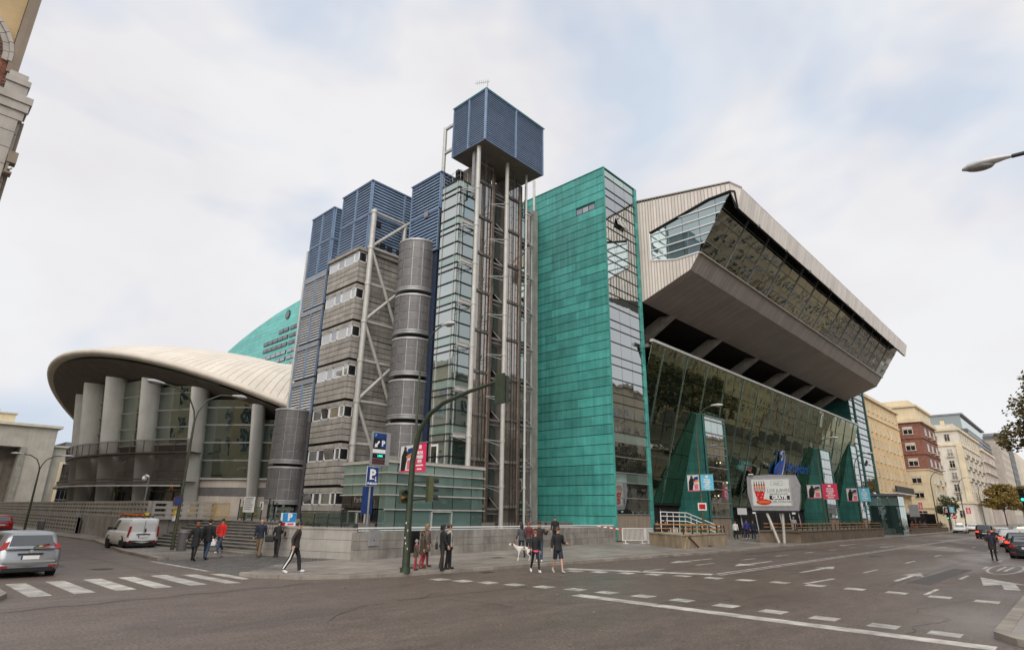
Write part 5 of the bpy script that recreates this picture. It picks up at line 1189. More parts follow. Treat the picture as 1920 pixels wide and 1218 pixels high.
# classical beige block at the far left
fb = thing('stone_hall', 'plain beige stone hall with a tall dark doorway at the far left', 'building', (16, 150, 0))
MB().box(-20, 11.0, 150.0, 175, 0, 17.2).box(20.9, 25.2, 150.0, 175, 0, 17.2).box(11.0, 20.9, 150.0, 175, 13.2, 17.2).build('wall', 'beige_block', fb)
bx('door_recess', fb, 'concrete_dark', 11, 20.8, 154, 154.5, 0, 13.2); bx('door', fb, 'brown_stone', 13, 18.5, 153.8, 153.99, 0, 10.5); bx('jamb', fb, 'concrete', 20.0, 20.88, 149.85, 153.9, 0, 13.2)
bx('cornice', fb, 'sill_stone', -20, 25.9, 149.3, 175, 17.21, 17.7); bx('attic', fb, 'cream_wall', -20, 18.2, 152, 172, 17.71, 19.5); bx('attic_cornice', fb, 'sill_stone', -20, 18.5, 151.7, 172, 19.51, 19.75)
dm = bx('dome_base', fb, 'brick_far', 14, 15.6, 153, 155, 19.76, 20.0); MB().ball((14.8, 154, 20.2), (1.0, 1.0, .9), 12, 7).build('red_dome', 'brick_far', fb)
fw = thing('stone_wing', 'lower beige stone wing with a tall gridded window beside the hall', 'building', (28, 151, 0))
bx('wall', fw, 'beige_block', 25.21, 60, 151, 175, 0, 13.6); bx('cornice', fw, 'sill_stone', 25.22, 60, 150.5, 175, 13.61, 13.95); bx('roof_box', fw, 'grey_build', 27.5, 40, 153, 170, 13.96, 15.0)
bx('window_surround', fw, 'cream_wall', 26.9, 33, 150.7, 151, 1.2, 10.8); gw = bx('window', fw, 'glass_window_dark', 27.4, 33, 150.55, 150.69, 1.2, 10.4)
mb = MB()
for k in range(5): mb.box(27.4, 33, 150.45, 150.55, 1.2+k*2.3-.06, 1.2+k*2.3+.06)
for k in range(8): mb.box(27.4+k*.7, 27.44+k*.7, 150.5, 150.55, 1.2, 10.4)
mb.build('window_grid', 'steel_grey', gw)
# ------------------------------------------------------------------ trees
def leaves(mb, c, r, n, s, flat_=.8):
    for _ in range(n):
        d = Vector((random.gauss(0, 1), random.gauss(0, 1), random.gauss(0, 1))).normalized()*r*random.uniform(.25, 1)**.6; d.z *= flat_
        p = Vector(c)+d; u = Vector((random.gauss(0, 1), random.gauss(0, 1), random.gauss(0, .6))).normalized(); v = u.cross(Vector((random.gauss(0, 1), random.gauss(0, 1), random.gauss(0, 1)))).normalized(); k = s*random.uniform(.6, 1.3)
        mb.add([p-u*k, p-v*k*.55, p+u*k, p+v*k*.55], [(0, 1, 2, 3)])
def tree(label, loc, h, rad, leaf, n=2600, s=.22, clumps=16, group=None, trunk=.22, seed=1):
    random.seed(seed); t = thing('street_tree', label, 'tree', loc, 0, group)
    tk = MB(); x, y, z = loc; fork = h*.38
    tk.tube([(x, y, z), (x+.05, y, z+fork*.5), (x-.04, y+.05, z+fork)], [trunk, trunk*.8, trunk*.65], 8); cl = []
    for k in range(clumps):
        a = k*2.4+random.uniform(-.4, .4); rr = rad*random.uniform(.25, .85); zz_ = h*random.uniform(.48, .92)
        if zz_ > h*.8: rr *= .6
        c = (x+rr*cos(a), y+rr*sin(a), z+zz_); cl.append(c)
        tk.tube([(x, y, z+fork*random.uniform(.8, 1)), (x+rr*.45*cos(a+.2), y+rr*.45*sin(a+.2), z+fork+(zz_-fork)*.55), c], [trunk*.35, trunk*.2, .025], 5)
    tk.build('trunk', 'bark', t); cr = MB()
    for c in cl: leaves(cr, c, rad*random.uniform(.26, .42), n//clumps, s)
    leaves(cr, (x, y, z+h*.7), rad*.9, n//6, s); o = cr.build('crown', leaf, t); o['kind'] = 'stuff'; random.seed(seed+99); return t
tree('large plane tree with brown-green autumn leaves reaching in at the right edge', (60.5, -1.0, .12), 14.0, 5.0, 'leaf_brown', 15000, .16, 34, None, .3, 3)
T1 = tree('yellowing street tree over the queue of cars far down the avenue', (290, 22.5, .12), 15.0, 6.2, 'leaf_autumn', 5200, .42, 22, 'autumn trees along the right of the avenue', .25, 5)
copy_thing(T1, (312, 18.0, .12), 1.3, 'yellowing street tree second in the far row above the traffic'); copy_thing(T1, (345, 15.5, .12), 2.6, 'yellowing street tree deepest in the far row above the traffic'); copy_thing(T1, (240, 7.5, .12), 4.0, 'yellowing street tree nearest in the far row at the right edge')
tree('small green street tree in front of the pale ornate corner house', (172, 23.4, .12), 7.2, 2.7, 'leaf_green', 2200, .2, 14, None, .18, 8)
T2 = tree('plane tree across the avenue opposite the near end of the glass facade', (74, -4.5, .12), 15, 5.6, 'leaf_brown', 2600, .34, 16, 'plane trees across the avenue', .28, 11)
for k, x in enumerate((86, 98, 110, 123, 136)): copy_thing(T2, (x, -4.2-.3*(k % 2), .12), 1.1*k, ('second', 'third', 'fourth', 'fifth', 'sixth')[k]+' plane tree across the avenue counted from the near end of the glass facade')
# ------------------------------------------------------------------ street furniture
def head_mesh(): 
    rings = []
    for x, w, h, dz in ((0, .05, .05, 0), (.12, .07, .07, .0), (.35, .13, .1, -.02), (.62, .17, .13, -.05), (.85, .13, .1, -.08), (.98, .04, .03, -.09)):
        rings.append([Vector((x, w*cos(a), dz+h*sin(a)*(1 if sin(a) > 0 else .55))) for a in [2*PI*i/10 for i in range(10)]])
    return MB().loft(rings, 0, True)
HEAD = head_mesh().mesh('lamp_head', 'lamp_head')
LENS = MB().ball((.62, 0, -.1), (.3, .13, .09), 10, 6).mesh('lens', 'lamp_glass')
def lamp_on(parent, loc, ang, s=1., tilt=.12):
    Mw = Matrix.Translation(Vector(loc)) @ Matrix.Rotation(ang, 4, 'Z') @ Matrix.Rotation(-tilt, 4, 'Y') @ Matrix.Scale(s, 4)
    h = link('lamp_head', HEAD, parent, Mw); link('lens', LENS, h, Mw)
def curved_lamp(name, label, base, top, reach, m='post_green', r=.085, group=None, direction=-PI/2, s=1.0):
    t = thing(name, label, 'street lamp', base, 0, group); x, y, z = base; dx, dy = cos(direction), sin(direction)
    pts = [(x, y, z), (x, y, z+top*.45), (x, y, z+top*.78)]+[(x+dx*reach*f, y+dy*reach*f, z+top*g) for f, g in ((.04, .86), (.16, .93), (.38, .98), (.68, 1.0))]
    MB().tube(pts, [r, r*.85, r*.62, r*.55, r*.5, r*.45, r*.42], 10).build('pole', m, t); MB().tube([(x, y, z), (x, y, z+1.1)], r*1.35, 10).build('pole_base', m, t)
    lamp_on(t, (x+dx*reach*.66, y+dy*reach*.66, z+top*1.0), direction, s*1.1, .05); return t
def twin_lamp(label, base, top, reach, s=1., group='double-armed street lamps along the side street', d=PI/2):
    t = thing('street_lamp', label, 'street lamp', base, 0, group); x, y, z = base
    MB().tube([(x, y, z), (x, y, z+top*.5), (x, y, z+top*.8)], [.1, .08, .06], 10).build('pole', 'post_green', t)
    for sg in (1, -1):
        dx, dy = cos(d)*sg, sin(d)*sg
        MB().tube([(x, y, z+top*.79)]+[(x+dx*reach*f, y+dy*reach*f, z+top*g) for f, g in ((.05, .86), (.2, .94), (.5, .99), (.8, 1.0))], .045, 8).build('arm', 'post_green', t)
        lamp_on(t, (x+dx*reach*.78, y+dy*reach*.78, z+top), d if sg > 0 else d+PI, s)
    return t
twin_lamp('double-armed street lamp by the white van and the pavilion stairs', (12.81, 37.95, .12), 9.05, 2.7, 1.05, d=R_(10))
twin_lamp('smaller double-armed street lamp far along the side street by the beige hall', (11.06, 69.93, .12), 6.7, 1.75, 1.0, d=R_(170))
tl_ = curved_lamp('street_lamp', 'tall slim curved street lamp behind the traffic mast carrying two banners', (16.55, 21.4, .12), 10.35, 2.15, 'post_green', .075, 'curved street lamps along the avenue', -PI/2, .85)
G2 = 'curved street lamps along the avenue'
curved_lamp('street_lamp', 'curved street lamp in front of the nearest teal wedge with blue banner', (48.3, 23.4, .12), 11.2, 2.3, 'post_green', .1, G2)
curved_lamp('street_lamp', 'curved street lamp with pink banner by the middle teal wedge', (82.5, 23.9, .12), 11.8, 2.6, 'post_green', .11, G2)
curved_lamp('street_lamp', 'curved street lamp with pale blue banner before the far copper tower', (99.3, 23.9, .12), 11.2, 2.6, 'post_green', .11, G2)
curved_lamp('street_lamp', 'curved street lamp in front of the red brick corner block', (150, 22.5, .12), 11.5, 3.0, 'post_green', .12, G2)
curved_lamp('street_lamp', 'curved street lamp left of the small green tree', (196, 23.5, .12), 12.5, 3.0, 'post_green', .13, G2); curved_lamp('street_lamp', 'curved street lamp right of the small green tree', (236, 23.5, .12), 13, 3.4, 'post_green', .13, G2)
cl_ = thing('street_lamp', 'lamp head on a long arm reaching in at the top right corner', 'street lamp', (15.9, -3.2, .12), 0, G2)
MB().tube([(15.9, -3.2, .12), (15.9, -3.2, 6.5), (15.85, -3.0, 8.6), (15.75, -2.3, 9.6), (15.6, -1.2, 9.93), (15.5, -.3, 9.94)], [.1, .08, .065, .055, .05, .045], 10).build('pole', 'dark_frame', cl_)
M_l = Matrix.Translation((15.5, -.3, 9.94)) @ Matrix.Rotation(R_(90), 4, 'Z') @ Matrix.Rotation(R_(-7), 4, 'Y') @ Matrix.Diagonal((.89, 1.0, 1.0, 1)); hh_ = link('lamp_head', HEAD, cl_, M_l); link('lens', LENS, hh_, M_l)
# banners on lamp posts (two flat printed cloths per post, plane x = const)
def banner(label, x, y0, y1, z0, z1, kind, group='paired advertising banners on lamp posts'):
    t = thing('banner', label, 'banner', (x, (y0+y1)/2, z0), 0, group); c = (y0+y1)/2; w = y1-y0; h = z1-z0
    base = {'photo': 'poster_back', 'pink': 'pink', 'blue': 'cyan'}[kind]
    bx('cloth', t, base, x-.012, x+.012, y0, y1, z0, z1); q = lambda m, a, b, d, e, o=.016: bx('print', t, m, x-o-.004, x-.012, y1-w*b, y1-w*a, z0+h*d, z0+h*e)
    bx('top_bar', t, 'steel_grey', x-.03, x+.03, y0-.06, y1+.06, z1, z1+.04); bx('bottom_bar', t, 'steel_grey', x-.03, x+.03, y0-.06, y1+.06, z0-.04, z0)
    if kind == 'photo':
        mb = MB(); P = lambda pts, m, o=.02: MB().prism([(x-o, y1-w*a, z0+h*b) for a, b in pts], (-.004, 0, 0)).build('print', m, t)
        P([(.08, .05), (.42, .05), (.5, .35), (.62, .62), (.5, .8), (.3, .86), (.12, .6)], 'sign_black'); P([(.3, .8), (.42, .76), (.5, .88), (.4, .97), (.28, .92)], 'hair_brown', .025); P([(.52, .62), (.95, .72), (.95, .9), (.6, .86)], 'sign_blue', .026); P([(.5, .5), (.97, .6), (.97, .7), (.52, .6)], 'orange', .027)
        for k in range(4): q('pink', .58, .9, .36-k*.085, .42-k*.085)
        q('pink', 0, 1, 0, .05, .022)
    else:
        tx = 'sign_white'
        for k, s in enumerate(('MUTUA', 'MADRID', 'OPEN')): text('lettering', s, h*.15, (x-.02, c-w*.0, z0+h*(.66-k*.15)), (0, -1, 0), (0, 0, 1), tx, t, bold=.012, wide=.62*w/h*1.5)
        q(tx, .4, .6, .8, .93); q(tx, .2, .8, .2, .25); q(tx, .3, .7, .07, .12)
    return t
banner('white photo banner with a dark figure left of the traffic mast', 16.4, 21.3, 22.2, 4.02, 5.18, 'photo'); banner('bright pink banner with white lettering partly behind the traffic mast', 16.4, 20.4, 21.2, 4.0, 5.22, 'pink')
banner('white photo banner beside the nearest teal wedge', 48.2, 23.45, 24.5, 4.32, 5.62, 'photo'); banner('sky blue banner with white lettering on the nearest teal wedge lamp', 48.2, 22.2, 23.3, 4.36, 5.62, 'blue')
banner('white photo banner left of the middle wedge lamp', 82.5, 24.0, 25.6, 4.6, 6.2, 'photo'); banner('pink banner with white lettering on the middle wedge lamp', 82.5, 22.1, 23.8, 4.5, 6.3, 'pink')
banner('small photo banner before the far copper tower', 99.3, 24.0, 25.4, 4.6, 6.4, 'photo'); banner('pale blue banner before the far copper tower', 99.3, 22.4, 23.8, 4.6, 6.4, 'blue')
banner('pink banner beside the grey advertising panel', 135, 22.2, 22.75, 3.9, 5.1, 'pink'); banner('photo banner in front of the small green tree', 160, 21.95, 22.65, 3.6, 4.8, 'photo'); banner('blue banner in front of the small green tree', 160, 20.7, 21.6, 3.6, 4.8, 'blue'); banner('pink banner beside the white shop fronts', 200, 22.4, 23.4, 3.7, 5.1, 'pink')
# traffic mast
tm = thing('traffic_mast', 'dark green traffic mast curving out over the street at the corner', 'traffic light', (15.17, 19.75, .12))
pts = [(15.17, 19.75, .12), (15.17, 19.75, 2.2), (15.17, 19.72, 4.3), (15.17, 19.4, 5.5), (15.17, 18.75, 6.15), (15.17, 18.0, 6.5), (15.17, 16.5, 6.78), (15.17, 14.72, 7.0)]
MB().tube(pts, [.135, .125, .115, .105, .095, .085, .075, .06], 14).build('mast', 'mast_green', tm)
MB().tube([(15.17, 19.75, .1), (15.17, 19.75, .3)], .2, 12).build('base', 'mast_green', tm)
def signal(parent, c, ang, lit=None, back='signal_green', n=3, s=1.):
    """signal head whose lamps face direction ang"""
    c = Vector(c); e = Vector((cos(ang), sin(ang), 0)); a = Vector((-sin(ang), cos(ang), 0)); h = .31*n*s
    mb = MB(); T = Matrix.Translation(c) @ Matrix.Rotation(ang, 4, 'Z'); mb.box(-.1*s, .1*s, -.16*s, .16*s, -h/2, h/2, 0, T); o = mb.build('signal_head', back, parent)
    for k in range(n):
        z = h/2-.155*s-k*.31*s; p = c+e*.1*s+Vector((0, 0, z))
        v = MB(); ring0 = [p+a*.125*s*cos(t)+Vector((0, 0, .125*s*sin(t))) for t in [PI*(-.15+1.3*i/8) for i in range(9)]]; ring1 = [q+e*.22*s-Vector((0, 0, .03*s)) for q in ring0]
        v.loft([ring0, ring1], 0, True, False, False); v.build('visor', 'black_plastic', o)
        MB().tube([p+e*.005, p+e*.03], .105*s, 12).build('lens', lit[k] if lit and lit[k] else 'black_plastic', o)
    return o
signal(tm, (15.25, 14.72, 6.66), 0.25, None, 'mast_green', 3, 1.05)
MB().box(15.02, 15.1, 14.5, 14.94, 6.1, 7.2).build('backboard', 'mast_green', tm)
signal(tm, (15.5, 18.93, 3.22), -.35, None, 'signal_green', 3, 1.05); MB().bar((15.17, 19.75, 2.78), (15.45, 19.0, 2.85), .06).bar((15.17, 19.75, 3.5), (15.45, 19.0, 3.5), .04).build('bracket', 'black_plastic', tm)
pd_ = signal(tm, (15.05, 20.02, 2.93), R_(248), None, 'signal_green', 2, .92); MB().box(14.94, 15.0, 19.86, 20.0, 2.82, 2.92).build('red_figure', 'orange', tm)
for k, (z, a) in enumerate(((1.35, .2), (1.62, .9), (1.15, .5), (.95, 1.1), (1.9, .3))): 
    p = Vector((15.17-.128*cos(a), 19.75-.128*sin(a), z)); MB().bar(p, p+Vector((0, 0, .07)), .05, .012).build('sticker', 'sign_white', tm)
# signs
ps = thing('parking_sign', 'blue public parking sign with a white P on a thin post', 'sign', (18.6, 27.6, .26)); rod('post', ps, 'steel_grey', (18.55, 27.62, .26), (18.55, 27.62, 3.7), .055)
bx('plate', ps, 'sign_blue', 18.26, 18.94, 27.53, 27.56, 3.62, 4.6); bx('border', ps, 'sign_white', 18.24, 18.96, 27.561, 27.58, 3.6, 4.62); text('lettering', 'P', .72, (18.58, 27.52, 4.18), (1, 0, 0), (0, 0, 1), 'sign_white', ps, bold=.03); text('lettering', 'PUBLICO', .15, (18.6, 27.52, 3.73), (1, 0, 0), (0, 0, 1), 'sign_white', ps, bold=.008)
MB().prism([(18.77, 27.52, 4.1), (18.77, 27.52, 3.93), (18.72, 27.52, 3.93), (18.79, 27.52, 3.84), (18.86, 27.52, 3.93), (18.81, 27.52, 3.93), (18.81, 27.52, 4.1)], (0, -.006, 0)).build('arrow', 'sign_white', ps); bx('dash', ps, 'sign_white', 18.56, 18.7, 27.515, 27.528, 3.95, 4.0)
bx('side_plate', ps, 'sign_blue', 18.75, 18.8, 27.65, 28.6, 2.2, 3.6)
tp = thing('parking_totem', 'tall grey parking information totem with blue P and white arrow', 'sign', (19.9, 29, .26)); bx('frame', tp, 'sign_grey', 19.42, 20.62, 29.0, 29.2, 4.8, 6.7); bx('panel', tp, 'sign_grey', 20.32, 20.6, 28.98, 28.999, 4.85, 6.65); rod('post', tp, 'steel_grey', (19.6, 29.1, .26), (19.6, 29.1, 4.8), .08)
for z0, z1, m in ((6.32, 6.62, 'sign_blue'), (5.72, 6.31, 'sign_black'), (5.5, 5.71, 'sign_white'), (5.22, 5.46, 'sign_black'), (4.88, 5.18, 'sign_maroon')): bx('field', tp, m, 19.46, 20.3, 28.975, 28.998, z0, z1)
bx('field', tp, 'sign_blue', 19.94, 20.28, 28.968, 28.974, 5.78, 6.27); text('lettering', 'P', .42, (20.11, 28.96, 6.04), (1, 0, 0), (0, 0, 1), 'sign_white', tp, bold=.02); text('lettering', 'LIBRE', .15, (19.95, 28.965, 5.34), (1, 0, 0), (0, 0, 1), 'lit_green', tp)
text('lettering', 'P', .2, (19.58, 28.965, 6.47), (1, 0, 0), (0, 0, 1), 'cyan', tp, bold=.01); MB().prism([(19.8, 28.97, 6.2), (19.62, 28.97, 5.98), (19.56, 28.97, 6.03), (19.54, 28.97, 5.8), (19.76, 28.97, 5.85), (19.7, 28.97, 5.91), (19.88, 28.97, 6.13)], (0, -.006, 0)).build('arrow', 'sign_white', tp)
p2 = thing('parking_sign', 'square light blue P sign on top of the pale parapet', 'sign', (15.45, 30.0, 1.55)); bx('plate', p2, 'sign_white', 15.0, 15.82, 29.98, 30.02, 1.56, 2.2); bx('field', p2, 'sign_sky', 15.08, 15.8, 29.96, 29.979, 1.76, 2.19); text('lettering', 'P', .46, (15.46, 29.955, 1.98), (1, 0, 0), (0, 0, 1), 'sign_white', p2, bold=.025); bx('field', p2, 'sign_red', 15.05, 15.24, 29.96, 29.979, 1.575, 1.74); bx('strip', p2, 'pink', 15.38, 15.7, 29.965, 29.979, 1.62, 1.69)
ib = thing('information_board', 'white information board on two dark legs at the top of the stairs', 'sign', (17.5, 39.5, PZ))
MB().box(17.45, 17.5, 38.75, 40.25, 2.15, 3.1).build('board', 'sign_white', ib); MB().box(17.5, 17.56, 38.85, 38.95, PZ, 3.1).box(17.5, 17.56, 40.05, 40.15, PZ, 3.1).build('legs', 'dark_frame', ib)
for k in range(6): bx('text_line', ib, 'text_grey' if k else 'sign_maroon', 17.44, 17.449, 38.9+.1*(k % 3), 40.05, 2.98-k*.13, 3.02-k*.13)
s3 = thing('notice_sign', 'small white notice with a black mark on the curved wall behind the stairs', 'sign', (19, 41, 2.3)); bx('plate', s3, 'sign_white', 18.98, 19.0, 40.7, 41.2, 2.3, 2.85); bx('mark', s3, 'sign_black', 18.97, 18.979, 40.88, 41.02, 2.42, 2.74); bx('post', s3, 'dark_frame', 19.001, 19.05, 40.92, 40.98, .28, 2.85)
for k, (y, l) in enumerate(((42.6, 'left'), (38.2, 'right'))):
    pp2 = thing('glass_screen', 'tall dark glass screen with posts '+('left' if k == 0 else 'right')+' of the information board', 'screen', (18.2, y, PZ), 0, 'glass screens at the stair head')
    for q in range(3): bx('post', pp2, 'dark_frame', 18.2+q*.25, 18.26+q*.25, y, y+.06, PZ, 3.0-q*.12)
    slab('glass_pane', pp2, 'glass_balustrade', (18.23, y-.1, PZ+.1), (18.23, y-3.2, PZ+.1), (18.23, y-3.2, 2.5), (18.23, y-.1, 2.5), .02)
eb = thing('electric_cabinet', 'flat grey utility cabinet door fixed on the stone parapet', 'cabinet', (17.9, 25.75, .75)); MB().prism([(v.x, v.y, .74) for v in (A_+D_*.45+N_*.02, A_+D_*1.1+N_*.02, A_+D_*1.1+N_*.09, A_+D_*.45+N_*.09)][::-1], (0, 0, .74)).build('door', 'sign_grey', eb)
MB().tube([tuple(A_+D_*.75+N_*.1+Vector((0, 0, 1.0))), tuple(A_+D_*.75+N_*.13+Vector((0, 0, 1.0)))], .025, 6).build('lock', 'dark_frame', eb)
def litter_bin(label, loc, group='grey litter bins'):
    t = thing('litter_bin', label, 'bin', loc, 0, group); x, y, z = loc
    MB().loft([[Vector((x+r*cos(2*PI*i/14), y+r*sin(2*PI*i/14), z+h)) for i in range(14)] for r, h in ((.22, 0), (.25, .1), (.28, .95), (.29, 1.0), (.25, 1.05), (.14, 1.09))], 0, True).build('body', 'drum_panel', t); MB().tube([(x, y, z+.93), (x, y, z+.99)], .295, 16).build('rim', 'steel_grey', t); return t
litter_bin('grey litter bin with rounded top at the foot of the stairs', (12.95, 37.0, .12)); litter_bin('grey litter bin by the far side street lamp', (11.6, 66.5, .12))
lb = thing('litter_bin', 'dark hanging litter bin on the lamp post behind the traffic mast', 'bin', (16.45, 21.15, .7), 0, 'grey litter bins'); MB().loft([[Vector((16.5+sx*w, 21.05+sy*w*.8, z)) for sx, sy in ((-1, -1), (1, -1), (1, 1), (-1, 1))] for w, z in ((.17, .72), (.21, 1.45), (.19, 1.52))], 0).build('body', 'black_plastic', lb); bx('lid', lb, 'dark_frame', 16.28, 16.72, 20.86, 21.24, 1.521, 1.58)
np_ = thing('no_parking_sign', 'round red and blue no parking sign on the double-armed lamp', 'sign', (12.7, 38.0, 2.6)); MB().tube([(12.66, 37.9, 2.75), (12.655, 37.87, 2.75)], .27, 20).build('plate', 'sign_maroon', np_); MB().tube([(12.655, 37.87, 2.75), (12.652, 37.855, 2.75)], .2, 20).build('field', 'sign_blue', np_); bx('strip', np_, 'sign_yellow', 12.6, 12.64, 37.8, 38.15, 1.95, 2.25); bx('strip', np_, 'sign_white', 12.6, 12.64, 37.8, 38.15, 1.65, 1.92)
def crowd_barrier(name, label, p, q, z, h, m, n, group, foot=True):
    t = thing(name, label, 'barrier', (p[0], p[1], z), 0, group); p = Vector((*p, z)); q = Vector((*q, z)); mb = MB(); U = Vector((0, 0, 1)); d = (q-p).normalized(); nn = Vector((-d.y, d.x, 0))
    mb.bar(p+U*h, q+U*h, .05).bar(p+U*.22, q+U*.22, .045).bar(p+U*.2, p+U*h, .05).bar(q+U*.2, q+U*h, .05); mb.build('frame', m, t)
    mb = MB()
    for k in range(1, n): c = p.lerp(q, k/n); mb.bar(c+U*.22, c+U*h, .025)
    mb.build('bars', m, t)
    if foot:
        mb = MB()
        for c in (p.lerp(q, .12), p.lerp(q, .88)): mb.bar(c, c+U*.22, .05).bar(c-nn*.3+U*.02, c+nn*.3+U*.02, .06)
        mb.build('feet', m, t)
    return t
crowd_barrier('crowd_barrier', 'white metal crowd barrier standing by the glazed tower corner', (42.6, 27.6), (44.9, 26.95), .13, 1.15, 'white_metal', 18, 'white crowd barriers by the arena')
crowd_barrier('crowd_barrier', 'second white crowd barrier leading on behind the planter', (45.0, 26.9), (47.5, 26.8), .13, 1.15, 'white_metal', 18, 'white crowd barriers by the arena'); crowd_barrier('crowd_barrier', 'third white crowd barrier farther along behind the planter', (47.6, 26.8), (50.0, 26.7), .13, 1.15, 'white_metal', 18, 'white crowd barriers by the arena')
for k in range(5): crowd_barrier('crowd_barrier', ('yellow metal barrier nearest the stair corner on the platform', 'second yellow barrier on the platform from the stairs', 'third yellow barrier on the platform with a blue notice', 'fourth yellow barrier on the platform', 'yellow barrier farthest left on the platform')[k], (16.9, 41+k*2.2), (16.9, 43.1+k*2.2), PZ, 1.05, 'barrier_yellow', 9, 'yellow barriers on the platform')
bs = thing('site_notice', 'white paper notice with blue print on the yellow barrier', 'notice', (16.85, 48.6, 2.2)); bx('sheet', bs, 'sign_white', 16.83, 16.86, 48.0, 49.2, 2.05, 2.6); bx('print', bs, 'sign_sky', 16.82, 16.829, 48.3, 48.8, 2.2, 2.45)
rm = thing('ramp_railing', 'white tubular railing of the entrance ramp behind the planter', 'railing', (50, 28, .13))
mb = MB()
for h in (0, .35, .75): mb.tube([(49.5, 28.0, 2.6-h), (54, 27.8, 2.55-h), (58.5, 26.6, 1.3-h*.9)], .05, 6)
for f in range(9): x = 49.5+f*1.1; z = 2.58 if x < 54 else 2.55-(x-54)*.27; mb.tube([(x, 28.05-.02*(x-49), .12), (x, 28-.02*(x-49), z)], .04, 6)
mb.build('rails', 'white_metal', rm)
tpz = thing('hazard_tape', 'red and white hazard tape strung to the crowd barrier', 'tape', (42.5, 28.2, 1)); 
for k in range(8): a = Vector((41.2, 29.0, 1.42)).lerp(Vector((42.6, 27.65, 1.2)), k/8); b = Vector((41.2, 29.0, 1.42)).lerp(Vector((42.6, 27.65, 1.2)), (k+1)/8); MB().bar(a, b, .012, .09).build('stripe', 'sign_red' if k % 2 else 'tape_white', tpz)
# underpass parapets (planter-like stone walls with wooden rails)
def parapet(label, poly, h, m, rails, group):
    t = thing('stone_planter', label, 'planter', (*poly[0], .12), 0, group); n = len(poly)
    MB().prism([(x, y, .1) for x, y in poly], (0, 0, h-.1)).build('wall', m, t); cx = sum(p[0] for p in poly)/n; cy = sum(p[1] for p in poly)/n
    MB().prism([(cx+(x-cx)*1.012, cy+(y-cy)*1.03, h) for x, y in poly], (0, 0, .09)).build('coping', m, t)
    for p, q in rails:
        p = Vector((*p, h+.09)); q = Vector((*q, h+.09)); U = Vector((0, 0, 1)); k = max(2, round((q-p).length/1.5))
        for i in range(k+1): c = p.lerp(q, i/k); bx('rail_post', t, 'dark_frame', c.x-.04, c.x+.04, c.y-.04, c.y+.04, c.z, c.z+.62)
        MB().bar(p+U*.6, q+U*.6, .05, .09).build('rail', 'wood_rail', t); MB().bar(p+U*.3, q+U*.3, .05, .07).build('rail', 'wood_rail', t)
    return t
GP = 'stone underpass parapets with wooden rails'
p1_ = parapet('beige stone underpass parapet with wooden rails nearest the tower', [(40.2, 21.2), (49.2, 21.9), (49.6, 22.4), (44.6, 25.6), (43.5, 25.7)], .95, 'planter_stone', [((41.0, 21.45), (49.2, 22.1)), ((43.9, 25.4), (49.3, 22.4))], GP)
MB().prism([(40.6, 21.25, .13), (41.0, 21.25, .9), (41.25, 21.27, .9), (41.9, 21.32, .13)], (0, -.08, 0)).build('buttress', 'planter_stone', p1_); MB().bar((41.15, 21.15, .9), (42.7, 21.22, .16), .09).build('red_pipe', 'sign_maroon', p1_); bx('hatch', p1_, 'brown_stone', 45.0, 45.5, 21.42, 21.56, .2, .85)
parapet('long brown stone parapet with wooden rails beyond the billboard', [(58.4, 19.2), (90, 19.4), (90.3, 22.5), (57.0, 22.3)], 1.05, 'planter_brown', [((58.6, 19.5), (89.8, 19.7)), ((57.4, 22.0), (58.4, 19.6))], GP)
st2 = parapet('low stone base with timber fence before the yellow block', [(108, 19.6), (140, 19.6), (140, 21), (108, 21)], .75, 'planter_brown', [((108.4, 19.8), (139.6, 19.8))], GP)
# billboard
bb = thing('billboard', 'large advertising billboard for a drinks offer on two slanted legs', 'billboard', (60.4, 22, .12))
ol = [(24.28, 6.22), (22, 6.32), (19.7, 6.2), (19.35, 5.2), (19.5, 3.9), (19.72, 3.0), (24.05, 3.0), (24.38, 4.6)]
MB().prism([(60.4, y, z) for y, z in ol], (.32, 0, 0)).build('case', 'sign_grey', bb); bx('base_strip', bb, 'black_plastic', 60.35, 60.75, 19.8, 24.0, 2.78, 2.98); bx('inner_frame', bb, 'drum_frame', 60.36, 60.398, 20.15, 24.0, 3.32, 5.98)
bx('poster', bb, 'poster_back', 60.33, 60.359, 20.3, 23.85, 3.45, 5.85); px_ = 60.318
tq = lambda s, y, z, size, m, **k: text('lettering', s, size, (px_, y, z), (0, -1, 0), (0, 0, 1), m, bb, **k)
tq('LOS JUEVES', 21.35, 4.82, .42, 'text_grey'); tq('SEGUNDA RACION', 21.35, 4.5, .2, 'text_grey'); bx('print', bb, 'sign_black', 60.322, 60.329, 20.36, 22.25, 4.0, 4.36); tq('GRATIS', 21.3, 4.18, .42, 'sign_white', bold=.018); tq('DOBLEMANIA', 21.32, 3.8, .33, 'text_grey')
mb = MB()
for a, b, c, d in ((20.9, 22.0, 5.68, 5.7), (20.9, 22.0, 5.28, 5.3), (20.9, 20.92, 5.28, 5.7), (21.98, 22.0, 5.28, 5.7)): mb.box(60.322, 60.329, a, b, c, d)
mb.build('print', 'text_grey', bb); tq('Sureña', 21.45, 5.48, .2, 'text_grey')
P3 = lambda pts, m, o=.012: MB().prism([(60.33-o, y, z) for y, z in pts], (-.006, 0, 0)).build('print', m, bb)
P3([(23.65, 4.85), (23.45, 4.0), (22.85, 4.0), (22.6, 4.85)], 'sign_red'); P3([(23.7, 5.02), (23.7, 4.8), (22.55, 4.8), (22.55, 5.02)], 'drum_frame', .014)
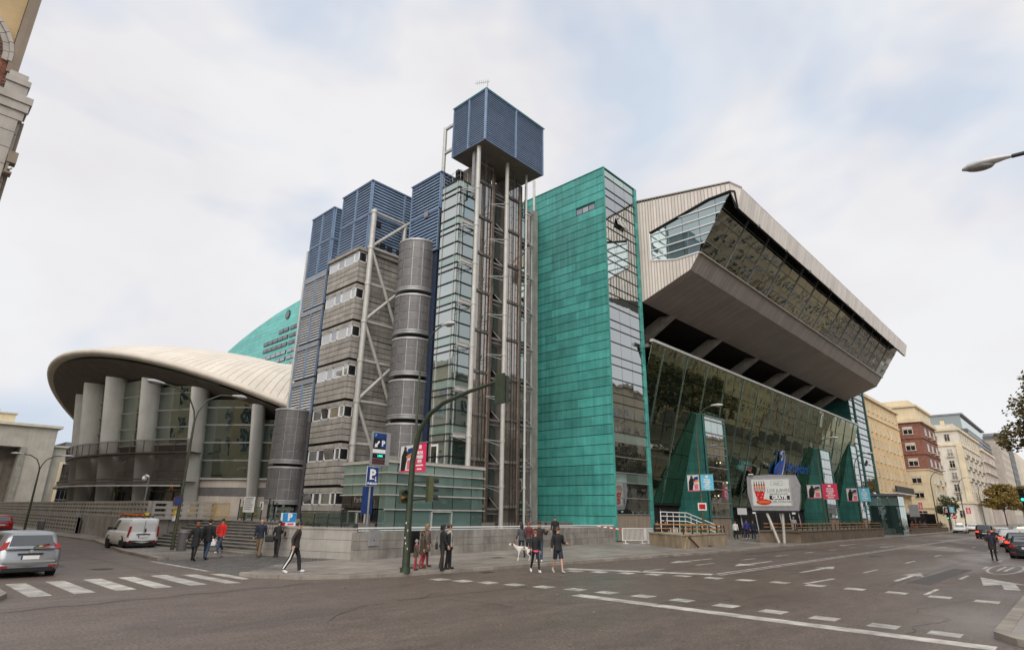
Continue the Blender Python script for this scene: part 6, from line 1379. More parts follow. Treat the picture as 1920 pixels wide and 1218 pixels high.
for k in range(5): y = 23.58-k*.235; P3([(y+.08, 5.02), (y+.08, 5.35), (y+.03, 5.5), (y+.03, 5.72), (y-.03, 5.72), (y-.03, 5.5), (y-.08, 5.35), (y-.08, 5.02)], 'sign_maroon', .016); P3([(y+.08, 5.05), (y+.08, 5.3), (y-.08, 5.3), (y-.08, 5.05)], 'orange', .02)
P3([(22.82+.72*cos(2*PI*i/18), 3.78+.26*sin(2*PI*i/18)) for i in range(18)], 'sign_red', .02)
for k in range(9): y = 23.3-k*.12; P3([(y+.05, 3.68+.05*(k % 2)), (y-.02, 3.66), (y-.06, 3.88), (y+.02, 3.92)], 'orange', .026)
for k in range(6): y = 23.45-k*.14; z = 4.2+.28*(k % 3); P3([(y+.04, z), (y, z+.05), (y-.04, z), (y, z-.05)], 'sign_white', .018)
rod('leg', bb, 'steel_white', (60.55, 21.9, .12), (60.55, 22.75, 2.8), .13, 12); rod('leg', bb, 'steel_white', (60.65, 21.45, .12), (60.65, 21.3, 2.8), .13, 12); bx('top_light', bb, 'white_metal', 60.1, 60.4, 23.6, 24.0, 6.33, 6.42)
for y in (20.0, 23.7): bx('spot', bb, 'light_white', 60.1, 60.29, y, y+.25, 2.7, 2.85)
bb.matrix_basis = Matrix.Translation((60.4*.94, 22*.94, .12)) @ Matrix.Diagonal((.94, .94, .95, 1))
# far street items
lk = thing('lift_house', 'dark green glass street lift house before the yellow block', 'kiosk', (103, 19.5, .12))
bx('core', lk, 'dark_void', 101.2, 104.8, 19.5, 23.0, .12, 5.0)
for z0, z1 in ((.15, 3.9), (4.0, 5.3)):
    for k in range(3): slab('glass_pane', lk, 'glass_kiosk' if z0 > 3 else 'glass_shaft_dark', (101.1, 23.05-k*1.2, z0), (101.1, 21.9-k*1.2, z0), (101.1, 21.9-k*1.2, z1), (101.1, 23.05-k*1.2, z1), .05); slab('glass_pane', lk, 'glass_shaft_dark', (101.15+k*1.22, 19.4, z0), (102.3+k*1.22, 19.4, z0), (102.3+k*1.22, 19.4, z1), (101.15+k*1.22, 19.4, z1), .05)
bx('roof', lk, 'grey_dark_build', 100.8, 105.1, 19.1, 23.4, 5.35, 5.65)
ap = thing('advert_panel', 'blank grey advertising panel on a post seen from behind', 'sign', (130, 22.7, .12)); bx('panel', ap, 'sign_grey', 129.9, 130.1, 22.0, 23.5, 2.6, 4.7); rod('post', ap, 'dark_frame', (130, 22.7, .12), (130, 22.7, 2.6), .1)
def far_signal(label, x, y, zh, lit, rot, arm=0):
    t = thing('traffic_signal', label, 'traffic light', (x, y, .12), 0, 'traffic lights far down the avenue'); rod('post', t, 'mast_green', (x, y, .12), (x, y, zh), .1)
    signal(t, (x-.2, y, zh), rot, lit, 'black_plastic', 3, 1.3); return t
far_signal('far traffic light showing green before the small tree', 146, 20.1, 2.9, [None, None, 'lit_green'], PI); far_signal('green traffic light at the right edge over the queue of cars', 75, 4.25, 4.6, [None, None, 'lit_green'], PI)
ne = thing('no_entry_sign', 'round red no entry sign beside the far green light', 'sign', (150, 19.6, .12)); rod('post', ne, 'steel_grey', (150, 19.6, .12), (150, 19.6, 3.2), .05); MB().tube([(149.9, 19.6, 2.75), (149.85, 19.6, 2.75)], .42, 20).build('plate', 'sign_red', ne); bx('bar', ne, 'sign_white', 149.8, 149.849, 19.3, 19.9, 2.67, 2.83)
cc = thing('camera_pole', 'thin pole with a white dome camera on the platform', 'camera', (17, 58.8, PZ)); rod('pole', cc, 'steel_grey', (17, 58.8, PZ), (17, 58.8, 4.9), .05); MB().tube([(17, 58.8, 4.85), (16.9, 59.2, 5.0), (16.9, 59.6, 4.95)], .07, 8).ball((16.9, 59.7, 4.75), .2, 10, 6).build('camera_head', 'white_metal', cc)
al = thing('wall_alarm', 'small red alarm box on the pale parapet', 'box', (15.35, 30.1, 1)); a = A2+D2*1.5+N2*.03; MB().prism([(v.x, v.y, 1.0) for v in (a, a+D2*.22, a+D2*.22+N2*.06, a+N2*.06)][::-1], (0, 0, .42)).build('plate', 'wall_pale', al); MB().prism([(v.x, v.y, 1.08) for v in (a+D2*.06+N2*.06, a+D2*.16+N2*.06, a+D2*.16+N2*.1, a+D2*.06+N2*.1)][::-1], (0, 0, .22)).build('bell', 'sign_maroon', al)
sn = thing('street_notice', 'small white street notice on the lamp before the nearest teal wedge', 'sign', (48.2, 23.3, 3)); bx('plate', sn, 'sign_white', 48.15, 48.18, 22.95, 23.7, 2.75, 3.35); bx('print', sn, 'sign_red', 48.14, 48.149, 23.05, 23.6, 2.85, 3.25)
bt = litter_bin('litter bin by the lamp before the nearest teal wedge', (52.0, 23.5, .12))
# ------------------------------------------------------------------ vehicles
def rrect(x0, x1, hw, z, c=.14, bulge=0.):
    p = [(x1, -hw+c*1.6), (x1-c*.45, -hw+c*.5), (x1-c*1.3, -hw), ((x0+x1)/2, -hw-bulge), (x0+c*1.0, -hw), (x0+c*.3, -hw+c*.45), (x0, -hw+c*1.3), (x0-bulge, 0)]
    q = [(x, -y) for x, y in reversed(p[:-1])]
    return [Vector((x, y, z)) for x, y in p+q+[(x1+bulge, 0)]]
def car(name, label, loc, rot, paint, L=4.3, W=1.8, H=1.48, belt=.95, rear=(.04, .42), front=(1.15, 1.95), roofw=.76, tall_lights=False, van=False, lit=False, group=None, taxi=False, sedan=0., plate=True):
    t = thing(name, label, 'van' if van else 'car', loc, rot, group); hw = W/2; x0, x1 = -L/2, L/2
    rings = []
    for z, dx0, dx1, w, c in ((.24, .12, .2, .9, .2), (.32, .03, .06, .97, .2), (.52, -.02, -.01, 1., .22), (.66, .02, .02, 1., .22), (belt-.12, .05, .22, .99, .2), (belt-.02, .08, .5, .95, .2), (belt, .12, .62, .9, .2)):
        rings.append(rrect(x0+dx0, x1-dx1, hw*w, z, c, .015))
    MB().loft(rings, 0, True).build('body', paint, t, True)
    r0, r1 = x0+rear[0]+.1+sedan, x0+rear[1]+sedan*1.25; f0, f1 = x1-front[0], x1-front[1]
    rows_ = [(belt-.03, r0, f0, .93, .16), (belt+(H-belt)*.55, r0+(r1-r0)*.5, f0+(f1-f0)*.55, .93-(.93-roofw)*.5, .15), (H-.08, r1-.05, f1+.05, roofw+.02, .14), (H-.02, r1+.06, f1-.1, roofw-.07, .14), (H, r1+.3, f1-.35, roofw-.3, .12)]
    MB().loft([rrect(a, b, hw*w, z, c, .012) for z, a, b, w, c in rows_], 0, True).build('cabin', paint, t, True)
    def at(z):
        for (za, a, b, w, c), (zb, A, B, W2, C) in zip(rows_, rows_[1:]):
            if za <= z <= zb: f = (z-za)/(zb-za); return a+(A-a)*f, b+(B-b)*f, hw*(w+(W2-w)*f)
    def quad(nm, m, pts):
        p = [Vector(q) for q in pts]; n = (p[1]-p[0]).cross(p[3]-p[0]).normalized(); o = [q+n*.018 for q in p]+[q-n*.03 for q in p]
        MB().add(o, [(0, 1, 2, 3), (7, 6, 5, 4), (0, 4, 5, 1), (1, 5, 6, 2), (2, 6, 7, 3), (3, 7, 4, 0)]).build(nm, m, t, True)
    za, zb = belt+.06, H-.13
    (ra, fa, wa), (rb, fb, wb) = at(za), at(zb)
    if not van: quad('rear_window', 'car_glass', [(ra-.015, wa-.2, za), (ra-.015, -wa+.2, za), (rb-.015, -wb+.16, zb), (rb-.015, wb-.16, zb)])
    quad('windscreen', 'car_glass', [(fa+.015, -wa+.16, za), (fa+.015, wa-.16, za), (fb+.015, wb-.14, zb), (fb+.015, -wb+.14, zb)])
    for s in (1, -1):
        spl = [(.2, .47), (.5, .86)] if not van else [(.66, .9)]
        for a, b in spl:
            q = lambda f, z: (at(z)[0]+(at(z)[1]-at(z)[0])*f, s*(at(z)[2]+.008), z)
            pts = [q(a, za), q(b, za), q(min(b, .8 if not van else .84), zb), q(max(a, .24 if not van else a), zb)]
            quad('side_window', 'car_glass', pts if s < 0 else [pts[1], pts[0], pts[3], pts[2]])
        MB().box(f0-.32, f0-.2, s*(hw*.93), s*(hw+.17), belt+.02, belt+.17).build('wing_mirror', 'black_plastic' if van else paint, t, True)
        if tall_lights: quad('tail_light', 'lit_red' if lit else 'light_red', ([(x0+.07+(.06 if not van else 0), s*hw*.95, belt-.06-(.25 if van else 0)), (x0+.05+(.06 if not van else 0), s*hw*(.76 if not van else .85), belt-.06-(.25 if van else 0)), (rb-.06, s*(wb-(.13 if not van else .08)), H-(.3 if not van else .45)), (rb+.02, s*(wb+.02), H-(.3 if not van else .45))] if s > 0 else [(x0+.05+(.06 if not van else 0), s*hw*(.76 if not van else .85), belt-.06-(.25 if van else 0)), (x0+.07+(.06 if not van else 0), s*hw*.95, belt-.06-(.25 if van else 0)), (rb+.02, s*(wb+.02), H-(.3 if not van else .45)), (rb-.06, s*(wb-(.13 if not van else .08)), H-(.3 if not van else .45))]))
        else: MB().box(x0+.0, x0+.12, s*hw*.55, s*hw*.9, belt-.27, belt-.08).build('tail_light', 'lit_red' if lit else 'light_red', t, True)
        MB().box(x1-.3, x1-.02, s*hw*.55, s*hw*.88, .58, .72).build('headlight', 'light_white', t, True)
        MB().box(x0-.01, x0+.05, s*hw*.62, s*hw*.86, .34, .4).build('reflector', 'light_red', t, True)
    dark = 'black_plastic'
    MB().loft([rrect(x0+.02-o, x0+.5, hw*w, z, .2) for z, o, w in ((.2, -.04, .93), (.26, .0, 1.005), (.42, .02, 1.01), (.46, .0, 1.0))], 0, False).build('bumper', dark if van or paint == 'car_black' else paint, t, True)
    MB().box(x0-.02, x0+.06, -hw*.78, hw*.78, .2, .33).build('bumper_insert', dark, t, True)
    MB().box(x1-.1, x1+.02, -hw*.7, hw*.7, .28, .45).build('grille', dark, t, True)
    MB().box(x0+.05, x1-.1, -hw*.86, hw*.86, .17, .3).build('underbody', 'black_rubber', t, True)
    pz = .66 if not van else .72
    if plate:
        MB().box(x0-.035, x0, -.26, .26, pz-.06, pz+.06).build('number_plate', 'sign_white', t, True); MB().box(x0-.04, x0-.036, .21, .26, pz-.06, pz+.06).build('plate_strip', 'sign_blue', t, True); MB().box(x0-.03, x0-.0, -.36, .36, pz+.09, pz+.14).build('plate_recess', dark, t, True)
    for wx in (x0+.72, x1-.82):
        for s in (1, -1):
            y = s*(hw-.12); r = .31 if H < 1.6 else .33
            tr_ = MB().tube([(wx, y-.1, r), (wx, y-.08, r), (wx, y+.08, r), (wx, y+.1, r)], [r-.03, r, r, r-.03], 20).build('wheel', 'black_rubber', t, True)
            rm_ = MB().tube([(wx, y+s*.085, r), (wx, y+s*.105, r)], r*.62, 14)
            for k in range(5): a = 2*PI*k/5; rm_.bar((wx, y+s*.108, r), (wx+r*.55*cos(a), y+s*.108, r+r*.55*sin(a)), .03, .06)
            rm_.build('rim', 'rim_grey', tr_, True)
            MB().tube([(wx, s*(hw-.2), r+.02), (wx, s*(hw+.004), r+.02)], r+.06, 18).build('wheel_arch', 'black_rubber', t, True)
            WM[tr_.name] = WM[t.name].copy()
    if taxi: MB().box(-.2, .2, -.35, .35, H, H+.12).build('roof_sign', 'lit_warm', t, True)
    return t
A90 = PI/2
sc = car('hatchback', 'silver hatchback seen from behind, cut by the left edge of the photo', (4.62, 29.45, 0), A90+.02, 'car_silver', 4.3, 1.84, 1.5, .98, (.02, .4), (1.15, 1.95), .74, True)
x0 = -2.15
MB().box(x0-.02, x0+.02, -.72, .72, .905, .945).build('boot_line', 'dark_frame', sc, True); MB().tube([(x0-.01, 0, .86), (x0-.03, 0, .86)], .06, 12).build('badge', 'chrome', sc, True); MB().box(x0-.035, x0+.02, -.74, .74, .5, .55).build('bumper_strip', 'chrome', sc, True); MB().bar((x0+.05, -.05, .99), (x0+.1, -.5, 1.08), .03).build('wiper', 'black_plastic', sc, True)
MB().bar((x0+.06, -.3, 1.02), (x0+.06, -.55, 1.03), .02, .035).build('sticker', 'sign_red', sc, True); MB().bar((x0+.06, -.2, 1.02), (x0+.06, -.3, 1.02), .02, .04).build('sticker', 'sign_yellow', sc, True)
car('hatchback', 'dark grey car partly hidden at the left edge beyond the silver one', (2.2, 33.6, 0), A90, 'car_dark', 4.2, 1.78, 1.45, .92)
car('hatchback', 'red hatchback far along the side street by the left edge', (9.6, 73.6, 0), A90, 'car_red', 4.0, 1.72, 1.48, .92, (.02, .4), (1.1, 1.9), .74)
vn = car('delivery_van', 'white delivery van parked half on the kerb with ladders on its roof', (11.95, 42.55, .03), A90+.03, 'car_white', 3.95, 1.76, 1.72, 1.0, (-.03, .03), (.8, 1.5), .84, True, True)
x0 = -1.975
MB().box(x0-.03, x0+.0, -.004, .004, .5, 1.6).build('door_gap', 'dark_frame', vn, True); MB().box(x0-.05, x0-.0, -.1, -.04, .95, 1.15).build('handle', 'black_plastic', vn, True); MB().box(x0-.02, x0+.0, -.7, .7, .44, .5).build('sill', 'black_plastic', vn, True); MB().box(x0+.2, x0+.6, -.05, .05, 1.72, 1.75).build('brake_light', 'light_red', vn, True)
rk = thing('roof_rack', 'roof rack with orange and red ladder and tools on the white van', 'rack', (11.95, 42.5, 1.76), A90+.03)
for x in (-1.2, -.3, .6): MB().bar((x, -.62, .1), (x, .62, .1), .05).bar((x, -.6, 0), (x, -.6, .1), .05).bar((x, .6, 0), (x, .6, .1), .05).build('cross_bar', 'black_plastic', rk, True)
for y, m in ((.1, 'orange'), (.42, 'orange')): MB().bar((-1.6, y, .17), (1.7, y, .2), .06, .08).build('ladder_rail', m, rk, True)
for k in range(9): MB().bar((-1.4+k*.36, .1, .17), (-1.4+k*.36, .42, .17), .035).build('rung', 'sign_red', rk, True)
MB().bar((-1.3, -.35, .2), (1.0, -.3, .2), .12, .1).build('tool_bundle', 'dark_frame', rk, True); MB().box(-1.35, -1.15, -.3, -.1, .14, .3).build('canister', 'sign_yellow', rk, True)
car('suv', 'black estate car driving away with its brake lights lit', (102.5, 10.3, 0), 0, 'car_black', 4.7, 1.95, 1.68, 1.02, (.02, .35), (1.25, 2.0), .78, False, False, True)
mc = car('saloon_car', 'dark saloon car at the right edge with open door ahead of it', (53.9, 3.35, 0), 0, 'car_dark', 4.6, 1.82, 1.44, .93, (.55, 1.15), (1.4, 2.15), .72, False, False, False, None, False, .25)
MB().box(-2.33, -2.3, -.6, .6, .78, .81).build('chrome_strip', 'chrome', mc, True)
oc_ = car('saloon_car', 'dark car stopped with its left door open beside the woman in a dark coat', (62.8, 4.3, 0), 0, 'car_dark', 4.5, 1.8, 1.45, .93, (.55, 1.1), (1.4, 2.1), .72, False, False, True, None, False, .2)
MB().box(-.1, .95, .9, .96, .3, .95, 0, Matrix.Translation((.95, .9, 0)) @ Matrix.Rotation(R_(115), 4, 'Z') @ Matrix.Translation((-.95, -.9, 0))).build('open_door', 'car_dark', oc_, True)
GQ = 'pale cars queuing on the right of the avenue'
qs = [(74, 5.6, 'car_white', False, 'white car with lit brake lights, first in the queue behind the open door'), (82, 6.4, 'car_silver', True, 'silver car second in the queue on the right'), (91, 5.9, 'car_white', True, 'white taxi third in the queue on the right'), (96, 8.1, 'car_white', False, 'white car in the middle lane beside the queue'), (104, 6.5, 'car_white', True, 'white car fourth in the right queue'), (113, 7.4, 'car_silver', True, 'silver car fifth in the right queue'), (124, 7.2, 'car_white', False, 'white car sixth in the right queue'), (137, 8.2, 'car_silver', False, 'silver car deepest in the right queue'), (150, 9.2, 'car_dark', False, 'dark car far ahead in the middle lane')]
for i, (x, y, m, lit, lb_) in enumerate(qs): car('saloon_car' if i % 2 else 'hatchback', lb_, (x, y, 0), 0, m, 4.4, 1.8, 1.46, .93, (.4, 1.0) if i % 2 else (.02, .4), (1.3, 2.05), .73, False, False, lit or i == 0, GQ, i == 2, .2 if i % 2 else 0.)
GO = 'white cars coming towards the camera'
car('saloon_car', 'white taxi with a roof sign coming towards the camera', (134, 17.0, 0), PI, 'car_white', 4.5, 1.82, 1.48, .93, (.5, 1.1), (1.3, 2.05), .73, False, False, False, GO, True, .2, False)
car('hatchback', 'second white car coming towards the camera behind the taxi', (152, 17.3, 0), PI, 'car_white', 4.3, 1.8, 1.46, .93, (.02, .4), (1.3, 2.05), .73, False, False, False, GO)
mtc = thing('motorcycle', 'dark parked motorcycle on the pavement before the yellow block', 'motorcycle', (118, 20.6, .12), .8)
for x in (-.65, .68): MB().tube([(x, -.07, .32), (x, .07, .32)], .32, 18).build('wheel', 'black_rubber', mtc, True)
MB().loft([rrect(-.7, .1, .16, z, .06) for z in (.62, .8)], 0).build('seat', 'black_plastic', mtc, True); MB().ball((.25, 0, .75), (.32, .18, .2)).build('tank', 'car_red', mtc, True); MB().bar((.68, 0, .32), (.45, 0, 1.05), .08).bar((.45, -.35, 1.05), (.45, .35, 1.05), .04).build('fork', 'chrome', mtc, True); MB().box(-.3, .35, -.14, .14, .25, .62).build('engine', 'rim_grey', mtc, True)
# ------------------------------------------------------------------ people and the dog
def person(label, loc, face, h=1.75, legs=((8, 8), (-8, 6)), arms=((5, 8, 12), (-5, 8, 12)), lean=0., top=('black', 'jacket'), bottom=('black', 'trousers'), shoes='shoeblack', hair=('hair_black', 'short'), scarf=None, stripe=None, slim=1., turn=0., group=None):
    """standing or walking figure; legs = (forward swing, knee bend) left/right, arms = (forward, outward, elbow) left/right, degrees"""
    t = thing('person', label, 'person', loc, R_(face), group); S = h/1.75; B = slim
    def V(x, y, z): return Vector((x*S+lean*(max(0, z-.92))*S, y*S, z*S))
    J = {}
    for s, nm, (a, k) in ((1, 'L', legs[0]), (-1, 'R', legs[1])):
        a = R_(a); k = R_(k); hp = Vector((0, s*.09, .92)); kn = hp+.44*Vector((sin(a), 0, -cos(a))); an = kn+.41*Vector((sin(a-k), 0, -cos(a-k))); J['hp'+nm], J['kn'+nm], J['an'+nm] = hp, kn, an
        f = min(0, a-k)*.8; J['he'+nm] = an+Vector((-.05*cos(f), 0, -.05+.05*sin(-f)*0)); J['to'+nm] = an+Vector((.17*cos(f), s*.02, -.055+.17*sin(f)))
    low = min(min(J['an'+n].z-.065, J['to'+n].z-.02) for n in 'LR'); dz = -low
    for k in J: J[k] = Vector((J[k].x, J[k].y, J[k].z+dz))
    for s, nm, (a, o, e) in ((1, 'L', arms[0]), (-1, 'R', arms[1])):
        a, o, e = R_(a), R_(o), R_(e); sh = Vector((0, s*.185*(.5+.5*B), 1.42+dz)); d = lambda q: Vector((sin(q)*cos(o), s*sin(o)*.8, -cos(q)*cos(o)))
        el = sh+.29*d(a); o2 = o*(.4 if e > 60 else 1); d2 = Vector((sin(a+e)*cos(o2), s*sin(o2)*(.8 if e < 60 else -1.2), -cos(a+e)*cos(o2))); wr = el+.25*d2; pm = wr+.07*d2; J['sh'+nm], J['el'+nm], J['wr'+nm], J['pm'+nm], J['fd'+nm] = sh, el, wr, pm, d2
    P = lambda v: V(v.x, v.y, v.z); Z = lambda z: V(0, 0, z+dz)
    tr = R_(turn); hx, hy = cos(tr), sin(tr)
    # body: one skinned surface from crown to toes
    vv, ee, rr = [], [], []
    def add(p, r, par=None):
        vv.append(tuple(p)); rr.append(r*S); 
        if par is not None: ee.append((par, len(vv)-1))
        return len(vv)-1
    pel = add(Z(.95), .09); wa = add(Z(1.1), .085*B, pel); che = add(Z(1.3), .095*B, wa); nb = add(Z(1.46), .062, che); nk = add(Z(1.52), .052, nb); hd0 = add(V(.015*hx, .015*hy, 1.585+dz), .07, nk); hd1 = add(V(.01*hx, .01*hy, 1.65+dz), .09, hd0); add(V(-.005*hx, -.005*hy, 1.71+dz), .07, hd1)
    for n in 'LR':
        hpi = add(P(J['hp'+n]), .062, pel); kni = add(P(J['kn'+n]), .05 if bottom[1] == 'shorts' else .036, hpi); ani = add(P(J['an'+n]), .036 if bottom[1] == 'shorts' else .026, kni); add(P(J['an'+n].lerp(J['to'+n], .5)), .016, ani)
        shi = add(P(J['sh'+n]), .036, che); eli = add(P(J['el'+n]), .028, shi); wri = add(P(J['wr'+n]), .026, eli); pmi = add(P(J['pm'+n]), .032, wri)
        d = J['fd'+n]; side = d.cross(Vector((0, 1, 0))).normalized(); 
        for q in range(4):
            f1 = J['pm'+n]+d*.045+side*(.03-.02*q); f2 = f1+d*(.03, .038, .034, .022)[q]+Vector((.012, 0, 0)); a_ = add(P(f1), .0095, pmi); add(P(f2), .008, a_)
        th = J['wr'+n]+d*.045+side*.045; a_ = add(P(th), .0105, wri); add(P(th+d*.04+side*.01), .009, a_)
    skin('body', vv, ee, rr, 'skin', t, 1)
    # face
    c = V(.01*hx, .01*hy, 1.645+dz); fr_ = lambda a, b, z: c+Vector((hx*a-hy*b, hy*a+hx*b, z))*S
    f = MB(); f.ball(fr_(.098, 0, -.012), (.014*S, .012*S, .02*S), 6, 5, 0)
    for s in (1, -1): f.ball(fr_(.083, s*.033, .012), .011*S, 6, 4, 1); f.ball(fr_(-.005, s*.092, -.005), (.02*S, .012*S, .03*S), 6, 5, 0)
    f.ball(fr_(.082, 0, -.055), (.01*S, .024*S, .007*S), 6, 4, 2); f.build('face', ['skin', 'hair_black', 'cloth_darkred'], t, True)
    # hair
    hm, hs = hair; g = MB()
    if hs != 'bald':
        g.ball(fr_(-.018, 0, .035), (.106*S, .1*S, .095*S), 12, 8)
        if hs == 'long': g.ball(fr_(-.055, 0, -.05), (.075*S, .105*S, .15*S), 10, 7); g.ball(fr_(-.07, 0, -.17), (.05*S, .085*S, .12*S), 10, 6)
        if hs == 'bob': g.ball(fr_(-.04, 0, -.03), (.085*S, .115*S, .115*S), 10, 7)
        if hs == 'curly':
            for k in range(14): a = k*2.4; g.ball(fr_(-.04+.06*cos(a), .085*sin(a), -.09+.012*k), .05*S, 6, 5)
        if hs == 'tied': g.ball(fr_(-.12, 0, .0), .04*S, 8, 6)
        if hs == 'hat': g.ball(fr_(-.01, 0, .05), (.112*S, .108*S, .1*S), 12, 8); g.ball(fr_(-.03, 0, .15), .03*S, 8, 6)
    else: g.ball(fr_(-.05, 0, -.015), (.06*S, .097*S, .055*S), 10, 6)
    g.build('hat' if hs == 'hat' else 'hair', hm, t, True)
    # clothes: lofted shells that follow the pose
    tc, tk = top; hem = {'jacket': .86, 'coat': .62, 'long': .42, 'parka': .76, 'vest': .88}[tk]; w = {'jacket': .0, 'coat': .012, 'long': .012, 'parka': .014, 'vest': -.006}[tk]
    def ell(z, rx, ry, cx=0., n=16, top_=False):
        c = V(cx, 0, z+dz); k = 1.12 if z > 1.36 else 1.
        return [Vector((c.x+rx*S*cos(2*PI*i/n), ry*S*sin(2*PI*i/n), c.z-(.03*S*abs(sin(2*PI*i/n))**2 if top_ else 0))) for i in range(n)]
    kx = (J['knL'].x+J['knR'].x)/2; sp = abs(J['knL'].x-J['knR'].x); g = MB(); rings = []
    zz_ = hem
    while zz_ < .97:
        f = (.97-zz_)/.4; rings.append(ell(zz_, (.135+.02*f)*(.5+.5*B)+w+.22*sp*f, (.172+.012*f)*(.4+.6*B)+w, kx*.5*f)); zz_ += .07
    for z, rx, ry in ((.98, .128, .165), (1.08, .115, .15), (1.2, .122, .165), (1.3, .128, .182), (1.38, .12, .19)): rings.append(ell(z, rx*(.6+.4*B)+w, ry*(.5+.5*B)+w))
    rings += [ell(1.445, .095, .16*(.6+.4*B), 0, 16, True), ell(1.475, .075, .1), ell(1.51, .062, .066)]
    g.loft(rings, 0, True)
    if tk != 'vest' or True:
        for n in 'LR':
            sh, el, wr = J['sh'+n], J['el'+n], J['wr'+n]; inn = Vector((sh.x, sh.y*.72, sh.z+.005))
            pts = [inn, sh.lerp(el, .08), sh.lerp(el, .5), el.lerp(sh, .12), el.lerp(wr, .12), el.lerp(wr, .55), wr.lerp(el, .04)]
            g.tube([P(p) for p in pts], [r*S*(.6+.4*B) for r in (.062, .074+w, .066+w, .058+w, .056+w, .05+w*.5, .043)], 10)
    g.build('coat' if hem < .8 else 'jacket', 'cloth_'+tc, t, True)
    bc, bk = bottom; g = MB(); g.loft([ell(z, rx*(.6+.4*B), ry*(.5+.5*B)) for z, rx, ry in ((.8, .07, .11), (.86, .108, .15), (.94, .118, .16), (1.03, .11, .15))], 0, True)
    r0, r1, r2 = {'trousers': (.098, .073, .066), 'tights': (.088, .058, .046), 'shorts': (.1, .088, .09)}[bk]
    for n in 'LR':
        hp, kn, an = J['hp'+n], J['kn'+n], J['an'+n]; hp2 = Vector((hp.x, hp.y*.95, hp.z-.02))
        if bk == 'shorts': pts, rs = [hp2, hp2.lerp(kn, .4), hp2.lerp(kn, .9)], [r0, .094, r1]
        else: pts, rs = [hp2, hp2.lerp(kn, .45), kn.lerp(hp, .1), kn.lerp(an, .1), kn.lerp(an, .5), an.lerp(kn, .05), an+Vector((.0, 0, -.03))], [r0, (r0+r1)/2, r1, r1*.96, (r1+r2)/2, r2*.97, r2]
        g.tube([P(p) for p in pts], [r*S*(.5+.5*B) for r in rs], 12)
    g.build('shorts' if bk == 'shorts' else 'trousers', 'cloth_'+bc, t, True)
    for n in 'LR':
        vv, ee, rr = [], [], []; an, he, to = J['an'+n], J['he'+n], J['to'+n]
        a_ = add(P(an.lerp(he, .6)), .052); b_ = add(P(he.lerp(to, .6)), .05, a_); add(P(to.lerp(he, -.12)), .04, b_); add(P(an+Vector((0, 0, .05))), .048, a_)
        skin('shoe', vv, ee, rr, 'cloth_'+shoes, t, 1)
        if stripe:
            m_ = MB(); s = 1 if n == 'L' else -1; o = Vector((0, s*.1, 0)); pts = [J['hp'+n]+o*.93, J['kn'+n]+o*.72, J['an'+n]+o*.66]
            for p, q in zip(pts, pts[1:]): m_.bar(P(p), P(q), .012*S, .045*S, 0, (1, 0, 0))
            m_.build('side_stripe', 'cloth_'+stripe, t, True)
    if scarf:
        m_ = MB(); m_.tube([V(.07*cos(a), .075*sin(a), 1.47+dz) for a in [2*PI*i/10 for i in range(11)]], .038*S, 8); m_.bar(V(.14, .04, 1.46+dz), V(.17, .05, .98+dz), .06*S, .025*S); m_.build('scarf', 'cloth_'+scarf, t, True)
    return t, J, P
def bag(name, label, loc, size, m, rot=0., strap=None):
    t = thing(name, label, 'bag', loc, rot); w, d, h = size
    MB().loft([[Vector((sx*d/2*k, sy*w/2*k, z)) for sx, sy in ((-1, -1), (1, -1), (1, 1), (-1, 1))] for k, z in ((.85, 0), (1, h*.2), (1, h*.8), (.8, h))], 0).build('bag_body', m, t, True)
    MB().tube([(0, -w*.3, h), (0, -w*.15, h+(strap or .18)), (0, w*.15, h+(strap or .18)), (0, w*.3, h)], .012, 6).build('handle', m, t, True); return t
ZP = .13
person('man walking right in brown jacket and black tracksuit trousers with white side stripes', (11.85, 22.25, .12), -38, 1.8, ((20, 12), (-16, 14)), ((-22, 12, 35), (-22, 12, 35)), .1, ('dkbrown', 'jacket'), ('black', 'trousers'), 'white', ('hair_black', 'short'), None, 'white', 1., -10)
person('bald man in navy jacket and khaki trousers walking towards the camera', (14.35, 30.6, .12), 226, 1.78, ((12, 4), (-10, 30)), ((-8, 10, 10), (6, 10, 12)), 0, ('navy', 'jacket'), ('khaki', 'trousers'), 'shoebrown', ('hair_grey', 'bald'), None, None, 1.08)
person('dark-haired woman in black with a shoulder bag walking in front of the pale parapet', (14.85, 29.75, .12), 232, 1.68, ((14, 4), (-12, 8)), ((20, 8, 110), (-10, 18, 20)), -.05, ('black', 'jacket'), ('black', 'trousers'), 'shoeblack', ('hair_black', 'bob'), None, None, .88, -35)
bag('shoulder_bag', 'large black shoulder bag at the hip of the woman by the pale parapet', (14.55, 30.0, .82), (.42, .16, .34), 'black_plastic', R_(225), .5)
person('man in bright red jacket and jeans carrying a white bag below the stairs', (13.75, 33.9, .12), 215, 1.75, ((26, 4), (-20, 22)), ((5, 8, 15), (8, 12, 25)), 0, ('red', 'jacket'), ('jeans', 'trousers'), 'white', ('hair_black', 'short'), None, None, 1., 10)
bag('paper_bag', 'white printed carrier bag in the hand of the man in red', (13.42, 34.0, .5), (.34, .12, .34), 'sign_white', R_(225), .12)
person('woman in long black coat seen from behind next to the litter bin', (11.3, 30.6, .06), 52, 1.66, ((10, 6), (-8, 14)), ((-6, 28, 10), (5, 8, 10)), 0, ('black', 'coat'), ('black', 'tights'), 'shoeblack', ('hair_red', 'bob'), None, None, .95)
person('man in dark coat and jeans seen from behind beside the woman in black', (11.95, 30.9, .07), 48, 1.78, ((14, 4), (-10, 18)), ((-5, 10, 10), (5, 10, 14)), 0, ('black', 'parka'), ('jeans', 'trousers'), 'shoeblack', ('hair_black', 'short'), None, None, 1.0)
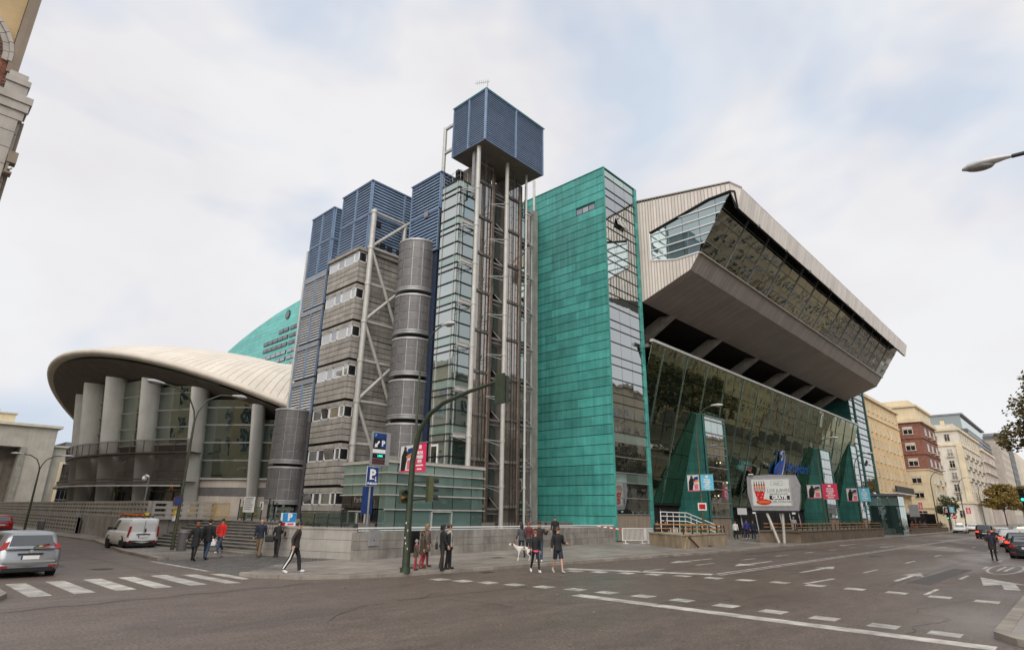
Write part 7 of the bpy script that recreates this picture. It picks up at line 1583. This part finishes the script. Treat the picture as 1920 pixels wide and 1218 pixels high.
person('small child in grey hat, brown coat and pink scarf at the kerb', (15.95, 20.12, ZP), -30, 1.12, ((4, 4), (-4, 4)), ((0, 10, 10), (5, 10, 20)), 0, ('coat', 'parka'), ('pinkred', 'tights'), 'shoeblack', ('cloth_lightgrey', 'hat'), 'rose', None, 1.15)
person('girl in brown coat and red tights behind the small child', (16.62, 20.55, ZP), -35, 1.45, ((6, 6), (-6, 6)), ((5, 8, 15), (0, 8, 10)), 0, ('olive', 'coat'), ('pinkred', 'tights'), 'shoebrown', ('hair_brown', 'long'), None, None, .95)
person('tall fair-haired woman in grey-brown cardigan with red scarf behind the girl', (17.15, 20.95, ZP), -35, 1.7, ((8, 6), (-8, 6)), ((10, 10, 30), (-4, 10, 15)), 0, ('taupe', 'coat'), ('darkred', 'tights'), 'shoebrown', ('hair_blonde', 'long'), 'maroon', None, .92)
bag('handbag', 'black handbag carried by the tall fair-haired woman', (17.45, 20.65, .85), (.34, .12, .28), 'black_plastic', R_(-40), .25)
person('curly-haired woman in black jacket and brown trousers waiting at the kerb', (16.85, 19.55, ZP), -25, 1.72, ((4, 4), (-4, 6)), ((-5, 8, 20), (5, 8, 25)), 0, ('black', 'jacket'), ('dkbrown', 'trousers'), 'shoeblack', ('hair_black', 'curly'), None, None, 1.0)
oc_t = person('woman in open black coat over a cream top waiting at the kerb', (17.35, 19.72, ZP), -55, 1.72, ((4, 4), (-4, 4)), ((4, 8, 12), (-4, 8, 12)), 0, ('cream', 'jacket'), ('black', 'trousers'), 'shoeblack', ('hair_brown', 'tied'), None, None, 1.02, 20)[0]
mb = MB(); rings = []
for z, r in ((.72, .2), (.95, .185), (1.2, .185), (1.38, .165), (1.43, .12)):
    rings.append([Vector((r*cos(a)*.95, r*1.15*sin(a), z)) for a in [R_(55+250*i/14) for i in range(15)]]+[Vector(((r-.02)*cos(a)*.95, (r-.02)*1.15*sin(a), z)) for a in [R_(305-250*i/14) for i in range(15)]])
mb.loft(rings, 0, True).build('coat', 'cloth_black', oc_t, True, 'open black coat')
for s in (1, -1): MB().tube([(0, s*.17, 1.41), (.01, s*.21, 1.25), (.015, s*.24, 1.1), (.05, s*.255, .9)], [.075, .082, .07, .056], 10).build('coat_sleeve', 'cloth_black', oc_t, True)
jf_t = person('woman jogger in black top with pink hem and black leggings crossing the street', (20.2, 17.45, 0), 236, 1.68, ((26, 6), (-22, 16)), ((-18, 10, 25), (15, 10, 40)), 0, ('black', 'jacket'), ('black', 'tights'), 'white', ('hair_red', 'tied'), None, None, .88, 25)[0]
MB().tube([(0, 0, .8), (0, 0, .88)], [.148, .146], 16).build('shirt_hem', 'cloth_hotpink', jf_t, True, 'hot pink shirt hem')
t_, J_, P_ = person('man jogger in black top and dark shorts crossing the street', (20.85, 16.75, 0), 244, 1.8, ((18, 4), (-14, 16)), ((-6, 12, 95), (-6, 16, 30)), 0, ('black', 'jacket'), ('navy', 'shorts'), 'lightgrey', ('hair_brown', 'short'), None, None, 1.04, 35)
person('man in dark brown jacket and jeans holding a phone to his ear', (23.45, 20.0, ZP), 222, 1.8, ((6, 4), (-6, 6)), ((15, 30, 145), (-4, 12, 12)), 0, ('dkbrown', 'jacket'), ('jeans', 'trousers'), 'white', ('hair_black', 'short'), None, None, 1.1)
person('woman with long black hair and dark jacket seen from behind near the parapet', (24.8, 22.4, ZP), 60, 1.7, ((14, 6), (-12, 18)), ((-5, 14, 30), (5, 14, 30)), 0, ('greycoat', 'jacket'), ('navy', 'tights'), 'shoeblack', ('hair_black', 'long'), None, None, .95)
bag('handbag', 'black bag on the arm of the long-haired woman seen from behind', (25.05, 22.1, .85), (.34, .14, .28), 'black_plastic', .8, .3)
person('red-haired woman in maroon jacket and dark glasses behind the joggers', (26.5, 23.4, ZP), 222, 1.7, ((10, 6), (-8, 10)), ((0, 10, 14), (0, 10, 14)), 0, ('maroon', 'jacket'), ('navy', 'trousers'), 'shoeblack', ('hair_red', 'bob'), None, None, 1.)
person('man in black vest over a red patterned shirt by the parapet', (33.2, 26.9, .3), 220, 1.82, ((4, 4), (-4, 4)), ((0, 10, 14), (0, 10, 14)), 0, ('black', 'vest'), ('black', 'trousers'), 'shoeblack', ('hair_brown', 'short'), None, None, 1.05)
GB = 'pedestrians in dark clothes on the plaza'
person('left of two people in black seen from behind at the underpass parapet', (46.1, 26.45, ZP), 20, 1.72, ((6, 4), (-6, 6)), ((0, 10, 14), (0, 10, 14)), 0, ('black', 'parka'), ('black', 'trousers'), 'shoeblack', ('hair_black', 'short'), None, None, 1.15)
person('right of two people in black seen from behind at the underpass parapet', (46.6, 25.95, ZP), 15, 1.8, ((6, 4), (-6, 6)), ((0, 10, 14), (0, 10, 14)), 0, ('black', 'parka'), ('black', 'trousers'), 'shoeblack', ('hair_brown', 'short'), None, None, 1.2)
person('woman in white top and dark trousers left of the family by the billboard', (61.7, 26.5, ZP), 215, 1.68, ((14, 6), (-12, 14)), ((4, 10, 14), (-4, 10, 14)), 0, ('white', 'jacket'), ('black', 'trousers'), 'shoeblack', ('hair_brown', 'long'), None, None, .95)
person('child in black walking in the family by the billboard', (62.4, 26.05, ZP), 215, 1.3, ((10, 6), (-10, 10)), ((4, 10, 14), (-4, 10, 14)), 0, ('black', 'jacket'), ('black', 'trousers'), 'white', ('hair_brown', 'short'), None, None, 1.)
person('man in royal blue jacket walking in the family by the billboard', (63.05, 25.9, ZP), 215, 1.82, ((10, 6), (-10, 10)), ((4, 10, 14), (-4, 10, 14)), 0, ('royal', 'jacket'), ('navy', 'trousers'), 'white', ('hair_black', 'short'), None, None, 1.1)
person('person in navy coat right of the family by the billboard', (63.7, 25.5, ZP), 215, 1.75, ((10, 6), (-10, 10)), ((4, 10, 14), (-4, 10, 14)), 0, ('navy', 'parka'), ('navy', 'trousers'), 'shoeblack', ('hair_brown', 'bob'), None, None, 1.)
person('pale grey hooded figure by the glass doors right of the billboard legs', (84.5, 28.4, .3), 210, 1.95, ((4, 4), (-4, 4)), ((10, 10, 30), (0, 10, 14)), 0, ('lightgrey', 'parka'), ('lightgrey', 'trousers'), 'lightgrey', ('cloth_lightgrey', 'hat'), None, None, 1.1)
for k, (x, y, c, f, lb_) in enumerate(((92.5, 24.6, 'black', 200, 'dark figure nearest the middle wedge lamp beyond the long parapet'), (95.5, 24.2, 'black', 30, 'man in black walking away beyond the long parapet'), (98.5, 24.0, 'olive', 30, 'person in olive coat beyond the long parapet'), (104, 23.9, 'black', 210, 'person in black below the pale blue banner'), (110.5, 23.6, 'navy', 200, 'left of two dark figures by the far copper tower'), (112.5, 23.4, 'greycoat', 200, 'right of two dark figures by the far copper tower'), (116, 20.9, 'maroon', 190, 'person beside the motorcycle'), (123, 21.0, 'black', 190, 'tall dark figure below the grey advertising panel'), (128, 21.2, 'greycoat', 20, 'person under the pink banner far away'), (139, 20.8, 'brown', 200, 'person in brown by the far no entry sign'), (146, 21.5, 'black', 20, 'person in black before the far shop fronts'))):
    person(lb_, (x, y, ZP), f, 1.7+.03*(k % 4), ((12, 6), (-10, 12)), ((4, 10, 14), (-4, 10, 14)), 0, (c, 'parka'), ('black', 'trousers'), 'shoeblack', ('hair_brown' if k % 2 else 'hair_black', 'short' if k % 3 else 'bob'), None, None, 1.08, 0, GB)
person('woman in dark brown coat and blue scarf walking along the right lane', (48.5, 4.75, 0), 190, 1.7, ((10, 4), (-8, 8)), ((8, 14, 60), (8, 14, 70)), 0, ('dkbrown', 'coat'), ('black', 'tights'), 'shoeblack', ('hair_brown', 'long'), 'royal', None, 1.05)
person('person in black bending beside the open car door', (60.2, 5.75, 0), 330, 1.7, ((6, 4), (-6, 6)), ((45, 10, 30), (45, 10, 30)), .45, ('black', 'jacket'), ('black', 'trousers'), 'shoeblack', ('hair_blonde', 'short'), None, None, 1.1)
# dog
dg = thing('dog', 'white pointer dog with brown patches standing at the kerb', 'dog', (23.1, 20.75, ZP), R_(152))
vv = [(-.28, 0, .56), (0, 0, .57), (.25, 0, .55), (.38, 0, .63), (.52, 0, .74), (.62, 0, .765), (.74, 0, .73), (-.42, 0, .54), (-.6, 0, .42), (-.72, 0, .4)]
ee = [(0, 1), (1, 2), (2, 3), (3, 4), (4, 5), (5, 6), (0, 7), (7, 8), (8, 9)]; rr = [.105, .1, .13, .085, .065, .072, .04, .035, .016, .01]
for s in (1, -1):
    b = len(vv); vv += [(.24, s*.08, .42), (.24+.02*s, s*.085, .24), (.25+.06*s, s*.085, .05), (.29+.06*s, s*.085, .02)]; ee += [(2, b), (b, b+1), (b+1, b+2), (b+2, b+3)]; rr += [.055, .03, .022, .024]
    b = len(vv); vv += [(-.26, s*.085, .42), (-.2+.03*s, s*.09, .34), (-.36+.03*s, s*.09, .19), (-.34+.05*s, s*.09, .05), (-.29+.05*s, s*.09, .02)]; ee += [(0, b), (b, b+1), (b+1, b+2), (b+2, b+3), (b+3, b+4)]; rr += [.085, .05, .026, .022, .024]
skin('body', vv, ee, rr, 'dog_white', dg, 2)
for c, r in (((.6, .05, .775), (.06, .045, .05)), ((.6, -.05, .775), (.06, .045, .05)), ((-.02, .085, .6), (.06, .03, .05)), ((.1, .09, .57), (.03, .03, .03)), ((-.28, .085, .6), (.07, .035, .06))): MB().ball(c, r, 10, 7).build('patch', 'dog_brown', dg, True)
for s in (1, -1): MB().prism([(.56, s*.07, .8), (.62, s*.075, .79), (.6, s*.09, .68), (.55, s*.088, .7)], (0, s*.012, 0)).build('ear', 'dog_brown', dg, True)
MB().ball((.785, 0, .735), .018, 6, 5).build('nose', 'black_plastic', dg, True)
finish_late()
